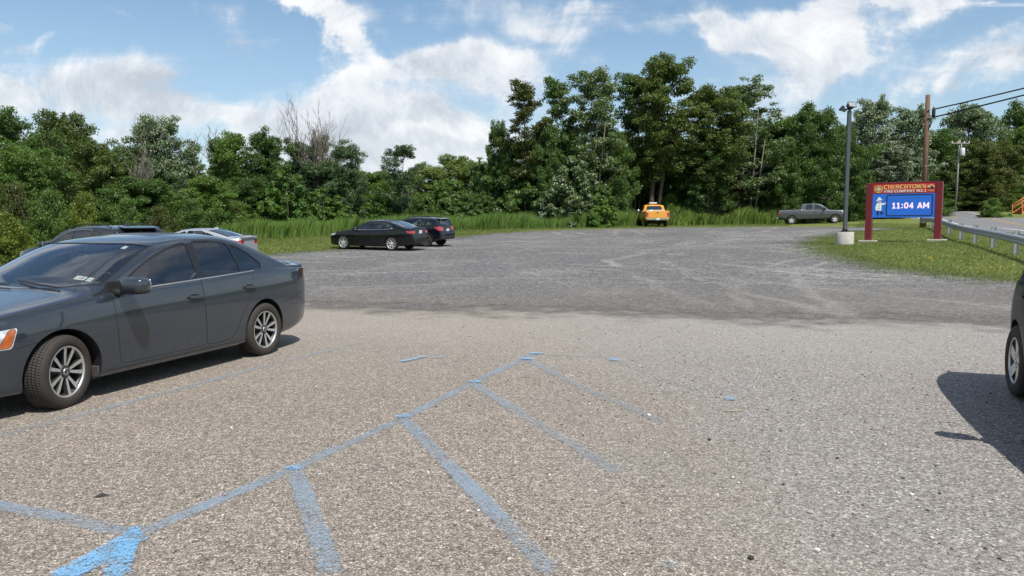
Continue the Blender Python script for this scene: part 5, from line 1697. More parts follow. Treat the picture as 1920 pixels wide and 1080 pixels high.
si, SI = build_car('silver_sedan', SILVER, 'silver sedan mostly hidden behind the near grey sedan', 'car', c, a, 'cars parked along the left edge of the gravel lot', M['paint_silver'], M['glassdark'])
roof_extras(si, SI, 0, 0, 1.125, -2.24, 1.2, M['paint_silver'], False, -1.1)

# black hatchback at the right edge -------------------------------
hp = Vector((-.375, -.927)).normalized()                     # nose towards the camera side
Rw = at(1903, 748)
c, a = near_wheel_frame(Rw, hp, PRIUS, -1)
pr_, SP_ = build_car('black_hatchback', PRIUS, 'black hatchback cut off by the right edge, its rear wheel showing', 'car', c, a, None, M['paint_hatch'], M['glassdark'])
roof_extras(pr_, SP_, 0, 0, 1.285, -1.86, 1.15, M['paint_hatch'], False, -1.2)

# orange-yellow pickup ---------------------------------------------
c, a = near_wheel_frame(at(1209, 425.6), Vector((.035, 1)).normalized(), TRUCK, 1)
yt, ST_ = build_car('yellow_pickup', TRUCK, 'orange-yellow pickup truck with a white light bar seen from behind', 'pickup truck', c, a, None, M['paint_yellow'], M['glass'])
truck_bed(yt, TRUCK, None)
b = MB(); b.box((-2.97, 0, .66), (.17, 1.86, .17), .03); b.box((-2.94, .0, .60), (.1, .5, .10), .02); b.build('bumper', M['chrome'], yt)
plate_on(yt, ST_, -3.06, .66)
b = MB()
for sg in (1, -1): b.box((-.1, sg * .42, 1.93), (.05, .04, .06))
b.box((-.1, 0, 1.98), (.20, 1.05, .035), .01)
b.build('light_bar_mount', M['black'], yt)
b = MB(); superbox(b, (-.1, 0, 2.04), (.24, .70, .11), .4); b.build('light_bar', M['white'], yt)
b = MB(); b.box((-1.9, 0, .55), (2.2, .7, .12)); b.box((-.4, 0, .5), (3.2, .6, .12)); b.tube([(-1.75, -.8, .4), (-1.75, .8, .4)], .07); superbox(b, (-1.75, 0, .40), (.3, .35, .3), .7); b.build('chassis', M['black'], yt)
hb = MB(); hb.box((-2.905, 0, 1.20), (.02, .16, .06), .008); hb.build('tailgate_handle', M['black'], yt)
def in_truck(root, name, label, cat, mb, mats_):
    o = mb.build(name, mats_, None)
    bpy.context.view_layer.update()
    o.matrix_world = Matrix.Translation(root.location) @ root.rotation_euler.to_matrix().to_4x4()
    return tag(o, label, cat)
tb = MB(); tb.box((-1.25, 0, 1.10), (.45, 1.5, .62), .03); tb.box((-1.25, 0, 1.425), (.47, 1.54, .03), .01)
in_truck(yt, 'tool_box', 'white tool box across the bed of the orange-yellow pickup', 'tool box', tb, M['white'])
bk_ = MB(); bk_.lathe([(.0005, 0.98), (.13, .98), (.155, 1.44), (.145, 1.44), (.12, 1.0), (.0005, 1.0)], 20, 'z', c=(-1.75, .42, 0))
in_truck(yt, 'bucket', 'white bucket standing in the bed of the orange-yellow pickup', 'bucket', bk_, M['white'])

# grey pickup ------------------------------------------------------
hs = Vector((.965, -.26)).normalized()
c, a = near_wheel_frame(at(1484.5, 421.5), hs, SILVERADO, -1)
gp, SG = build_car('grey_pickup', SILVERADO, 'grey extended cab pickup truck parked by the weeds behind the lamp post', 'pickup truck', c, a, None, M['paint_pickup'], M['glass'])
truck_bed(gp, SILVERADO, None)
b = MB(); b.box((-3.04, 0, .60), (.16, 1.86, .17), .03); b.build('bumper', M['chrome'], gp)
b = MB(); b.box((-1.9, 0, .53), (2.2, .7, .12)); b.box((-.3, 0, .48), (3.4, .6, .12)); b.tube([(-1.82, -.8, .385), (-1.82, .8, .385)], .06); b.build('chassis', M['black'], gp)
b = MB(); b.box((2.853, 0, .88), (.03, 1.18, .05), .01); superbox(b, (2.86, 0, .88), (.03, .22, .08), .6, n=8); b.build('grille_bar', M['chrome'], gp)
# ------------------------------------------------------------ foliage
LIFT = 1.28


def leaf_mat(name, cols, trans=.40, white=0.0, wcol=(.42, .46, .40), gloss=.05):
    def b(n_):
        geo = n_.node('ShaderNodeNewGeometry')
        rp = geo.outputs['Random Per Island']
        oi = n_.node('ShaderNodeObjectInfo').outputs['Random']
        ps = geo.outputs['Position']
        nz = n_.noise(ps, .45, 4, .6)
        t = n_.m('ADD', n_.m('MULTIPLY', rp, .42), n_.m('ADD', n_.m('MULTIPLY', nz, .62), n_.m('MULTIPLY', n_.m('SUBTRACT', oi, .5), .16)))
        c = n_.ramp(t, [(.25, cols[0]), (.52, cols[1]), (.85, cols[2])])
        if white:
            wsel = n_.m('GREATER_THAN', n_.m('FRACT', n_.m('MULTIPLY', rp, 7.31)), n_.m('SUBTRACT', 1.22 - white, n_.m('MULTIPLY', nz, .44)))
            c = n_.mix(wsel, c, wcol)
        c = n_.node('ShaderNodeVectorMath', {'operation': 'SCALE'}, i0=c, Scale=LIFT).outputs[0]
        d = n_.node('ShaderNodeBsdfDiffuse', None, Color=c)
        tr = n_.node('ShaderNodeBsdfTranslucent', None, Color=n_.mix(1.0, c, (1.25, 1.35, .6), 'MULTIPLY'))
        g = n_.node('ShaderNodeBsdfGlossy', None, Color=(.5, .55, .55), Roughness=.5)
        a = n_.node('ShaderNodeMixShader', None, Fac=trans, i1=d.outputs[0], i2=tr.outputs[0])
        return n_.node('ShaderNodeMixShader', None, Fac=gloss, i1=a.outputs[0], i2=g.outputs[0]).outputs[0]
    return mat(name, b)


LM = {
    'dark': leaf_mat('leaf_dark', [(.024, .054, .012), (.062, .112, .023), (.116, .178, .040)]),
    'mid': leaf_mat('leaf_mid', [(.032, .066, .013), (.078, .138, .026), (.138, .208, .046)]),
    'olive': leaf_mat('leaf_olive', [(.034, .042, .010), (.076, .090, .022), (.135, .145, .038)]),
    'bright': leaf_mat('leaf_bright', [(.026, .062, .008), (.066, .135, .016), (.130, .215, .030)], .38),
    'pale': leaf_mat('leaf_pale', [(.065, .098, .026), (.128, .178, .045), (.20, .235, .07)], .36),
    'silver': leaf_mat('leaf_silver', [(.026, .046, .015), (.060, .095, .032), (.105, .140, .060)], .28, .44, (.32, .36, .29)),
    'fleck': leaf_mat('leaf_flecked', [(.024, .050, .012), (.062, .108, .024), (.115, .165, .044)], .32, .27, (.24, .27, .20)),
    'silverdark': leaf_mat('leaf_grey_green', [(.026, .050, .016), (.066, .108, .034), (.120, .165, .064)], .28, .32, (.24, .28, .21)),
    'pine': leaf_mat('needles', [(.024, .050, .020), (.058, .100, .040), (.110, .160, .066)], .15),
    'cedar': leaf_mat('cedar_needles', [(.026, .030, .009), (.066, .066, .020), (.125, .108, .038)], .15),
    'tallolive': leaf_mat('leaf_olive_green', [(.034, .054, .012), (.082, .116, .026), (.145, .180, .046)], .4),
    'fresh': leaf_mat('leaf_fresh', [(.040, .075, .013), (.095, .155, .028), (.16, .225, .05)], .4),
    'rust': leaf_mat('dying_needles', [(.030, .028, .013), (.070, .062, .030), (.120, .11, .055)], .15),
    'yellow': leaf_mat('leaf_yellowgreen', [(.045, .070, .009), (.110, .145, .018), (.19, .22, .034)], .38),
}


def leaves(blobs, n, size, flat=.35, asp=1.9, seed=0, up=.35, hang=0.0):
    """n leaves spread through ellipsoid blobs (cx,cy,cz,rx,ry,rz); returns (n*4,3)"""
    r_ = np.random.default_rng(seed)
    B = np.asarray(blobs, float)
    wgt = (B[:, 3] * B[:, 4] * B[:, 5]) ** (2 / 3)
    i = r_.choice(len(B), n, p=wgt / wgt.sum())
    d = r_.normal(size=(n, 3)); d /= np.linalg.norm(d, axis=1)[:, None]
    rad = (r_.random(n) ** .5) * (.75 + .35 * r_.random(n))
    p = B[i, :3] + d * rad[:, None] * B[i, 3:6]
    nr = d * flat + r_.normal(size=(n, 3)) * .55 + np.array([0, 0, up])
    nr /= np.linalg.norm(nr, axis=1)[:, None]
    a = np.cross(nr, r_.normal(size=(n, 3))); a /= np.linalg.norm(a, axis=1)[:, None]
    if hang: a[:, 2] -= hang; a /= np.linalg.norm(a, axis=1)[:, None]
    b = np.cross(nr, a)
    s_ = size * (.55 + .8 * r_.random(n))[:, None]
    a *= s_; b *= s_ / asp
    bend = nr * s_ * .18
    return np.stack([p - a, p - b * 1.0 + bend, p + a, p + b + bend], 1).reshape(-1, 3)


def crown_env(H, w_, z0, kind, K, br, seed):
    """blobs of a crown of height H above z0 and radius w_: clusters strung along hidden limbs"""
    r_ = np.random.default_rng(seed)
    out = []
    lob = r_.random(8) * 6.28
    nl = max(K // 4, 8)
    for j in range(nl):
        u = (j + r_.random()) / nl * .955
        a = j * 2.4 + r_.random() * 1.2
        if kind == 'round': prof = sin(pi * min(max(u * .86 + .08, 0), 1)) ** .5
        elif kind == 'tall': prof = (sin(pi * (u * .80 + .10)) ** .6) * (1.0 - .16 * u)
        elif kind == 'cone': prof = max(1 - u, .02) ** .8
        elif kind == 'dome': prof = sqrt(max(1 - u * u, 0)) * .98 + .02
        else: prof = .5 + .5 * sin(pi * u)
        lobe = 1 + .22 * sin(2 * a + lob[0] + 3 * u) + .16 * sin(3 * a + lob[1] - 5 * u)
        L = w_ * prof * lobe * (.70 + .45 * r_.random()) * (1 if u < .82 else .8)
        end = np.array([L * cos(a), L * sin(a), z0 + u * H * 1.0])
        root = np.array([0, 0, max(z0 + u * H - L * (.5 + .4 * r_.random()), z0 * .6)])
        for k in range(8):
            t = .30 + .74 * (k + r_.random()) / 8
            p = root + (end - root) * t + (r_.random(3) * 2 - 1) * br * np.array([.75, .75, .45])
            b = br * (.40 + .48 * r_.random()) * (1.12 - .30 * t)
            out.append((p[0], p[1], max(p[2], .3), b * 1.15, b * 1.15, b * (.55 + .3 * r_.random())))
    # a few leading shoots on top
    for _ in range(9):
        a = r_.random() * 6.28; rr = w_ * .26 * r_.random()
        h_ = z0 + H * (.76 + .11 * r_.random())
        for q in range(2):
            b = br * (.50 - .12 * q)
            out.append((rr * cos(a), rr * sin(a), h_ + q * br * .38, b, b, b))
    return out


def limbs(blobs, H, z0, tr, seed, n=16, lean=(0, 0), fork=.35):
    """trunk and limbs reaching out to some of the blobs"""
    r_ = np.random.default_rng(seed)
    mb = MB()
    top_ = H * .86
    P = lambda z: Vector((lean[0] * z + .12 * sin(z * .9 + seed), lean[1] * z + .12 * cos(z * .8 + seed), z))
    zs = np.linspace(-.3, top_, 12)
    mb.tube([P(z) for z in zs], [max(tr * (1.25 if z < .2 else 1) * (1 - .88 * max(z, 0) / top_), .02) for z in zs], 9)
    idx = r_.choice(len(blobs), min(n, len(blobs)), replace=False)
    for i in idx:
        c = Vector(blobs[i][:3])
        zb = min(max(c.z - hypot(c.x, c.y) * (.5 + .5 * r_.random()), H * fork * .7), top_ * .9)
        s_ = P(zb)
        m_ = s_.lerp(c, .5) + Vector((r_.normal() * .2, r_.normal() * .2, -.12 * (c - s_).length))
        r0 = max(tr * (1 - .88 * zb / top_) * .6, .03)
        mb.tube([s_, s_.lerp(m_, .55), m_, m_.lerp(c, .6), c], [r0, r0 * .8, r0 * .6, r0 * .38, .012], 6)
    return mb


def shift_blobs(blobs, lean):
    return [(b[0] + lean[0] * b[2], b[1] + lean[1] * b[2], *b[2:]) for b in blobs]


PROTO = {}


def proto(key, name, blobs, mb, n, size, lm, bark='bark', **k):
    """a tree built once, kept below as source of the copies"""
    PROTO[key] = dict(name=name, trunk=mb, crown=leaves(blobs, n, size, **k), lm=lm, bark=bark, h=max(b[2] + b[5] for b in blobs), w=max(hypot(b[0], b[1]) + b[3] for b in blobs), done={})


def mk(key, name, H, w_, z0, kind, K, br, n, size, lm, tr=.22, lean=(0, 0), seed=1, nl=16, bark='bark', **k):
    bl = crown_env(H - z0, w_, z0, kind, K, br, seed)
    bl = shift_blobs(bl, lean)
    proto(key, name, bl, limbs(bl, H, z0, tr, seed, nl, lean), n, size, lm, bark, seed=seed, **k)


mk('broad1', 'broadleaf_tree', 10, 4.2, 1.0, 'round', 190, 1.05, 67200, 0.103, 'dark', .24, seed=3)
mk('broad2', 'broadleaf_tree', 10, 3.9, .6, 'round', 170, 1.1, 67200, 0.103, 'mid', .26, seed=14)
mk('broad3', 'broadleaf_tree', 11, 3.8, 1.2, 'tall', 170, 1.05, 64000, 0.103, 'dark', .24, seed=25)
mk('tall1', 'tall_tree', 16, 3.1, 3.6, 'tall', 130, .9, 32000, 0.106, 'mid', .17, (.01, 0), 36, 22, bark='barkgrey')
mk('tall2', 'tall_tree', 16, 2.7, 5.5, 'tall', 80, .85, 15200, 0.114, 'mid', .18, (-.015, 0), 47, 24)
mk('tall3', 'tall_tree', 18, 3.9, 6.2, 'tall', 170, 1.1, 57600, 0.118, 'mid', .30, (.085, 0), 58, 26)
mk('feather', 'feathery_tree', 10, 3.2, .8, 'tall', 150, .9, 38400, 0.129, 'pine', .16, seed=69, asp=4.5, hang=.3)
mk('silver', 'silver_poplar', 13, 3.3, 1.2, 'tall', 190, .95, 67200, 0.103, 'silver', .25, seed=70)
mk('bush1', 'bush', 3.0, 2.2, .15, 'dome', 70, .75, 24000, 0.072, 'bright', .05, seed=81, nl=10)
mk('bush2', 'bush', 2.2, 2.0, .1, 'dome', 60, .65, 19200, 0.068, 'mid', .05, seed=92, nl=10)
for x0_, x1_, z1_, r_0 in ((.5, 1.3, 12.5, .11), (-.5, -1.0, 13, .12), (-.9, -1.9, 10, .09), (1.0, 2.1, 9, .08)):
    PROTO['tall1']['trunk'].tube([(x0_, .2, -.3), (x0_ + (x1_ - x0_) * .45, .3, z1_ * .5), (x1_, .2, z1_)], [r_0, r_0 * .75, .02], 7)
PROTO['tall3']['trunk'].tube([(.55, -.2, -.3), (1.15, -.3, 4.5), (2.0, -.2, 11)], [.24, .19, .05], 8)


def vine_mound(key, seed, lm, n=26000):
    """shrubs smothered in vines: overlapping domes with a leafy skin"""
    r_ = np.random.default_rng(seed)
    bl = []
    for (cx, cy, w_, h_) in [(0, 0, 1.9, 4.4), (1.4, .3, 1.5, 3.2), (-1.5, .2, 1.5, 2.9), (.5, -.9, 1.6, 2.4), (-.6, -1.0, 1.3, 1.8), (2.2, -.4, 1.1, 1.7)]:
        w_ *= .85 + .3 * r_.random(); h_ *= .85 + .3 * r_.random()
        for _ in range(34):
            u = r_.random() ** .8; a = r_.random() * 2 * pi
            rr = w_ * sqrt(max(1 - u ** 2.2, 0))
            b = .34 * (.5 + .9 * r_.random())
            rr *= .82 + .3 * r_.random()
            bl.append((cx + rr * cos(a), cy + rr * sin(a), .1 + u * h_, b, b, b * .7))
    mb = limbs(bl, 4.2, 0, .09, seed, 12)
    proto(key, 'vine_mound', bl, mb, int(n * 1.5), .083, lm, seed=seed, flat=.9, up=.5, asp=1.3)


vine_mound('vine1', 5, 'bright')
vine_mound('vine2', 6, 'dark')
vine_mound('vinesilver', 9, 'fleck', 28000)


def conifer(key, seed, lm, H=10.0, w_=2.3, bare=.12, n=22000, tr=.16, size=.15, bark='bark'):
    r_ = np.random.default_rng(seed)
    bl = []
    mb = MB()
    mb.tube([(0, 0, z) for z in np.linspace(-.3, H * .98, 9)], [max(tr * (1 - z / (H * 1.02)), .012) for z in np.linspace(0, H * .98, 9)], 8)
    z = H * bare
    while z < H * .99:
        u = (z - H * bare) / (H * (1 - bare))
        L = w_ * (1 - u) ** .75 * (.75 + .4 * r_.random()) + .15
        for k in range(6):
            a = r_.random() * 2 * pi
            L2 = L * (.6 + .5 * r_.random())
            tip = Vector((L2 * cos(a), L2 * sin(a), z + L2 * (.12 - .1 * r_.random())))
            mb.tube([(0, 0, z), tip * .5 + Vector((0, 0, z * .5 + .05)), tip], [.035, .02, .008], 5)
            for q in np.linspace(.35, 1, 4):
                b = .20 + .26 * L2 / w_
                bl.append((tip.x * q, tip.y * q, z + (tip.z - z) * q, b * 1.25, b * 1.25, b * .55))
        z += H * .034
    proto(key, 'conifer', bl, mb, n, size, lm, bark, seed=seed, asp=4.5, up=.6)


mk('halfbare', 'pine_tree', 9, 2.5, 2.6, 'tall', 76, .62, 9000, .15, 'pine', .12, seed=104, nl=26, bark='barkgrey', asp=4.5, hang=.2)
for k_ in range(16):
    an_ = k_ * 2.4; zz_ = 1.0 + k_ * .22; ll_ = .8 + (k_ * .37) % 1.1
    PROTO['halfbare']['trunk'].tube([(0, 0, zz_), (ll_ * .5 * cos(an_), ll_ * .5 * sin(an_), zz_ + .15), (ll_ * cos(an_), ll_ * sin(an_), zz_ + .1)], [.03, .02, .006], 5)
conifer('pine', 4, 'pine', 9.0, 2.6, .28, 9000, .13, .14, 'barkgrey')
conifer('cedar', 8, 'cedar', 10, 2.7, .04, 26000, .16, .14)
conifer('rust', 12, 'rust', 8, 2.6, .05, 22000, .16, .14)


def bare_tree(seed, H, stems, spread, tr=.14, z0=.45):
    """leafless tree: stems fanning out of a trunk, each with finer branches"""
    r_ = np.random.default_rng(seed)
    mb = MB()
    mb.tube([(0, 0, -.3), (.05, 0, H * z0 * .5), (0, .05, H * z0)], [tr, tr * .85, tr * .7], 8)
    def grow(p, d, L, r0, depth):
        pts = [p]; q = p.copy(); dd = d.copy()
        for _ in range(5):
            dd = (dd + Vector((r_.normal() * .10, r_.normal() * .10, .07))).normalized()
            q = q + dd * (L / 5); pts.append(q.copy())
        mb.tube(pts, [max(r0 * k, .010) for k in (1, .85, .7, .55, .4, .25)], 6 if depth < 1 else 4)
        if depth < 3:
            for k in range((5, 3, 2)[depth]):
                t = pts[1 + int(r_.random() * 4)]
                nd = (dd + Vector((r_.normal() * .45, r_.normal() * .45, .25))).normalized()
                grow(t, nd, L * (.38 + .25 * r_.random()), r0 * .45, depth + 1)
    for k in range(stems):
        an = k * 2.4 + r_.random()
        zz = H * z0 * (.55 + .45 * r_.random())
        sp_ = spread * (.35 + .75 * r_.random())
        d = Vector((cos(an) * sp_, sin(an) * sp_ * .7, 1)).normalized()
        grow(Vector((0, 0, zz)), d, (H - zz) * (.80 + .25 * r_.random()) / max(d.z, .5), tr * .5, 0)
    return mb


BARE = [bare_tree(21, 10, 11, .42, .15, .60), bare_tree(33, 8, 6, .5, .08, .7), bare_tree(44, 8, 4, .26, .07, .4)]


def plant(key, px, ytop, d, half, label, cat='tree', lm=None, group=None, rot=None, name=None, py=None, wy=1.0):
    """a tree of a kind at distance d with its top at a photo height; half is its half width in photo pixels"""
    p = PROTO[key]
    base = onground(px, d)
    top_ = pos(px, ytop, d).z
    hs = max(top_ - base.z, .6) / p['h']
    ws = half / FPX * d * 1.02 / p['w'] * 1.12
    lm = lm or p['lm']
    root = empty(name or p['name'], base)
    root.rotation_euler = (0, 0, random.random() * 6.28 if rot is None else rot)
    root.scale = (ws, ws * wy, hs)
    tag(root, label, cat, group)
    if lm not in p['done']:
        c = fast_mesh('crown', p['crown'], 4, LM[lm], root)
        t = p['trunk'].build('trunk', M[p['bark']], root) if 'tm' not in p else None
        if t is None:
            t = bpy.data.objects.new('trunk', p['tm']); COL.objects.link(t); t.parent = root
        else:
            p['tm'] = t.data
        p['done'][lm] = c.data
    else:
        for nme, me in (('crown', p['done'][lm]), ('trunk', p['tm'])):
            o = bpy.data.objects.new(nme, me); COL.objects.link(o); o.parent = root
    return root


def plant_bare(i, px, ytop, d, sc, label, mat_='barkgrey'):
    base = onground(px, d)
    top_ = pos(px, ytop, d).z
    o = BARE[i].build('dead_tree', M[mat_], None)
    h_ = max(v.co.z for v in o.data.vertices)
    k = (top_ - base.z) / h_
    o.location = base
    o.scale = (k * sc, k * sc, k)
    return tag(o, label, 'tree')


T = plant
# left wood
T('broad1', 15, 196, 44, 105, 'dark tree at the left edge of the photo behind the suv', lm='dark')
T('broad2', 132, 203, 56, 92, 'round-topped tree second from the left edge', lm='tallolive')
T('broad3', 68, 262, 39, 85, 'mid green leafy tree left of the yellow-green tree above the suv', lm='mid')
T('broad2', 195, 262, 43, 100, 'yellowish green broad tree rising above the suv bonnet', lm='tallolive')
T('broad1', 305, 211, 60, 95, 'large dark flat-topped tree with pale leaf tips left of the thin bare tree', lm='silverdark')
T('broad1', 270, 330, 41, 110, 'low dark leafy tree directly behind the suv roof')
T('broad2', 395, 330, 47, 85, 'mid green tree below the thin bare tree', lm='mid')
T('broad3', 436, 238, 62, 72, 'leafy tree right of the thin bare tree, left of its close twin', lm='mid')
T('broad3', 505, 236, 61, 66, 'leafy tree beside the tall dead branches, right one of the pair', lm='dark')
T('broad2', 470, 330, 58, 80, 'dark bushy tree under the leafy pair', lm='dark')
T('feather', 560, 256, 63, 60, 'feathery dark tree to the left under the tall dead branches')
T('feather', 650, 260, 62, 62, 'feathery dark tree to the right under the tall dead branches')
T('feather', 605, 250, 66, 55, 'feathery tree the tall dead branches rise from')
T('feather', 612, 300, 62, 90, 'low feathery tree between the two vine mounds')
plant_bare(0, 600, 178, 62.5, 1.15, 'tall dead tree with many bare forked branches above the vine mounds')
plant_bare(1, 400, 224, 63, 1.5, 'thin bare tree against the clouds left of the leafy pair')
plant_bare(2, 258, 214, 41.5, .9, 'bare grey dead tree among the dark trees above the suv')
T('vine1', 545, 306, 56.5, 62, 'bright green vine mound nearest the silver car, the taller one', 'vine mound', name='vine_mound')
T('vine1', 612, 352, 58, 62, 'low bright green vine mound behind the tall grass left of the black sedan', 'vine mound')
T('vine1', 712, 350, 61.5, 48, 'small pointed bright green vine mound above the black sedan', 'vine mound')
T('broad2', 700, 318, 74, 80, 'mid green tree behind the small pointed vine mound', lm='mid')
T('halfbare', 757, 270, 61, 52, 'pale-trunked half-bare pine standing behind the black crossover', 'pine tree')
T('broad1', 800, 305, 88, 70, 'pale green tree right of the half-bare pine', lm='pale')
T('broad2', 858, 288, 92, 75, 'tallest pale green tree far back in the gap between the woods', lm='pale')
T('broad1', 918, 300, 95, 70, 'pale green tree far back beside the left-leaning vine branch', lm='pale')
T('vine2', 893, 298, 72, 36, 'narrow dark vine column in the gap between the woods', 'vine mound')
T('vine2', 845, 334, 66, 62, 'wide dark green vine mound behind the tall grass', 'vine mound', lm='mid')
T('vine1', 906, 358, 65, 40, 'round green vine mound directly behind the tall grass', 'vine mound', lm='mid')
T('bush1', 795, 362, 65, 50, 'leafy green bush left of the wide vine mound', 'bush', lm='mid')
# middle wood
T('vine2', 985, 268, 68, 88, 'massive dark vine thicket below the sparse tall trees', 'vine mound')
T('broad3', 1022, 218, 67, 52, 'vine-smothered tower-like tree in front of the sparse trees', lm='dark')
T('broad1', 935, 222, 70, 40, 'leaning tree with a small crown hanging out over the gap', lm='dark', rot=2.0)
T('tall2', 985, 146, 67, 58, 'sparse tall tree with a broken top left of the tall group', lm='olive')
T('tall2', 1045, 140, 70, 52, 'sparse tall tree with a tufted top, second of the tall group', lm='dark', rot=1.0)
T('tall1', 1108, 124, 66, 60, 'tall airy tree with many thin pale stems in the middle wood', bark='x') if False else T('tall1', 1108, 124, 69, 82, 'tall airy tree with a pointed top in the middle wood', lm='fleck', rot=2.2)
T('tall1', 1182, 128, 77, 60, 'slender tall tree just left of the tallest tree', lm='dark', rot=.4)
T('tall3', 1216, 100, 73, 100, 'tallest tree with a leaning forked trunk behind the yellow pickup', lm='tallolive', rot=0.0)
T('tall3', 1330, 162, 75, 96, 'tall full tree right of the tallest tree', lm='tallolive', rot=4.4)
T('tall1', 1388, 148, 77, 86, 'tall tree with a rounded spire, right of the tall full tree', lm='fleck', rot=5.2)
T('broad3', 1440, 212, 81, 90, 'medium tree sloping down right of the tall group', lm='mid')
T('broad2', 1140, 240, 70, 70, 'dense lower tree filling the wood behind the silver-leaved mound', lm='dark')
T('broad1', 1225, 262, 80, 72, 'dark lower tree behind the trunks of the tallest tree')
T('broad1', 1310, 258, 76, 80, 'dark lower tree right of the leaning trunks', lm='dark')
T('broad2', 1410, 262, 80, 70, 'dark lower tree at the right of the tall group', lm='dark')
T('vinesilver', 1075, 292, 64.5, 74, 'grey-green vine mound with silvery leaves before the tall wood', 'vine mound')
T('vine1', 1128, 346, 63.5, 38, 'bright green leafy mound at the right foot of the silvery mound', 'vine mound')
T('rust', 1352, 285, 77, 62, 'brownish dying conifer above the weeds', 'conifer')
T('vine2', 1290, 330, 77, 62, 'dark vine mound right behind the yellow pickup', 'vine mound', lm='mid')
T('bush1', 1425, 345, 79, 46, 'bright leafy bush above the weeds left of the grey pickup', 'bush', lm='mid')
T('bush1', 1250, 362, 75, 40, 'green bush at the foot of the leaning trunks', 'bush', lm='bright')
# right wood
T('broad1', 1510, 190, 79, 84, 'dark full tree behind the grey pickup', lm='dark')
T('broad3', 1462, 250, 77, 50, 'dark narrow tree left of the dark full tree', lm='mid')
T('broad2', 1562, 232, 82, 76, 'dark tree directly behind the lamp post', lm='dark')
T('silver', 1622, 176, 88, 66, 'silver-leaved poplar with a high spire right of the lamp post', 'poplar')
T('silver', 1692, 193, 90, 68, 'silver-leaved poplar left of the wooden utility pole', 'poplar', rot=1.3)
T('silver', 1660, 262, 86, 70, 'lower silver-leaved poplar behind the fire company sign', 'poplar', rot=2.7)
T('broad2', 1575, 330, 84, 70, 'low dark green tree between the grey pickup and the sign', lm='mid')
T('broad1', 1745, 240, 100, 70, 'dark tree behind the wooden utility pole', lm='dark')
T('broad1', 1800, 192, 104, 82, 'big grey-green tree behind the far utility pole', lm='silverdark')
T('broad3', 1845, 256, 97, 70, 'olive green tree right of the far utility pole', lm='olive')
T('broad2', 1800, 300, 98, 60, 'lower olive tree directly beside the far utility pole', lm='olive')
T('broad1', 1905, 183, 124, 80, 'dark tall tree on the hill at the right edge', lm='dark')
T('broad2', 1905, 232, 106, 75, 'green tree above the wooden steps at the right edge', lm='mid')
T('broad3', 1960, 225, 108, 75, 'tree beyond the right edge above the wooden steps', lm='dark')
T('bush1', 1852, 370, 80, 32, 'round green bush across the road beside the white marker post', 'bush', lm='fresh')
T('bush2', 1893, 362, 92, 24, 'yellow-green bush left of the wooden steps', 'bush', lm='yellow')
T('broad1', 1860, 330, 103, 60, 'dark low tree on the lawn across the road', lm='dark')
T('broad1', 1730, 330, 98, 60, 'dark low tree at the far end of the road', lm='dark')
# hedge-like bushes at the left behind the suv
for i, (px, yt, d, hw, lm, lb) in enumerate([(20, 395, 30, 55, 'yellow', 'yellow-green bush at the left edge, lowest of the row'), (95, 352, 33, 60, 'mid', 'leafy bush second from the left edge above the suv bonnet'), (165, 358, 34, 50, 'yellow', 'yellow-green bush above the suv windscreen'),
                                            (240, 368, 36, 55, 'mid', 'leafy bush directly above the suv roof'), (310, 384, 37, 40, 'olive', 'olive bush above the suv spoiler'), (40, 340, 35, 60, 'olive', 'taller olive bush behind the lowest yellow-green bush'),
                                            (-30, 350, 32, 60, 'mid', 'leafy bush cut off by the left edge'), (370, 372, 44, 50, 'mid', 'leafy bush above the silver sedan'), (440, 372, 55, 45, 'olive', 'olive bush where the tall grass begins'), (300, 350, 42, 60, 'dark', 'dark bush between the suv bushes and the wood')]):
    T('bush1', px, yt, d, hw, lb, 'bush', lm=lm, group='bushes along the left edge of the wood')
# back row that closes the wood
back = [(-60, 250, 62), (60, 268, 70), (170, 275, 74), (250, 272, 76), (350, 300, 72), (450, 300, 76), (560, 300, 80), (660, 318, 84), (740, 322, 90), (985, 255, 82), (1060, 235, 84), (1150, 232, 86), (1240, 232, 88), (1340, 236, 90), (1440, 250, 94), (1540, 255, 98), (1640, 262, 104), (1720, 262, 112), (-140, 240, 50), (2010, 215, 115)]
for i, (px, yt, d) in enumerate(back):
    T(['broad1', 'broad2', 'broad3'][i % 3], px, yt, d, 85, 'dark green tree in the back row closing the wood', 'tree', lm='dark', group='back row of the wood', wy=1.0)
under = [(x, 352 + (x * 37) % 22, 67 if x < 900 else 79 if x < 1300 else 88) for x in range(480, 1740, 66)]
for i, (px, yt, d) in enumerate(under):
    T(['bush1', 'bush2'][i % 2], px, yt, d, 56, 'dark undergrowth bush at the foot of the wood', 'bush', lm='dark', group='undergrowth at the foot of the wood')

# ------------------------------------------------------------ tall grass, lawn blades, flowers
def blades(name, pts, h_, hv, wd, mat_, lean=.35, seed=0, label=None, segs=2):
    r_ = np.random.default_rng(seed)
    pts = np.asarray(pts, float)
    n = len(pts)
    z = gz(pts[:, 0], pts[:, 1])
    a = r_.random(n) * 2 * pi
    hh = (h_ if np.ndim(h_) else np.full(n, h_)) * (1 - hv + 2 * hv * r_.random(n))
    ln = lean * (.3 + r_.random(n)) * hh
    la = r_.normal(.6, .9, n)
    tip = np.stack([np.cos(la) * ln, np.sin(la) * ln, hh], -1)
    b = np.stack([pts[:, 0], pts[:, 1], z - .02], -1)
    side_ = np.stack([np.cos(a), np.sin(a), np.zeros(n)], -1) * (wd * (.6 + .8 * r_.random(n)))[:, None] / 2
    mid = b + tip * np.array([.32, .32, .58])
    co = np.stack([b - side_ * .8, b + side_ * .8, mid + side_, b + tip, mid - side_], 1)
    o = fast_mesh(name, co.reshape(-1, 3), 5, mat_)
    return tag(o, label, kind='stuff')


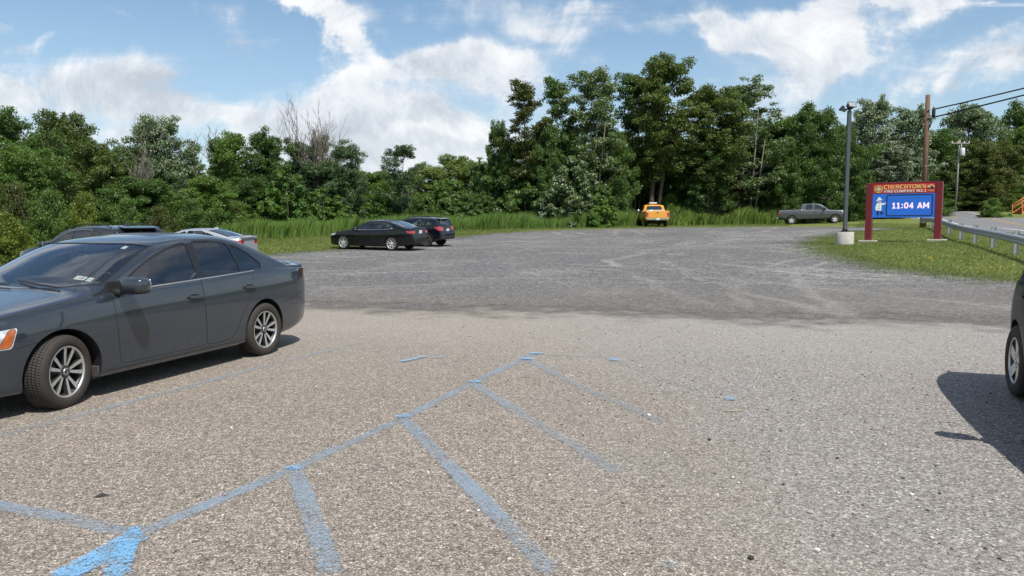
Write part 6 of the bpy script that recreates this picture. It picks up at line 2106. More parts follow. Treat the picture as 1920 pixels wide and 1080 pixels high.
def in_poly(poly, n, seed):
    r_ = np.random.default_rng(seed)
    p = np.asarray(poly, float)
    lo, hi = p.min(0), p.max(0)
    out = np.empty((0, 2))
    while len(out) < n:
        q = lo + r_.random((n * 2, 2)) * (hi - lo)
        out = np.vstack([out, q[poly_sd(q[:, 0], q[:, 1], p) > 0]])
    return out[:n]


reed_m = leaf_mat('tall_grass_blades', [(.065, .125, .022), (.145, .24, .05), (.23, .31, .09)], .42)
weed_m = leaf_mat('weed_leaves', [(.05, .09, .014), (.12, .18, .03), (.21, .26, .05)], .35)
lawn_m = leaf_mat('lawn_blades', [(.060, .088, .016), (.125, .165, .034), (.23, .235, .08)], .4)


def sky_w(px, d): return tuple(onground(px, d)[:2])


reed_poly = [sky_w(400, 44.5), sky_w(480, 47), sky_w(560, 50.5), sky_w(640, 54.5), sky_w(740, 58), sky_w(850, 60), sky_w(1000, 61), sky_w(1100, 62.6), sky_w(1190, 66.5), sky_w(1190, 73), sky_w(1000, 67), sky_w(850, 65), sky_w(640, 60), sky_w(480, 53), sky_w(400, 50)]
rp = in_poly(reed_poly, 120000, 2)
hgt = 1.15 + .35 * np.sin(rp[:, 0] * .7 + rp[:, 1] * .4) * np.sin(rp[:, 1] * .9 - rp[:, 0] * .2)
blades('tall_grass', rp, hgt * .86, .28, .020, reed_m, .30, 3, 'band of tall green grass along the foot of the wood')
weed_poly = [sky_w(1196, 71.2), sky_w(1260, 69), sky_w(1330, 70), sky_w(1400, 72), sky_w(1465, 75), sky_w(1475, 79), sky_w(1600, 82), sky_w(1600, 90), sky_w(1470, 88), sky_w(1330, 80), sky_w(1196, 77)]
wpp = in_poly(weed_poly, 30000, 4)
hgt = 1.0 + .5 * np.sin(wpp[:, 0] * .9) * np.sin(wpp[:, 1] * .7 + 1)
blades('weeds', wpp, np.maximum(hgt, .4), .4, .07, weed_m, .35, 5, 'leafy yellow-green weeds between the yellow and the grey pickup')
lb_poly = gravel_poly
isl = island
lawn_poly = isl + [(14.5, 17.6), (18.2, 19), (20.5, 26), (26.5, 42), (31, 54), (30.5, 62), (27, 62)] + P2([(1690, 431)])
lp = in_poly(lawn_poly, 150000, 6)
dens_ = np.hypot(lp[:, 0], lp[:, 1])
lp = lp[rng.random(len(lp)) < np.clip(1.15 - dens_ / 90, .3, 1)]
blades('lawn_grass', lp, .07, .5, .010, lawn_m, .6, 7, 'mown grass of the island round the sign')
verge = P2([(470, 481), (620, 470), (740, 457), (850, 445), (1000, 432.5), (1190, 427.5), (1260, 425.6), (1480, 424)]) + [sky_w(1480, 80), sky_w(1330, 73), sky_w(1196, 70)] + reed_poly[:9][::-1] + [sky_w(380, 40), sky_w(400, 32)]
vp = in_poly(verge, 90000, 8)
blades('verge_grass', vp, .09, .5, .016, lawn_m, .6, 9, 'short grass verge between the gravel and the tall grass')
lv = in_poly([(-26, 14), (-15, 14.5), (-13, 22), (-15, 34), (-20, 36), (-34, 30), (-34, 16)], 12000, 21)
blades('verge_grass', lv, .16, .6, .04, lawn_m, .6, 22, 'rough grass at the left edge below the bushes')


def edge_tufts(line, n, seed, wid=.7):
    r_ = np.random.default_rng(seed)
    L = lerp_line(line, 400)
    i = r_.integers(0, 400, n)
    return L[i] + r_.normal(size=(n, 2)) * wid * np.array([1, .8])


blades('edge_grass', edge_tufts(np.array(island[2:]), 14000, 31, .6), .08, .5, .011, lawn_m, .6, 10, 'ragged grass fringe of the sign island')

# dandelions
def flowers():
    r_ = np.random.default_rng(12)
    cs = [(1590, 452), (1650, 447), (1690, 446), (1655, 470), (1700, 488), (1620, 484), (1740, 478), (1780, 492), (1680, 492), (1830, 505), (1850, 500), (1610, 446), (1870, 512), (1760, 505), (1720, 452)]
    v, f = [], []
    for (px, py) in cs:
        c = at(px, py)
        for _ in range(8):
            x, y = c.x + r_.normal() * 1.1, c.y + r_.normal() * .8
            if poly_sd(np.array([x]), np.array([y]), lawn_poly)[0] < .2: continue
            z = g1(x, y) + .09 + .05 * r_.random()
            rr = .014 + .010 * r_.random()
            b = len(v)
            v.append((x, y, z + .012))
            for k in range(6): v.append((x + rr * cos(k * pi / 3), y + rr * sin(k * pi / 3), z))
            f += [(b, b + 1 + k, b + 1 + (k + 1) % 6) for k in range(6)]
    o = mesh_obj('flowers', v, f, simple('dandelion_yellow', (.72, .46, .02), .7))
    tag(o, 'yellow dandelion flowers scattered in the lawn', kind='stuff')


flowers()
# ------------------------------------------------------------ fire company sign
SY = 37.0
sL, sR = pos(1627.5, 455.5, 37.9), pos(1757, 453, 36.1)
sc_ = (sL + sR) / 2
su_ = (sR - sL).to_2d().normalized()
SW = (sR - sL).to_2d().length
sbase = Vector((sc_.x, sc_.y, g1(sc_.x, sc_.y)))
sign = empty('fire_company_sign', sbase)
sign.rotation_euler = (0, 0, atan2(su_.y, su_.x))
tag(sign, 'red framed fire company sign with a blue screen reading 11:04 AM', 'sign')
zof = lambda py: pos(1692, py, SY).z - sbase.z
ztop, zhead, zled0, zled1 = zof(343), zof(362.5), zof(362.5), zof(408)
M['signred'] = simple('dark_red_sign_paint', (.17, .012, .020), .45, 0, .14, 3)
M['signface'] = simple('red_sign_face', (.62, .055, .04), .45, 0, .06, 3)
M['gold'] = simple('gold_lettering', (.90, .60, .20), .5, 0, .08)
M['signwhite'] = simple('white_lettering', (.86, .83, .78), .5, 0, .05)


def emis(name, col, st, base=(.01, .01, .012), lines=False):
    def b(n_):
        c = col
        if lines:
            oc = n_.node('ShaderNodeTexCoord').outputs['Object']
            z = n_.node('ShaderNodeSeparateXYZ', None, Vector=oc).outputs[2]
            k = n_.m('ADD', .86, n_.m('MULTIPLY', n_.m('SINE', n_.m('MULTIPLY', z, 2 * pi / .052)), .14))
            c = n_.node('ShaderNodeVectorMath', {'operation': 'SCALE'}, i0=col, Scale=n_.m('MULTIPLY', k, n_.m('ADD', .86, n_.m('MULTIPLY', n_.noise(oc, 3.5, 5, .7), .28)))).outputs[0]
        p = principled(n_, Base_Color=base, Roughness=.5, Emission_Color=c, Emission_Strength=st)
        return p.outputs[0]
    return mat(name, b)


M['ledblue'] = emis('led_blue', (.008, .125, .56), .92, lines=True)
M['ledframe'] = emis('led_dark', (.002, .008, .05), .5)
M['ledwhite'] = emis('led_white', (.95, .74, .92), .95)
M['ledcoat'] = emis('led_pale', (.72, .80, .72), .75)
M['ledskin'] = emis('led_skin', (.75, .45, .35), .7)
hw = SW / 2
for sg in (-1, 1):
    b = MB()
    zb = g1(*((sc_.to_2d() + su_ * sg * hw)[:])) - sbase.z
    b.box((sg * hw, 0, (zb - .1 + ztop + .02) / 2), (.30, .34, ztop + .02 - zb + .1), .025)
    b.build('post', M['signred'], sign)
    b = MB(); b.box((sg * hw + .0, 0, zb + .02), (.82, .62, .14), .03); b.build('footing', M['concrete'], sign)
b = MB(); b.box((0, .04, ztop + .0), (SW - .29, .26, .10), .02); b.box((0, .02, (ztop + zled1) / 2), (SW - .29, .16, ztop - zled1 - .06)); b.build('cabinet', M['signred'], sign)
fy = -.105
b = MB(); b.box((0, fy, (ztop - .05 + zhead) / 2), (SW - .33, .09, ztop - .06 - zhead)); b.build('header_panel', M['signface'], sign)
b = MB(); b.box((0, fy + .0, (zled0 + zled1) / 2 - .005), (SW - .33, .10, zled0 - zled1 - .02)); led = b.build('screen', M['ledblue'], sign)
yF = fy - .054                                         # lettering plane


def strokes(lst, x0, z0, h_, kx=1.0, ky=1.0):
    """flat strokes in the sign plane; lst = [(points, width)] in letter units"""
    mb = MB()
    return mb


def ribbon(mb, pts, wd, y, th=.006, mi=0, closed=False):
    """flat band along a 2-D path in the x-z plane with a little depth"""
    p = np.asarray(pts, float)
    n = len(p)
    t = np.gradient(p, axis=0) if not closed else (np.roll(p, -1, 0) - np.roll(p, 1, 0))
    t /= np.maximum(np.hypot(t[:, 0], t[:, 1]), 1e-9)[:, None]
    nr = np.stack([-t[:, 1], t[:, 0]], -1)
    W_ = np.broadcast_to(np.asarray(wd, float), (n,))[:, None] / 2
    a, b = p + nr * W_, p - nr * W_
    v = [(q[0], y - th, q[1]) for q in a] + [(q[0], y - th, q[1]) for q in b] + [(q[0], y, q[1]) for q in a] + [(q[0], y, q[1]) for q in b]
    f = []
    m_ = n if closed else n - 1
    for i in range(m_):
        j = (i + 1) % n
        f += [(i, j, n + j, n + i), (i, j, 2 * n + j, 2 * n + i), (n + i, n + j, 3 * n + j, 3 * n + i)]
    mb.add(v, f, mi)


ARC = lambda cx, cz, rx, rz, a0, a1, n=14: [(cx + rx * cos(R(a)), cz + rz * sin(R(a))) for a in np.linspace(a0, a1, n)]
TK, TN, SF = .20, .11, .085


def glyph(c):
    """serif capitals: (strokes, advance) in units of the letter height"""
    ser = lambda x, z, w_=.30: ([(x - w_ / 2, z), (x + w_ / 2, z)], SF)
    b_, t_ = SF / 2, 1 - SF / 2
    if c == 'I': return [([(.2, 0), (.2, 1)], TK), ser(.2, b_), ser(.2, t_)], .4
    if c == '1': return [([(.22, 0), (.22, 1)], TK), ser(.22, b_), ([(.06, .80), (.22, .97)], TN)], .42
    if c == 'H': return [([(.2, 0), (.2, 1)], TK), ([(.68, 0), (.68, 1)], TK), ([(.2, .5), (.68, .5)], TN), ser(.2, b_), ser(.2, t_), ser(.68, b_), ser(.68, t_)], .88
    if c == 'C': return [(ARC(.46, .5, .36, .46, 45, 315, 20), [TN + (TK - TN) * sin(pi * k / 19) for k in range(20)]), ([(.72, .68), (.72, .95)], SF)], .84
    if c == 'O': return [(ARC(.46, .5, .38, .46, 0, 360, 28), [TN + (TK - TN) * abs(cos(2 * pi * k / 27)) for k in range(28)])], .92
    if c == '0': return [(ARC(.30, .5, .22, .46, 0, 360, 24), [TN + (TK - TN) * abs(cos(2 * pi * k / 23)) for k in range(24)])], .6
    if c == 'U': return [([(.2, 1), (.2, .34)] + ARC(.42, .30, .22, .27, 190, 350, 10) + [(.64, .34), (.64, 1)], [TK, TK] + [TK - (TK - TN) * k / 9 for k in range(10)] + [TN, TN]), ser(.2, t_), ser(.64, t_, .26)], .84
    if c == 'R': return [([(.2, 0), (.2, 1)], TK), ser(.2, b_), ser(.2, t_), (([(.2, .965)] + ARC(.42, .74, .22, .225, 90, -90, 12) + [(.2, .515)]), [TN] + [TN + (TK - TN) * sin(pi * k / 11) for k in range(12)] + [TN]), ([(.40, .5), (.74, .03)], TK * .9), ser(.76, b_, .18)], .86
    if c == 'P': return [([(.2, 0), (.2, 1)], TK), ser(.2, b_), ser(.2, t_), (([(.2, .965)] + ARC(.42, .72, .22, .245, 90, -90, 12) + [(.2, .475)]), [TN] + [TN + (TK - TN) * sin(pi * k / 11) for k in range(12)] + [TN])], .74
    if c == 'T': return [([(.40, 0), (.40, 1)], TK), ser(.40, b_), ([(.06, t_), (.74, t_)], TN), ([(.085, .76), (.085, 1)], SF), ([(.715, .76), (.715, 1)], SF)], .80
    if c == 'W': return [([(.12, 1), (.36, .02)], TK), ([(.36, .02), (.56, .92)], TN), ([(.56, .92), (.78, .02)], TK), ([(.78, .02), (1.0, 1)], TN), ser(.12, t_, .24), ser(1.0, t_, .24)], 1.12
    if c == 'N': return [([(.18, 0), (.18, 1)], TN), ([(.18, .97), (.70, .03)], TK), ([(.70, 0), (.70, 1)], TN), ser(.18, b_, .24), ser(.14, t_, .22), ser(.70, t_, .24)], .88
    if c == 'F': return [([(.2, 0), (.2, 1)], TK), ser(.2, b_), ([(.06, t_), (.66, t_)], TN), ([(.645, .78), (.645, 1)], SF), ([(.2, .52), (.52, .52)], TN), ([(.52, .42), (.52, .62)], SF)], .70
    if c == 'E': return [([(.2, 0), (.2, 1)], TK), ([(.06, t_), (.66, t_)], TN), ([(.645, .78), (.645, 1)], SF), ([(.2, .52), (.54, .52)], TN), ([(.54, .42), (.54, .62)], SF), ([(.06, b_), (.68, b_)], TN), ([(.665, 0), (.665, .24)], SF)], .76
    if c == 'M': return [([(.16, 0), (.16, 1)], TN), ([(.18, .97), (.50, .06)], TK), ([(.50, .06), (.82, .97)], TN), ([(.84, 0), (.84, 1)], TK), ser(.16, b_, .24), ser(.13, t_, .18), ser(.84, b_, .28), ser(.87, t_, .22)], 1.02
    if c == 'A': return [([(.12, .02), (.42, .98)], TN), ([(.42, .98), (.72, .02)], TK), ([(.24, .34), (.60, .34)], TN), ser(.12, b_, .24), ser(.73, b_, .26)], .86
    if c == 'Y': return [([(.10, .98), (.40, .46)], TK), ([(.72, .98), (.40, .46)], TN), ([(.40, 0), (.40, .48)], TK), ser(.40, b_), ser(.12, t_, .26), ser(.70, t_, .24)], .82
    if c == '.': return [([(.06, .08), (.22, .08)], .16)], .26
    if c == '9': return [(ARC(.28, .68, .19, .28, 0, 360, 18), TN * 1.4), ([(.47, .68), (.44, .25), (.20, .04)], TN * 1.5)], .58
    if c == '2': return [(ARC(.27, .72, .20, .24, 160, -30, 10) + [(.10, .06)], TN * 1.5), ([(.06, .06), (.52, .06)], TK * .9)], .58
    if c == '4': return [([(.40, 0), (.40, 1)], TK * .9), ([(.40, .96), (.05, .30)], TN), ([(.04, .29), (.56, .29)], TN * 1.3)], .62
    return [], .32


def write(text, x0, x1, z0, h_, mat_, name):
    adv = [glyph(c)[1] for c in text]
    tot = sum(adv) * h_ + .0
    kx = (x1 - x0) / tot
    mb = MB()
    x = x0
    for c, a in zip(text, adv):
        for pts, wd in glyph(c)[0]:
            ribbon(mb, [(x + p[0] * h_ * kx, z0 + p[1] * h_) for p in pts], np.asarray(wd) * h_ * min(1.15, .55 + .45 * kx), yF + .008, .012)
        x += a * h_ * kx
    return mb.build(name, mat_, sign)


face_w = SW - .33
fx = lambda u: (u - .5) * face_w                       # 0..1 across the face
hh = ztop - .06 - zhead
write('CHURCHTOWN', fx(.175), fx(.86), zhead + hh * .51, hh * .42, M['gold'], 'lettering')
write('FIRE COMPANY NO. 1', fx(.185), fx(.855), zhead + hh * .10, hh * .30, M['signwhite'], 'lettering')
write('1924', fx(.89), fx(.975), zhead + hh * .18, hh * .16, M['gold'], 'lettering')
# round badge with a fire-service cross
eb = MB()
cx, cz, rr = fx(.093), zhead + hh * .5, hh * .42
eb.prism([(cx + rr * cos(a), cz + rr * sin(a)) for a in np.linspace(0, 2 * pi, 41)[:-1]], yF + .008, yF - .002, 'xz', 0)
for k in range(4):
    a = R(45 + 90 * k)
    e1, e2 = np.array([cos(a), sin(a)]), np.array([-sin(a), cos(a)])
    P_ = [np.array([cx, cz]) + e1 * (r_ * rr) + e2 * (s_ * rr) for r_, s_ in ((.30, -.07), (.99, -.16), (.99, .16), (.30, .07))]
    eb.prism([tuple(q) for q in P_], yF + .002, yF - .006, 'xz', 1)
for r_, wd in ((.93, .10), (.42, .12)): ribbon(eb, ARC(cx, cz, rr * r_, rr * r_, 0, 360, 36), rr * wd, yF - .002, .006, 2)
eb.prism([(cx + rr * .3 * cos(a), cz + rr * .3 * sin(a)) for a in np.linspace(0, 2 * pi, 25)[:-1]], yF + .0, yF - .010, 'xz', 3)
eb.build('badge', [simple('badge_green', (.40, .36, .16), .5), M['signface'], M['gold'], simple('badge_cream', (.72, .66, .48), .5)], sign)
# small engine picture under an arch
mb = MB()
cx, cz = fx(.932), zhead + hh * .50
ribbon(mb, ARC(cx, cz - hh * .02, hh * .34, hh * .34, 20, 160, 16), hh * .10, yF + .006, .010, 0)
mb.prism([(cx - hh * .25, cz + hh * .0), (cx + hh * .27, cz + hh * .0), (cx + hh * .27, cz + hh * .10), (cx + hh * .02, cz + hh * .13), (cx - hh * .02, cz + hh * .22), (cx - hh * .22, cz + hh * .22)], yF + .006, yF - .004, 'xz', 1)
mb.prism([(cx - hh * .22, cz + hh * .07), (cx - hh * .05, cz + hh * .07), (cx - hh * .06, cz + hh * .19), (cx - hh * .20, cz + hh * .19)], yF + .003, yF - .008, 'xz', 2)
for q in (-.13, .16): mb.prism([(cx + hh * (q + .07 * cos(a)), cz + hh * (-.01 + .07 * sin(a))) for a in np.linspace(0, 2 * pi, 15)[:-1]], yF + .003, yF - .012, 'xz', 1 if q < 0 else 1)
mb.build('badge', [M['gold'], simple('badge_navy', (.02, .025, .07), .5), M['signwhite']], sign)

# the screen's picture: framed time and a pointing firefighter
zl = lambda v: zled1 + (zled0 - zled1) * v
mb = MB()
x0_, x1_, z0_, z1_ = fx(.235), fx(.965), zl(.075), zl(.93)
rp_ = round_poly([(x0_, z0_), (x1_, z0_), (x1_, z1_), (x0_, z1_)], .09, 5)
rp_ = np.vstack([np.array([np.linspace(rp_[i], rp_[(i + 1) % len(rp_)], 6)[:-1] for i in range(len(rp_))]).reshape(-1, 2)])
ribbon(mb, rp_, .055, yF + .004, .006, 0, True)
mb.build('screen_frame', M['ledframe'], sign)
BG = {'1': ([([(.26, 0), (.26, .98)], .2), ([(.05, .74), (.26, .92)], .16), ([(.03, .08), (.50, .08)], .16)], .62),
      ':': ([([(.06, .17), (.26, .17)], .21), ([(.06, .68), (.26, .68)], .21)], .38),
      '0': ([(ARC(.32, .5, .225, .42, 0, 360, 26), .19)], .70),
      '4': ([([(.43, 0), (.43, .98)], .2), ([(.43, .90), (.08, .34)], .15), ([(.03, .29), (.62, .29)], .16)], .70),
      'A': ([([(.08, 0), (.36, .97)], .19), ([(.64, 0), (.36, .97)], .19), ([(.2, .27), (.52, .27)], .15)], .76),
      'M': ([([(.13, 0), (.13, .98)], .2), ([(.15, .90), (.43, .28)], .17), ([(.71, .90), (.43, .28)], .17), ([(.73, 0), (.73, .98)], .2)], .90), ' ': ([], .40)}
mb = MB()
txt = '11:04 AM'
th_ = (zled0 - zled1) * .245
tot = sum(BG[c][1] for c in txt)
xa, xb = fx(.325), fx(.925)
kx = (xb - xa) / tot
x = xa
zt0 = zl(.375)
for c in txt:
    for pts, wd in BG[c][0]: ribbon(mb, [(x + p[0] * kx, zt0 + p[1] * th_) for p in pts], wd * th_ * 1.05, yF + .004, .007)
    x += BG[c][1] * kx
mb.build('time_display', M['ledwhite'], sign)
mb = MB()
H_ = zled0 - zled1
q = lambda u, v: (fx(.03 + .20 * u), zl(.08 + .80 * v))
poly = lambda pts, mi, d=0: mb.prism([q(*p) for p in pts], yF + .004, yF - .004 - d * .003, 'xz', mi)
poly([(.18, .62), (.22, .40), (.20, .27), (.60, .25), (.62, .45), (.58, .66), (.42, .72)], 0)                      # coat
poly([(.20, .30), (.14, .28), (.10, .42), (.16, .56), (.24, .58), (.20, .44), (.28, .40), (.26, .32)], 0, 1)       # bent arm on hip
poly([(.56, .66), (.58, .56), (.86, .58), (.90, .64), (.84, .66)], 0, 1)                                           # pointing arm
poly([(.84, .60), (1.0, .635), (1.0, .665), (.90, .68), (.84, .66)], 3, 1)                                         # hand
poly([(.36, .70), (.40, .78), (.56, .78), (.58, .72), (.50, .68)], 3, 1)                                           # face
poly([(.14, .77), (.24, .84), (.32, .95), (.46, .965), (.56, .87), (.66, .85), (.62, .81), (.40, .80), (.30, .75)], 0, 2)   # helmet
poly([(.24, .27), (.40, .27), (.38, .10), (.44, .03), (.22, .02), (.22, .10)], 1)                                  # boots
poly([(.44, .27), (.60, .26), (.66, .16), (.82, .20), (.70, .06), (.56, .08)], 1)
for pts, wd in (([(.30, .74), (.40, .70), (.52, .67)], .035), ([(.41, .27), (.42, .66)], .02), ([(.21, .37), (.61, .35)], .02), ([(.26, .80), (.64, .81)], .02)):
    ribbon(mb, [q(*p) for p in pts], wd * .6, yF - .014, .004, 1)
mb.build('screen_figure', [M['ledcoat'], M['ledframe'], M['gold'], M['ledskin']], sign)

# ------------------------------------------------------------ lamp post
lb = onground(1580, 35)
lampp = empty('lamp_post', lb)
tag(lampp, 'dark grey lamp post with two floodlights on a round concrete base', 'lamp post')
zb = lambda py: pos(1580, py, 35).z - lb.z
b = MB(); cz = zb(435)
b.lathe([(.40, -.2), (.40, cz - .02), (.385, cz), (.0005, cz)], 28, 'z'); b.build('base', M['concrete'], lampp)
b = MB(); b.box((0, 0, cz + .02), (.34, .34, .04), .01); b.tube([(0, 0, cz + .03), (0, 0, cz + .2)], .11, 10)
for a in range(4): b.tube([(.13 * cos(a * pi / 2 + .78), .13 * sin(a * pi / 2 + .78), cz + .03), (.13 * cos(a * pi / 2 + .78), .13 * sin(a * pi / 2 + .78), cz + .1)], .018, 6)
b.build('base_plate', M['black'], lampp)
zt = zb(208)
b = MB(); b.prism([(-.075, -.075), (.075, -.075), (.075, .075), (-.075, .075)], cz + .04, zt, 'xy'); b.build('pole', M['polepaint'], lampp)
b = MB(); b.tube([(0, 0, zt - .05), (0, 0, zt + .12)], .05, 10); b.tube([(-.22, 0, zt + .06), (.12, 0, zt + .10)], .035, 8); b.build('bracket', M['black'], lampp)
def floodlight(c, yaw, tilt, k=1.0):
    Mx = Matrix.Translation(c) @ Matrix.Rotation(yaw, 4, 'Z') @ Matrix.Rotation(tilt, 4, 'X')
    b = MB()
    s_ = k
    # housing tapering to the back, open lens side at -y
    v = [(-.30 * s_, -.16 * s_, -.20 * s_), (.30 * s_, -.16 * s_, -.20 * s_), (.30 * s_, -.16 * s_, .20 * s_), (-.30 * s_, -.16 * s_, .20 * s_), (-.24 * s_, .18 * s_, -.10 * s_), (.24 * s_, .18 * s_, -.10 * s_), (.24 * s_, .18 * s_, .13 * s_), (-.24 * s_, .18 * s_, .13 * s_)]
    b.add(v, [(4, 5, 6, 7), (0, 1, 5, 4), (1, 2, 6, 5), (2, 3, 7, 6), (3, 0, 4, 7)], 0, Mx)
    b.box((0, -.17 * s_, .22 * s_), (.64 * s_, .06 * s_, .035 * s_), .008, Mx); b.box((0, -.17 * s_, -.21 * s_), (.64 * s_, .06 * s_, .03 * s_), .008, Mx)
    b.box((.31 * s_, -.17 * s_, 0), (.03 * s_, .06 * s_, .42 * s_), .006, Mx); b.box((-.31 * s_, -.17 * s_, 0), (.03 * s_, .06 * s_, .42 * s_), .006, Mx)
    o = b.build('floodlight', M['polepaint'], lampp, False)
    b = MB(); b.box((0, -.165 * s_, 0), (.60 * s_, .012, .40 * s_), 0, Mx); b.build('lens', M['lens'], o)
floodlight((.03, -.04, zt + .22), .30, -.55, .62)
floodlight((-.24, .12, zt + .08), -2.2, -.75, .58)

# ------------------------------------------------------------ utility poles and cables
ub = onground(1725, 51)
up_top = pos(1740, 178, 51)
upole = empty('utility_pole', ub)
tag(upole, 'leaning brown wooden utility pole behind the fire company sign', 'utility pole')
dv = up_top - ub
b = MB(); b.tube([Vector((0, 0, -.4)), dv * .5, dv], [.21, .175, .145], 14); b.build('pole', M['polewood'], upole)
pu = lambda py: Vector(((pos(1740, py, 51).z - ub.z) / dv.z * dv.x, (pos(1740, py, 51).z - ub.z) / dv.z * dv.y, pos(1740, py, 51).z - ub.z))
for py in (206, 221):
    b = MB(); c = pu(py); b.tube([c + Vector((-.05, -.2, 0)), c + Vector((.30, -.26, 0))], .035, 8); b.build('bolt_bracket', M['steel'], upole)
b = MB(); c = pu(212)
b.lathe([(.0005, -.35), (.07, -.33), (.11, -.2), (.11, .2), (.06, .34), (.0005, .36)], 14, 'z', c=c + Vector((.26, -.30, 0))); b.build('cable_closure', M['cable'], upole)
b = MB(); c0, c1 = pu(222), pu(240); b.tube([c0 + Vector((.10, -.2, 0)), c0.lerp(c1, .5) + Vector((.16, -.22, 0)), c1 + Vector((.07, -.2, 0))], .05, 8); b.build('cable_loop', M['cable'], upole)
b = MB(); b.tube([pu(312) + Vector((.19, -.02, -.03)), pu(312) + Vector((-.05, -.2, 0)), pu(312) + Vector((-.2, 0, .03))], .02, 6); b.build('strap', M['steel'], upole)
def cable(name, a, bb, sag, rad, label):
    pts = []
    for k in range(25):
        u = k / 24
        p = a.lerp(bb, u); p.z -= sag * 4 * u * (1 - u)
        pts.append(p)
    m_ = MB(); m_.tube(pts, rad, 6)
    return tag(m_.build(name, M['cable'], None), label, 'cable')
far_r = Vector((44.5, 22, 0))
np_ = empty('utility_pole', (46.0, 20.0, g1(46, 20)))
tag(np_, 'brown wooden utility pole beyond the right edge carrying the cables', 'utility pole')
b = MB(); b.tube([(0, 0, -.4), (0, 0, 6), (.1, 0, 13.6)], [.21, .18, .15], 12); b.build('pole', M['polewood'], np_)
e1 = pos(1920, 160, 46.2); e2 = pos(1920, 173, 46.2)
a1 = ub + pu(206) + Vector((.28, -.26, 0)); a2 = ub + pu(221) + Vector((.28, -.26, 0))
def through(a, e, name, rad, label):
    # parabola from the pole through the point seen at the picture edge
    far = Vector((46, 20, 0))
    t = (e.to_2d() - a.to_2d()).length / (far.to_2d() - a.to_2d()).length
    zfar = g1(46, 20) + (13.3 if 'upper' in label else 12.6)
    # z(u) = a + u*(zfar-a) - s*4u(1-u) passes e at t
    s_ = (a.z + t * (zfar - a.z) - e.z) / (4 * t * (1 - t))
    far.z = zfar
    return cable(name, a, far, s_, rad, label)
dirn = (Vector((46, 20)) - a1.to_2d()).normalized()
def hit_px(a, px):
    u = (px - 960) / FPX * 1.0
    # plan intersection of the cable with the sight line of a photo column
    d = Vector((46, 20)) - a.to_2d()
    k = (a.x - u * 1.004 * a.y) / (u * 1.004 * d.y - d.x)
    return a.y + k * d.y
y1 = hit_px(a1, 1920)
through(a1, pos(1920, 161, y1), 'overhead_cable', .045, 'thick black upper cable running from the brown pole to the right edge')
through(a2, pos(1920, 174, y1), 'overhead_cable', .048, 'thick black lower cable running from the brown pole to the right edge')
b0 = onground(1640, 95)
for dzv, nm_ in ((5.2, 'upper'), (4.2, 'lower')):
    cable('overhead_cable', ub + pu(214 if nm_ == 'upper' else 224) + Vector((-.15, .1, 0)), Vector((b0.x, b0.y, b0.z + dzv)), 1.2, .035, 'thin dark %s cable sloping from the brown pole down into the poplars' % nm_)

fb_ = onground(1784, 95)
fpole = empty('utility_pole', fb_)
tag(fpole, 'thin grey far utility pole with a crossarm and a white transformer across the road', 'utility pole')
ft = pos(1786, 262, 95).z - fb_.z
b = MB(); b.tube([(0, 0, -.4), (.03, 0, ft / 2), (.1, 0, ft)], [.125, .11, .085], 10); b.build('pole', M['polegrey'], fpole)
b = MB(); b.box((.1, -.12, ft - .45), (2.3, .14, .14), .02); b.build('crossarm', M['polegrey'], fpole)
for q in (-1.0, -.3, .5, 1.1):
    b = MB(); b.lathe([(.05, 0), (.07, .08), (.04, .16), (.0005, .18)], 10, 'z', c=(.1 + q, -.12, ft - .38)); b.build('insulator', M['white'], fpole)
b = MB(); b.lathe([(.0005, -.55), (.27, -.52), (.29, -.45), (.29, .35), (.2, .45), (.0005, .47)], 18, 'z', c=(.30, -.32, ft - 1.5)); b.tube([(.2, -.3, ft - 1.1), (.2, -.25, ft - .6)], .04, 6); b.build('transformer', simple('pale_grey_tank', (.55, .57, .58), .5), fpole)

# ------------------------------------------------------------ guard rail
rail = empty('guardrail', (16.8, 25, 0))
tag(rail, 'galvanised steel guardrail beside the road behind the sign', 'guardrail')
RL = [(6.1 + .427 * z, z) for z in np.arange(13.6, 50.2, .6)]
prof_ = [(.0, .30), (.045, .27), (.085, .235), (.085, .20), (.02, .165), (.02, .145), (.085, .11), (.085, .075), (.045, .04), (0, .01)]
tdir = np.array([.427, 1]) / hypot(.427, 1)
nrm = np.array([-tdir[1], tdir[0]])                  # faces the lot side? the beam bulges to the road
v, f = [], []
k_ = len(prof_)
for i, (x, y) in enumerate(RL):
    zb_ = g1(x, y)
    # smooth the ground under the beam
    zb_ = np.mean([g1(6.1 + .427 * (y + q), y + q) for q in (-3, -1.5, 0, 1.5, 3)])
    for (o_, h_) in prof_:
        v.append((x + nrm[0] * (o_ + .02) - 16.8, y + nrm[1] * (o_ + .02) - 25, zb_ + .40 + h_))
for i in range(len(RL) - 1):
    for j in range(k_ - 1): f.append((i * k_ + j, i * k_ + j + 1, (i + 1) * k_ + j + 1, (i + 1) * k_ + j))
o = mesh_obj('beam', v, f, M['steel'], rail, smooth=True)
sm = o.modifiers.new('thick', 'SOLIDIFY'); sm.thickness = .008
for i, zy in enumerate(np.arange(14.2, 50, 3.6)):
    x = 6.1 + .427 * zy
    z0_ = g1(x, zy)
    b = MB()
    Mx = Matrix.Translation((x - nrm[0] * .075 - 16.8, zy - nrm[1] * .075 - 25, z0_)) @ Matrix.Rotation(atan2(tdir[1], tdir[0]), 4, 'Z')
    b.box((0, .0, .33), (.014, .15, .96), 0, Mx); b.box((0, .075, .33), (.10, .012, .96), 0, Mx); b.box((0, -.075, .33), (.10, .012, .96), 0, Mx)
    b.build('post', M['steel'], rail)
b = MB(); x, y = RL[-1]
b.box((x - 16.8, y - 25 + .1, g1(x, y) + .55), (.12, .35, .42), .05, None); b.build('end_piece', M['steel'], rail)

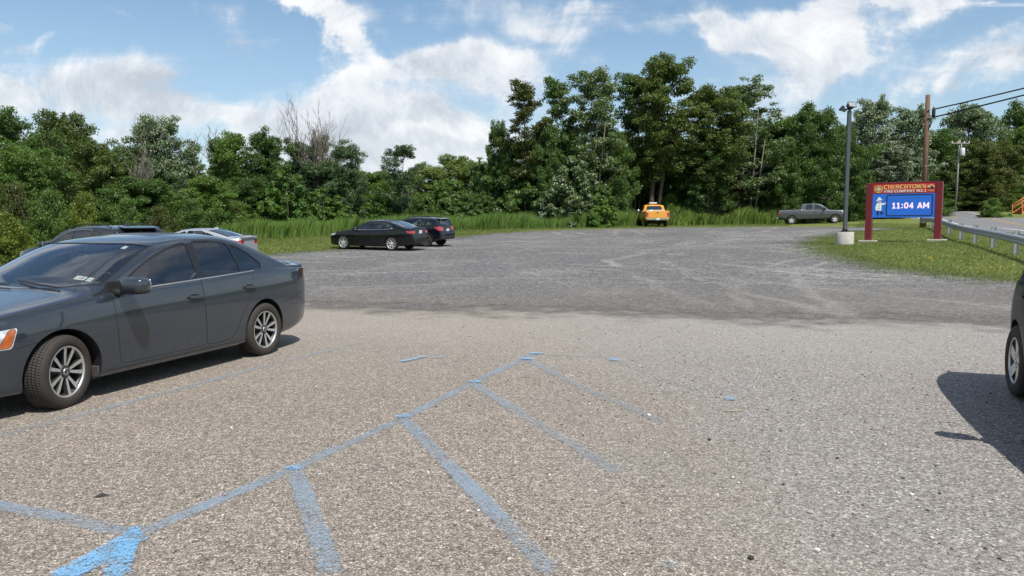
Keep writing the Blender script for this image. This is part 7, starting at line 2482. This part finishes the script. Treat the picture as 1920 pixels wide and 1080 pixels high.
# ------------------------------------------------------------ marker post and steps across the road
mp = onground(1834, 82)
b = MB(); Mx = Matrix.Translation(mp) @ Matrix.Rotation(.22, 4, 'Y')
b.box((0, 0, .45), (.16, .05, 1.1), .015, Mx); b.box((0, -.03, .85), (.12, .012, .2), .003, Mx, 1)
tag(b.build('marker_post', [M['white'], M['signwhite']], None), 'leaning white marker post at the roadside before the round bush', 'post')
sb = onground(1897, 86)
stairs = empty('wooden_steps', sb)
stairs.rotation_euler = (0, 0, .15)
tag(stairs, 'orange-brown wooden steps with railings at the right edge', 'steps')
n_st = 8
for i in range(n_st):
    b = MB(); b.box((.3 + i * .28, 0, .17 + i * .18), (.30, 1.3, .045), .008); b.box((.3 + i * .28 + .13, 0, .08 + i * .18), (.02, 1.26, .16)); b.build('step', M['deckwood'], stairs)
for sg in (-1, 1):
    b = MB(); b.prism([(.1, 0), (.1, .2), (2.5, 1.62), (2.5, 1.28), (.4, 0)], sg * .66 - .02, sg * .66 + .02, 'xz'); b.build('stringer', M['deckwood'], stairs)
    for xq in (.12, 1.3, 2.5):
        b = MB(); z0_ = max((xq - .2) * .643, 0); b.box((xq, sg * .71, z0_ + .55), (.10, .09, 1.15 + (.1 if xq < .2 else 0)), .01); b.build('post', M['deckwood'], stairs)
    b = MB()
    for zo in (1.02, .62): b.tube([(.12, sg * .71, zo + .05), (2.5, sg * .71, zo + 1.50)], .045, 6)
    b.build('railing', M['deckwood'], stairs)
    for xq in np.arange(.35, 2.45, .2):
        b = MB(); z0_ = (xq - .12) * .61 + .05; b.box((xq, sg * .71, z0_ + .82), (.035, .035, .42)); b.build('baluster', M['deckwood'], stairs)
b = MB(); b.box((4.0, 0, 1.60), (2.9, 2.2, .08), .01); b.build('landing', M['deckwood'], stairs)
for xq in (2.7, 5.3):
    for sg in (-1, 1):
        b = MB(); b.box((xq, sg * 1.0, 1.2), (.1, .1, 2.6)); b.build('post', M['deckwood'], stairs)
b = MB()
for sg in (-1, 1):
    for zo in (2.45, 2.05): b.tube([(2.7, sg * 1.0, zo), (5.3, sg * 1.0, zo)], .04, 6)
b.build('railing', M['deckwood'], stairs)

# ------------------------------------------------------------ loose stones and debris
def stone(name, px, py, size, mat_, label, cat='stone', seed=0):
    r_ = np.random.default_rng(seed)
    c = at(px, py)
    bm = bmesh.new()
    bmesh.ops.create_icosphere(bm, subdivisions=2, radius=size)
    for q in bm.verts:
        q.co *= 1 + .22 * r_.normal() * .5
        q.co.z *= .62
    me = bpy.data.meshes.new(name); bm.to_mesh(me); bm.free()
    me.materials.append(mat_)
    o = bpy.data.objects.new(name, me); COL.objects.link(o)
    o.location = (c.x, c.y, c.z + size * .45 + .01)
    return tag(o, label, cat)
ws = simple('white_pebble', (.55, .54, .51), .7)
gs = simple('grey_pebble', (.33, .32, .31), .8)
stone('pebble', 1216, 782, 0.0177, ws, 'white pebble at the end of a faded blue branch line', seed=1)
stone('pebble', 1532, 1037, 0.0136, ws, 'pale pebble near the bottom edge, lowest one', seed=2)
stone('pebble', 1519, 965, 0.0150, gs, 'grey pebble above the lowest pale pebble', seed=3)
stone('pebble', 1709, 932, 0.0136, ws, 'pale pebble below the dark mirror shadow', seed=4)
ds = simple('dark_clod', (.03, .027, .025), .9)
stone('clod', 1330, 828, 0.0136, ds, 'small black clod on the asphalt right of the hatching', 'clod', 5)
stone('clod', 1570, 863, 0.0109, ds, 'tiny dark clod halfway to the hatchback shadow', 'clod', 6)
stone('clod', 1408, 1052, 0.0150, ds, 'dark clod near the bottom edge', 'clod', 7)
b = MB()
for k, (px, py, a, L, wd) in enumerate([(190, 935, .35, .045, .014)]):
    c = at(px, py)
    b.add([(c.x - L * cos(a), c.y - L * sin(a) - wd * .3, .014), (c.x, c.y - wd, .016), (c.x + L * cos(a), c.y + L * sin(a), .014), (c.x, c.y + wd, .03)], [(0, 1, 2, 3)])
tag(b.build('dead_leaf', ds, None), 'dark dead leaf lying on the asphalt at the lower left', 'leaf')
c = at(1376, 774)
b = MB(); b.tube([(c.x - .09, c.y - .01, .018), (c.x, c.y, .02), (c.x + .09, c.y + .012, .018)], .005, 6)
tag(b.build('twig', simple('straw_twig', (.42, .34, .24), .8), None), 'straw-coloured twig lying below the lone blue dab', 'twig')


def grit():
    r_ = np.random.default_rng(77)
    bm = bmesh.new(); bmesh.ops.create_icosphere(bm, subdivisions=1, radius=1)
    base = np.array([v.co[:] for v in bm.verts]); fc = np.array([[v.index for v in f.verts] for f in bm.faces]); bm.free()
    V, F = [], []
    n = 5000
    xs = r_.normal(2.2, 2.4, n); ys = 2.2 + r_.random(n) ** 1.3 * 9
    for i in range(n):
        s_ = .0035 + .0075 * r_.random() ** 2.5
        sh = base * (1 + .25 * r_.normal(size=(len(base), 1)) * .6) * np.array([1, .7 + .5 * r_.random(), .6]) * s_
        a = r_.random() * 6.28
        rot = np.array([[cos(a), -sin(a), 0], [sin(a), cos(a), 0], [0, 0, 1]])
        sh = sh @ rot.T + np.array([xs[i], ys[i], .0105 + s_ * .4])
        F.append(fc + len(V) * len(base)); V.append(sh)
    o = mesh_obj('loose_gravel', np.vstack(V).tolist(), np.vstack(F).tolist(), GRIT)
    tag(o, 'loose grit and small stones scattered over the asphalt', kind='stuff')


def _grit(n_):
    rp_i = n_.node('ShaderNodeNewGeometry').outputs['Random Per Island']
    c = n_.ramp(rp_i, [(0, (.06, .055, .05)), (.4, (.22, .20, .18)), (.75, (.38, .34, .29)), (1, (.62, .60, .57))])
    return principled(n_, Base_Color=c, Roughness=.85).outputs[0]


GRIT = mat('grit', _grit)
grit()
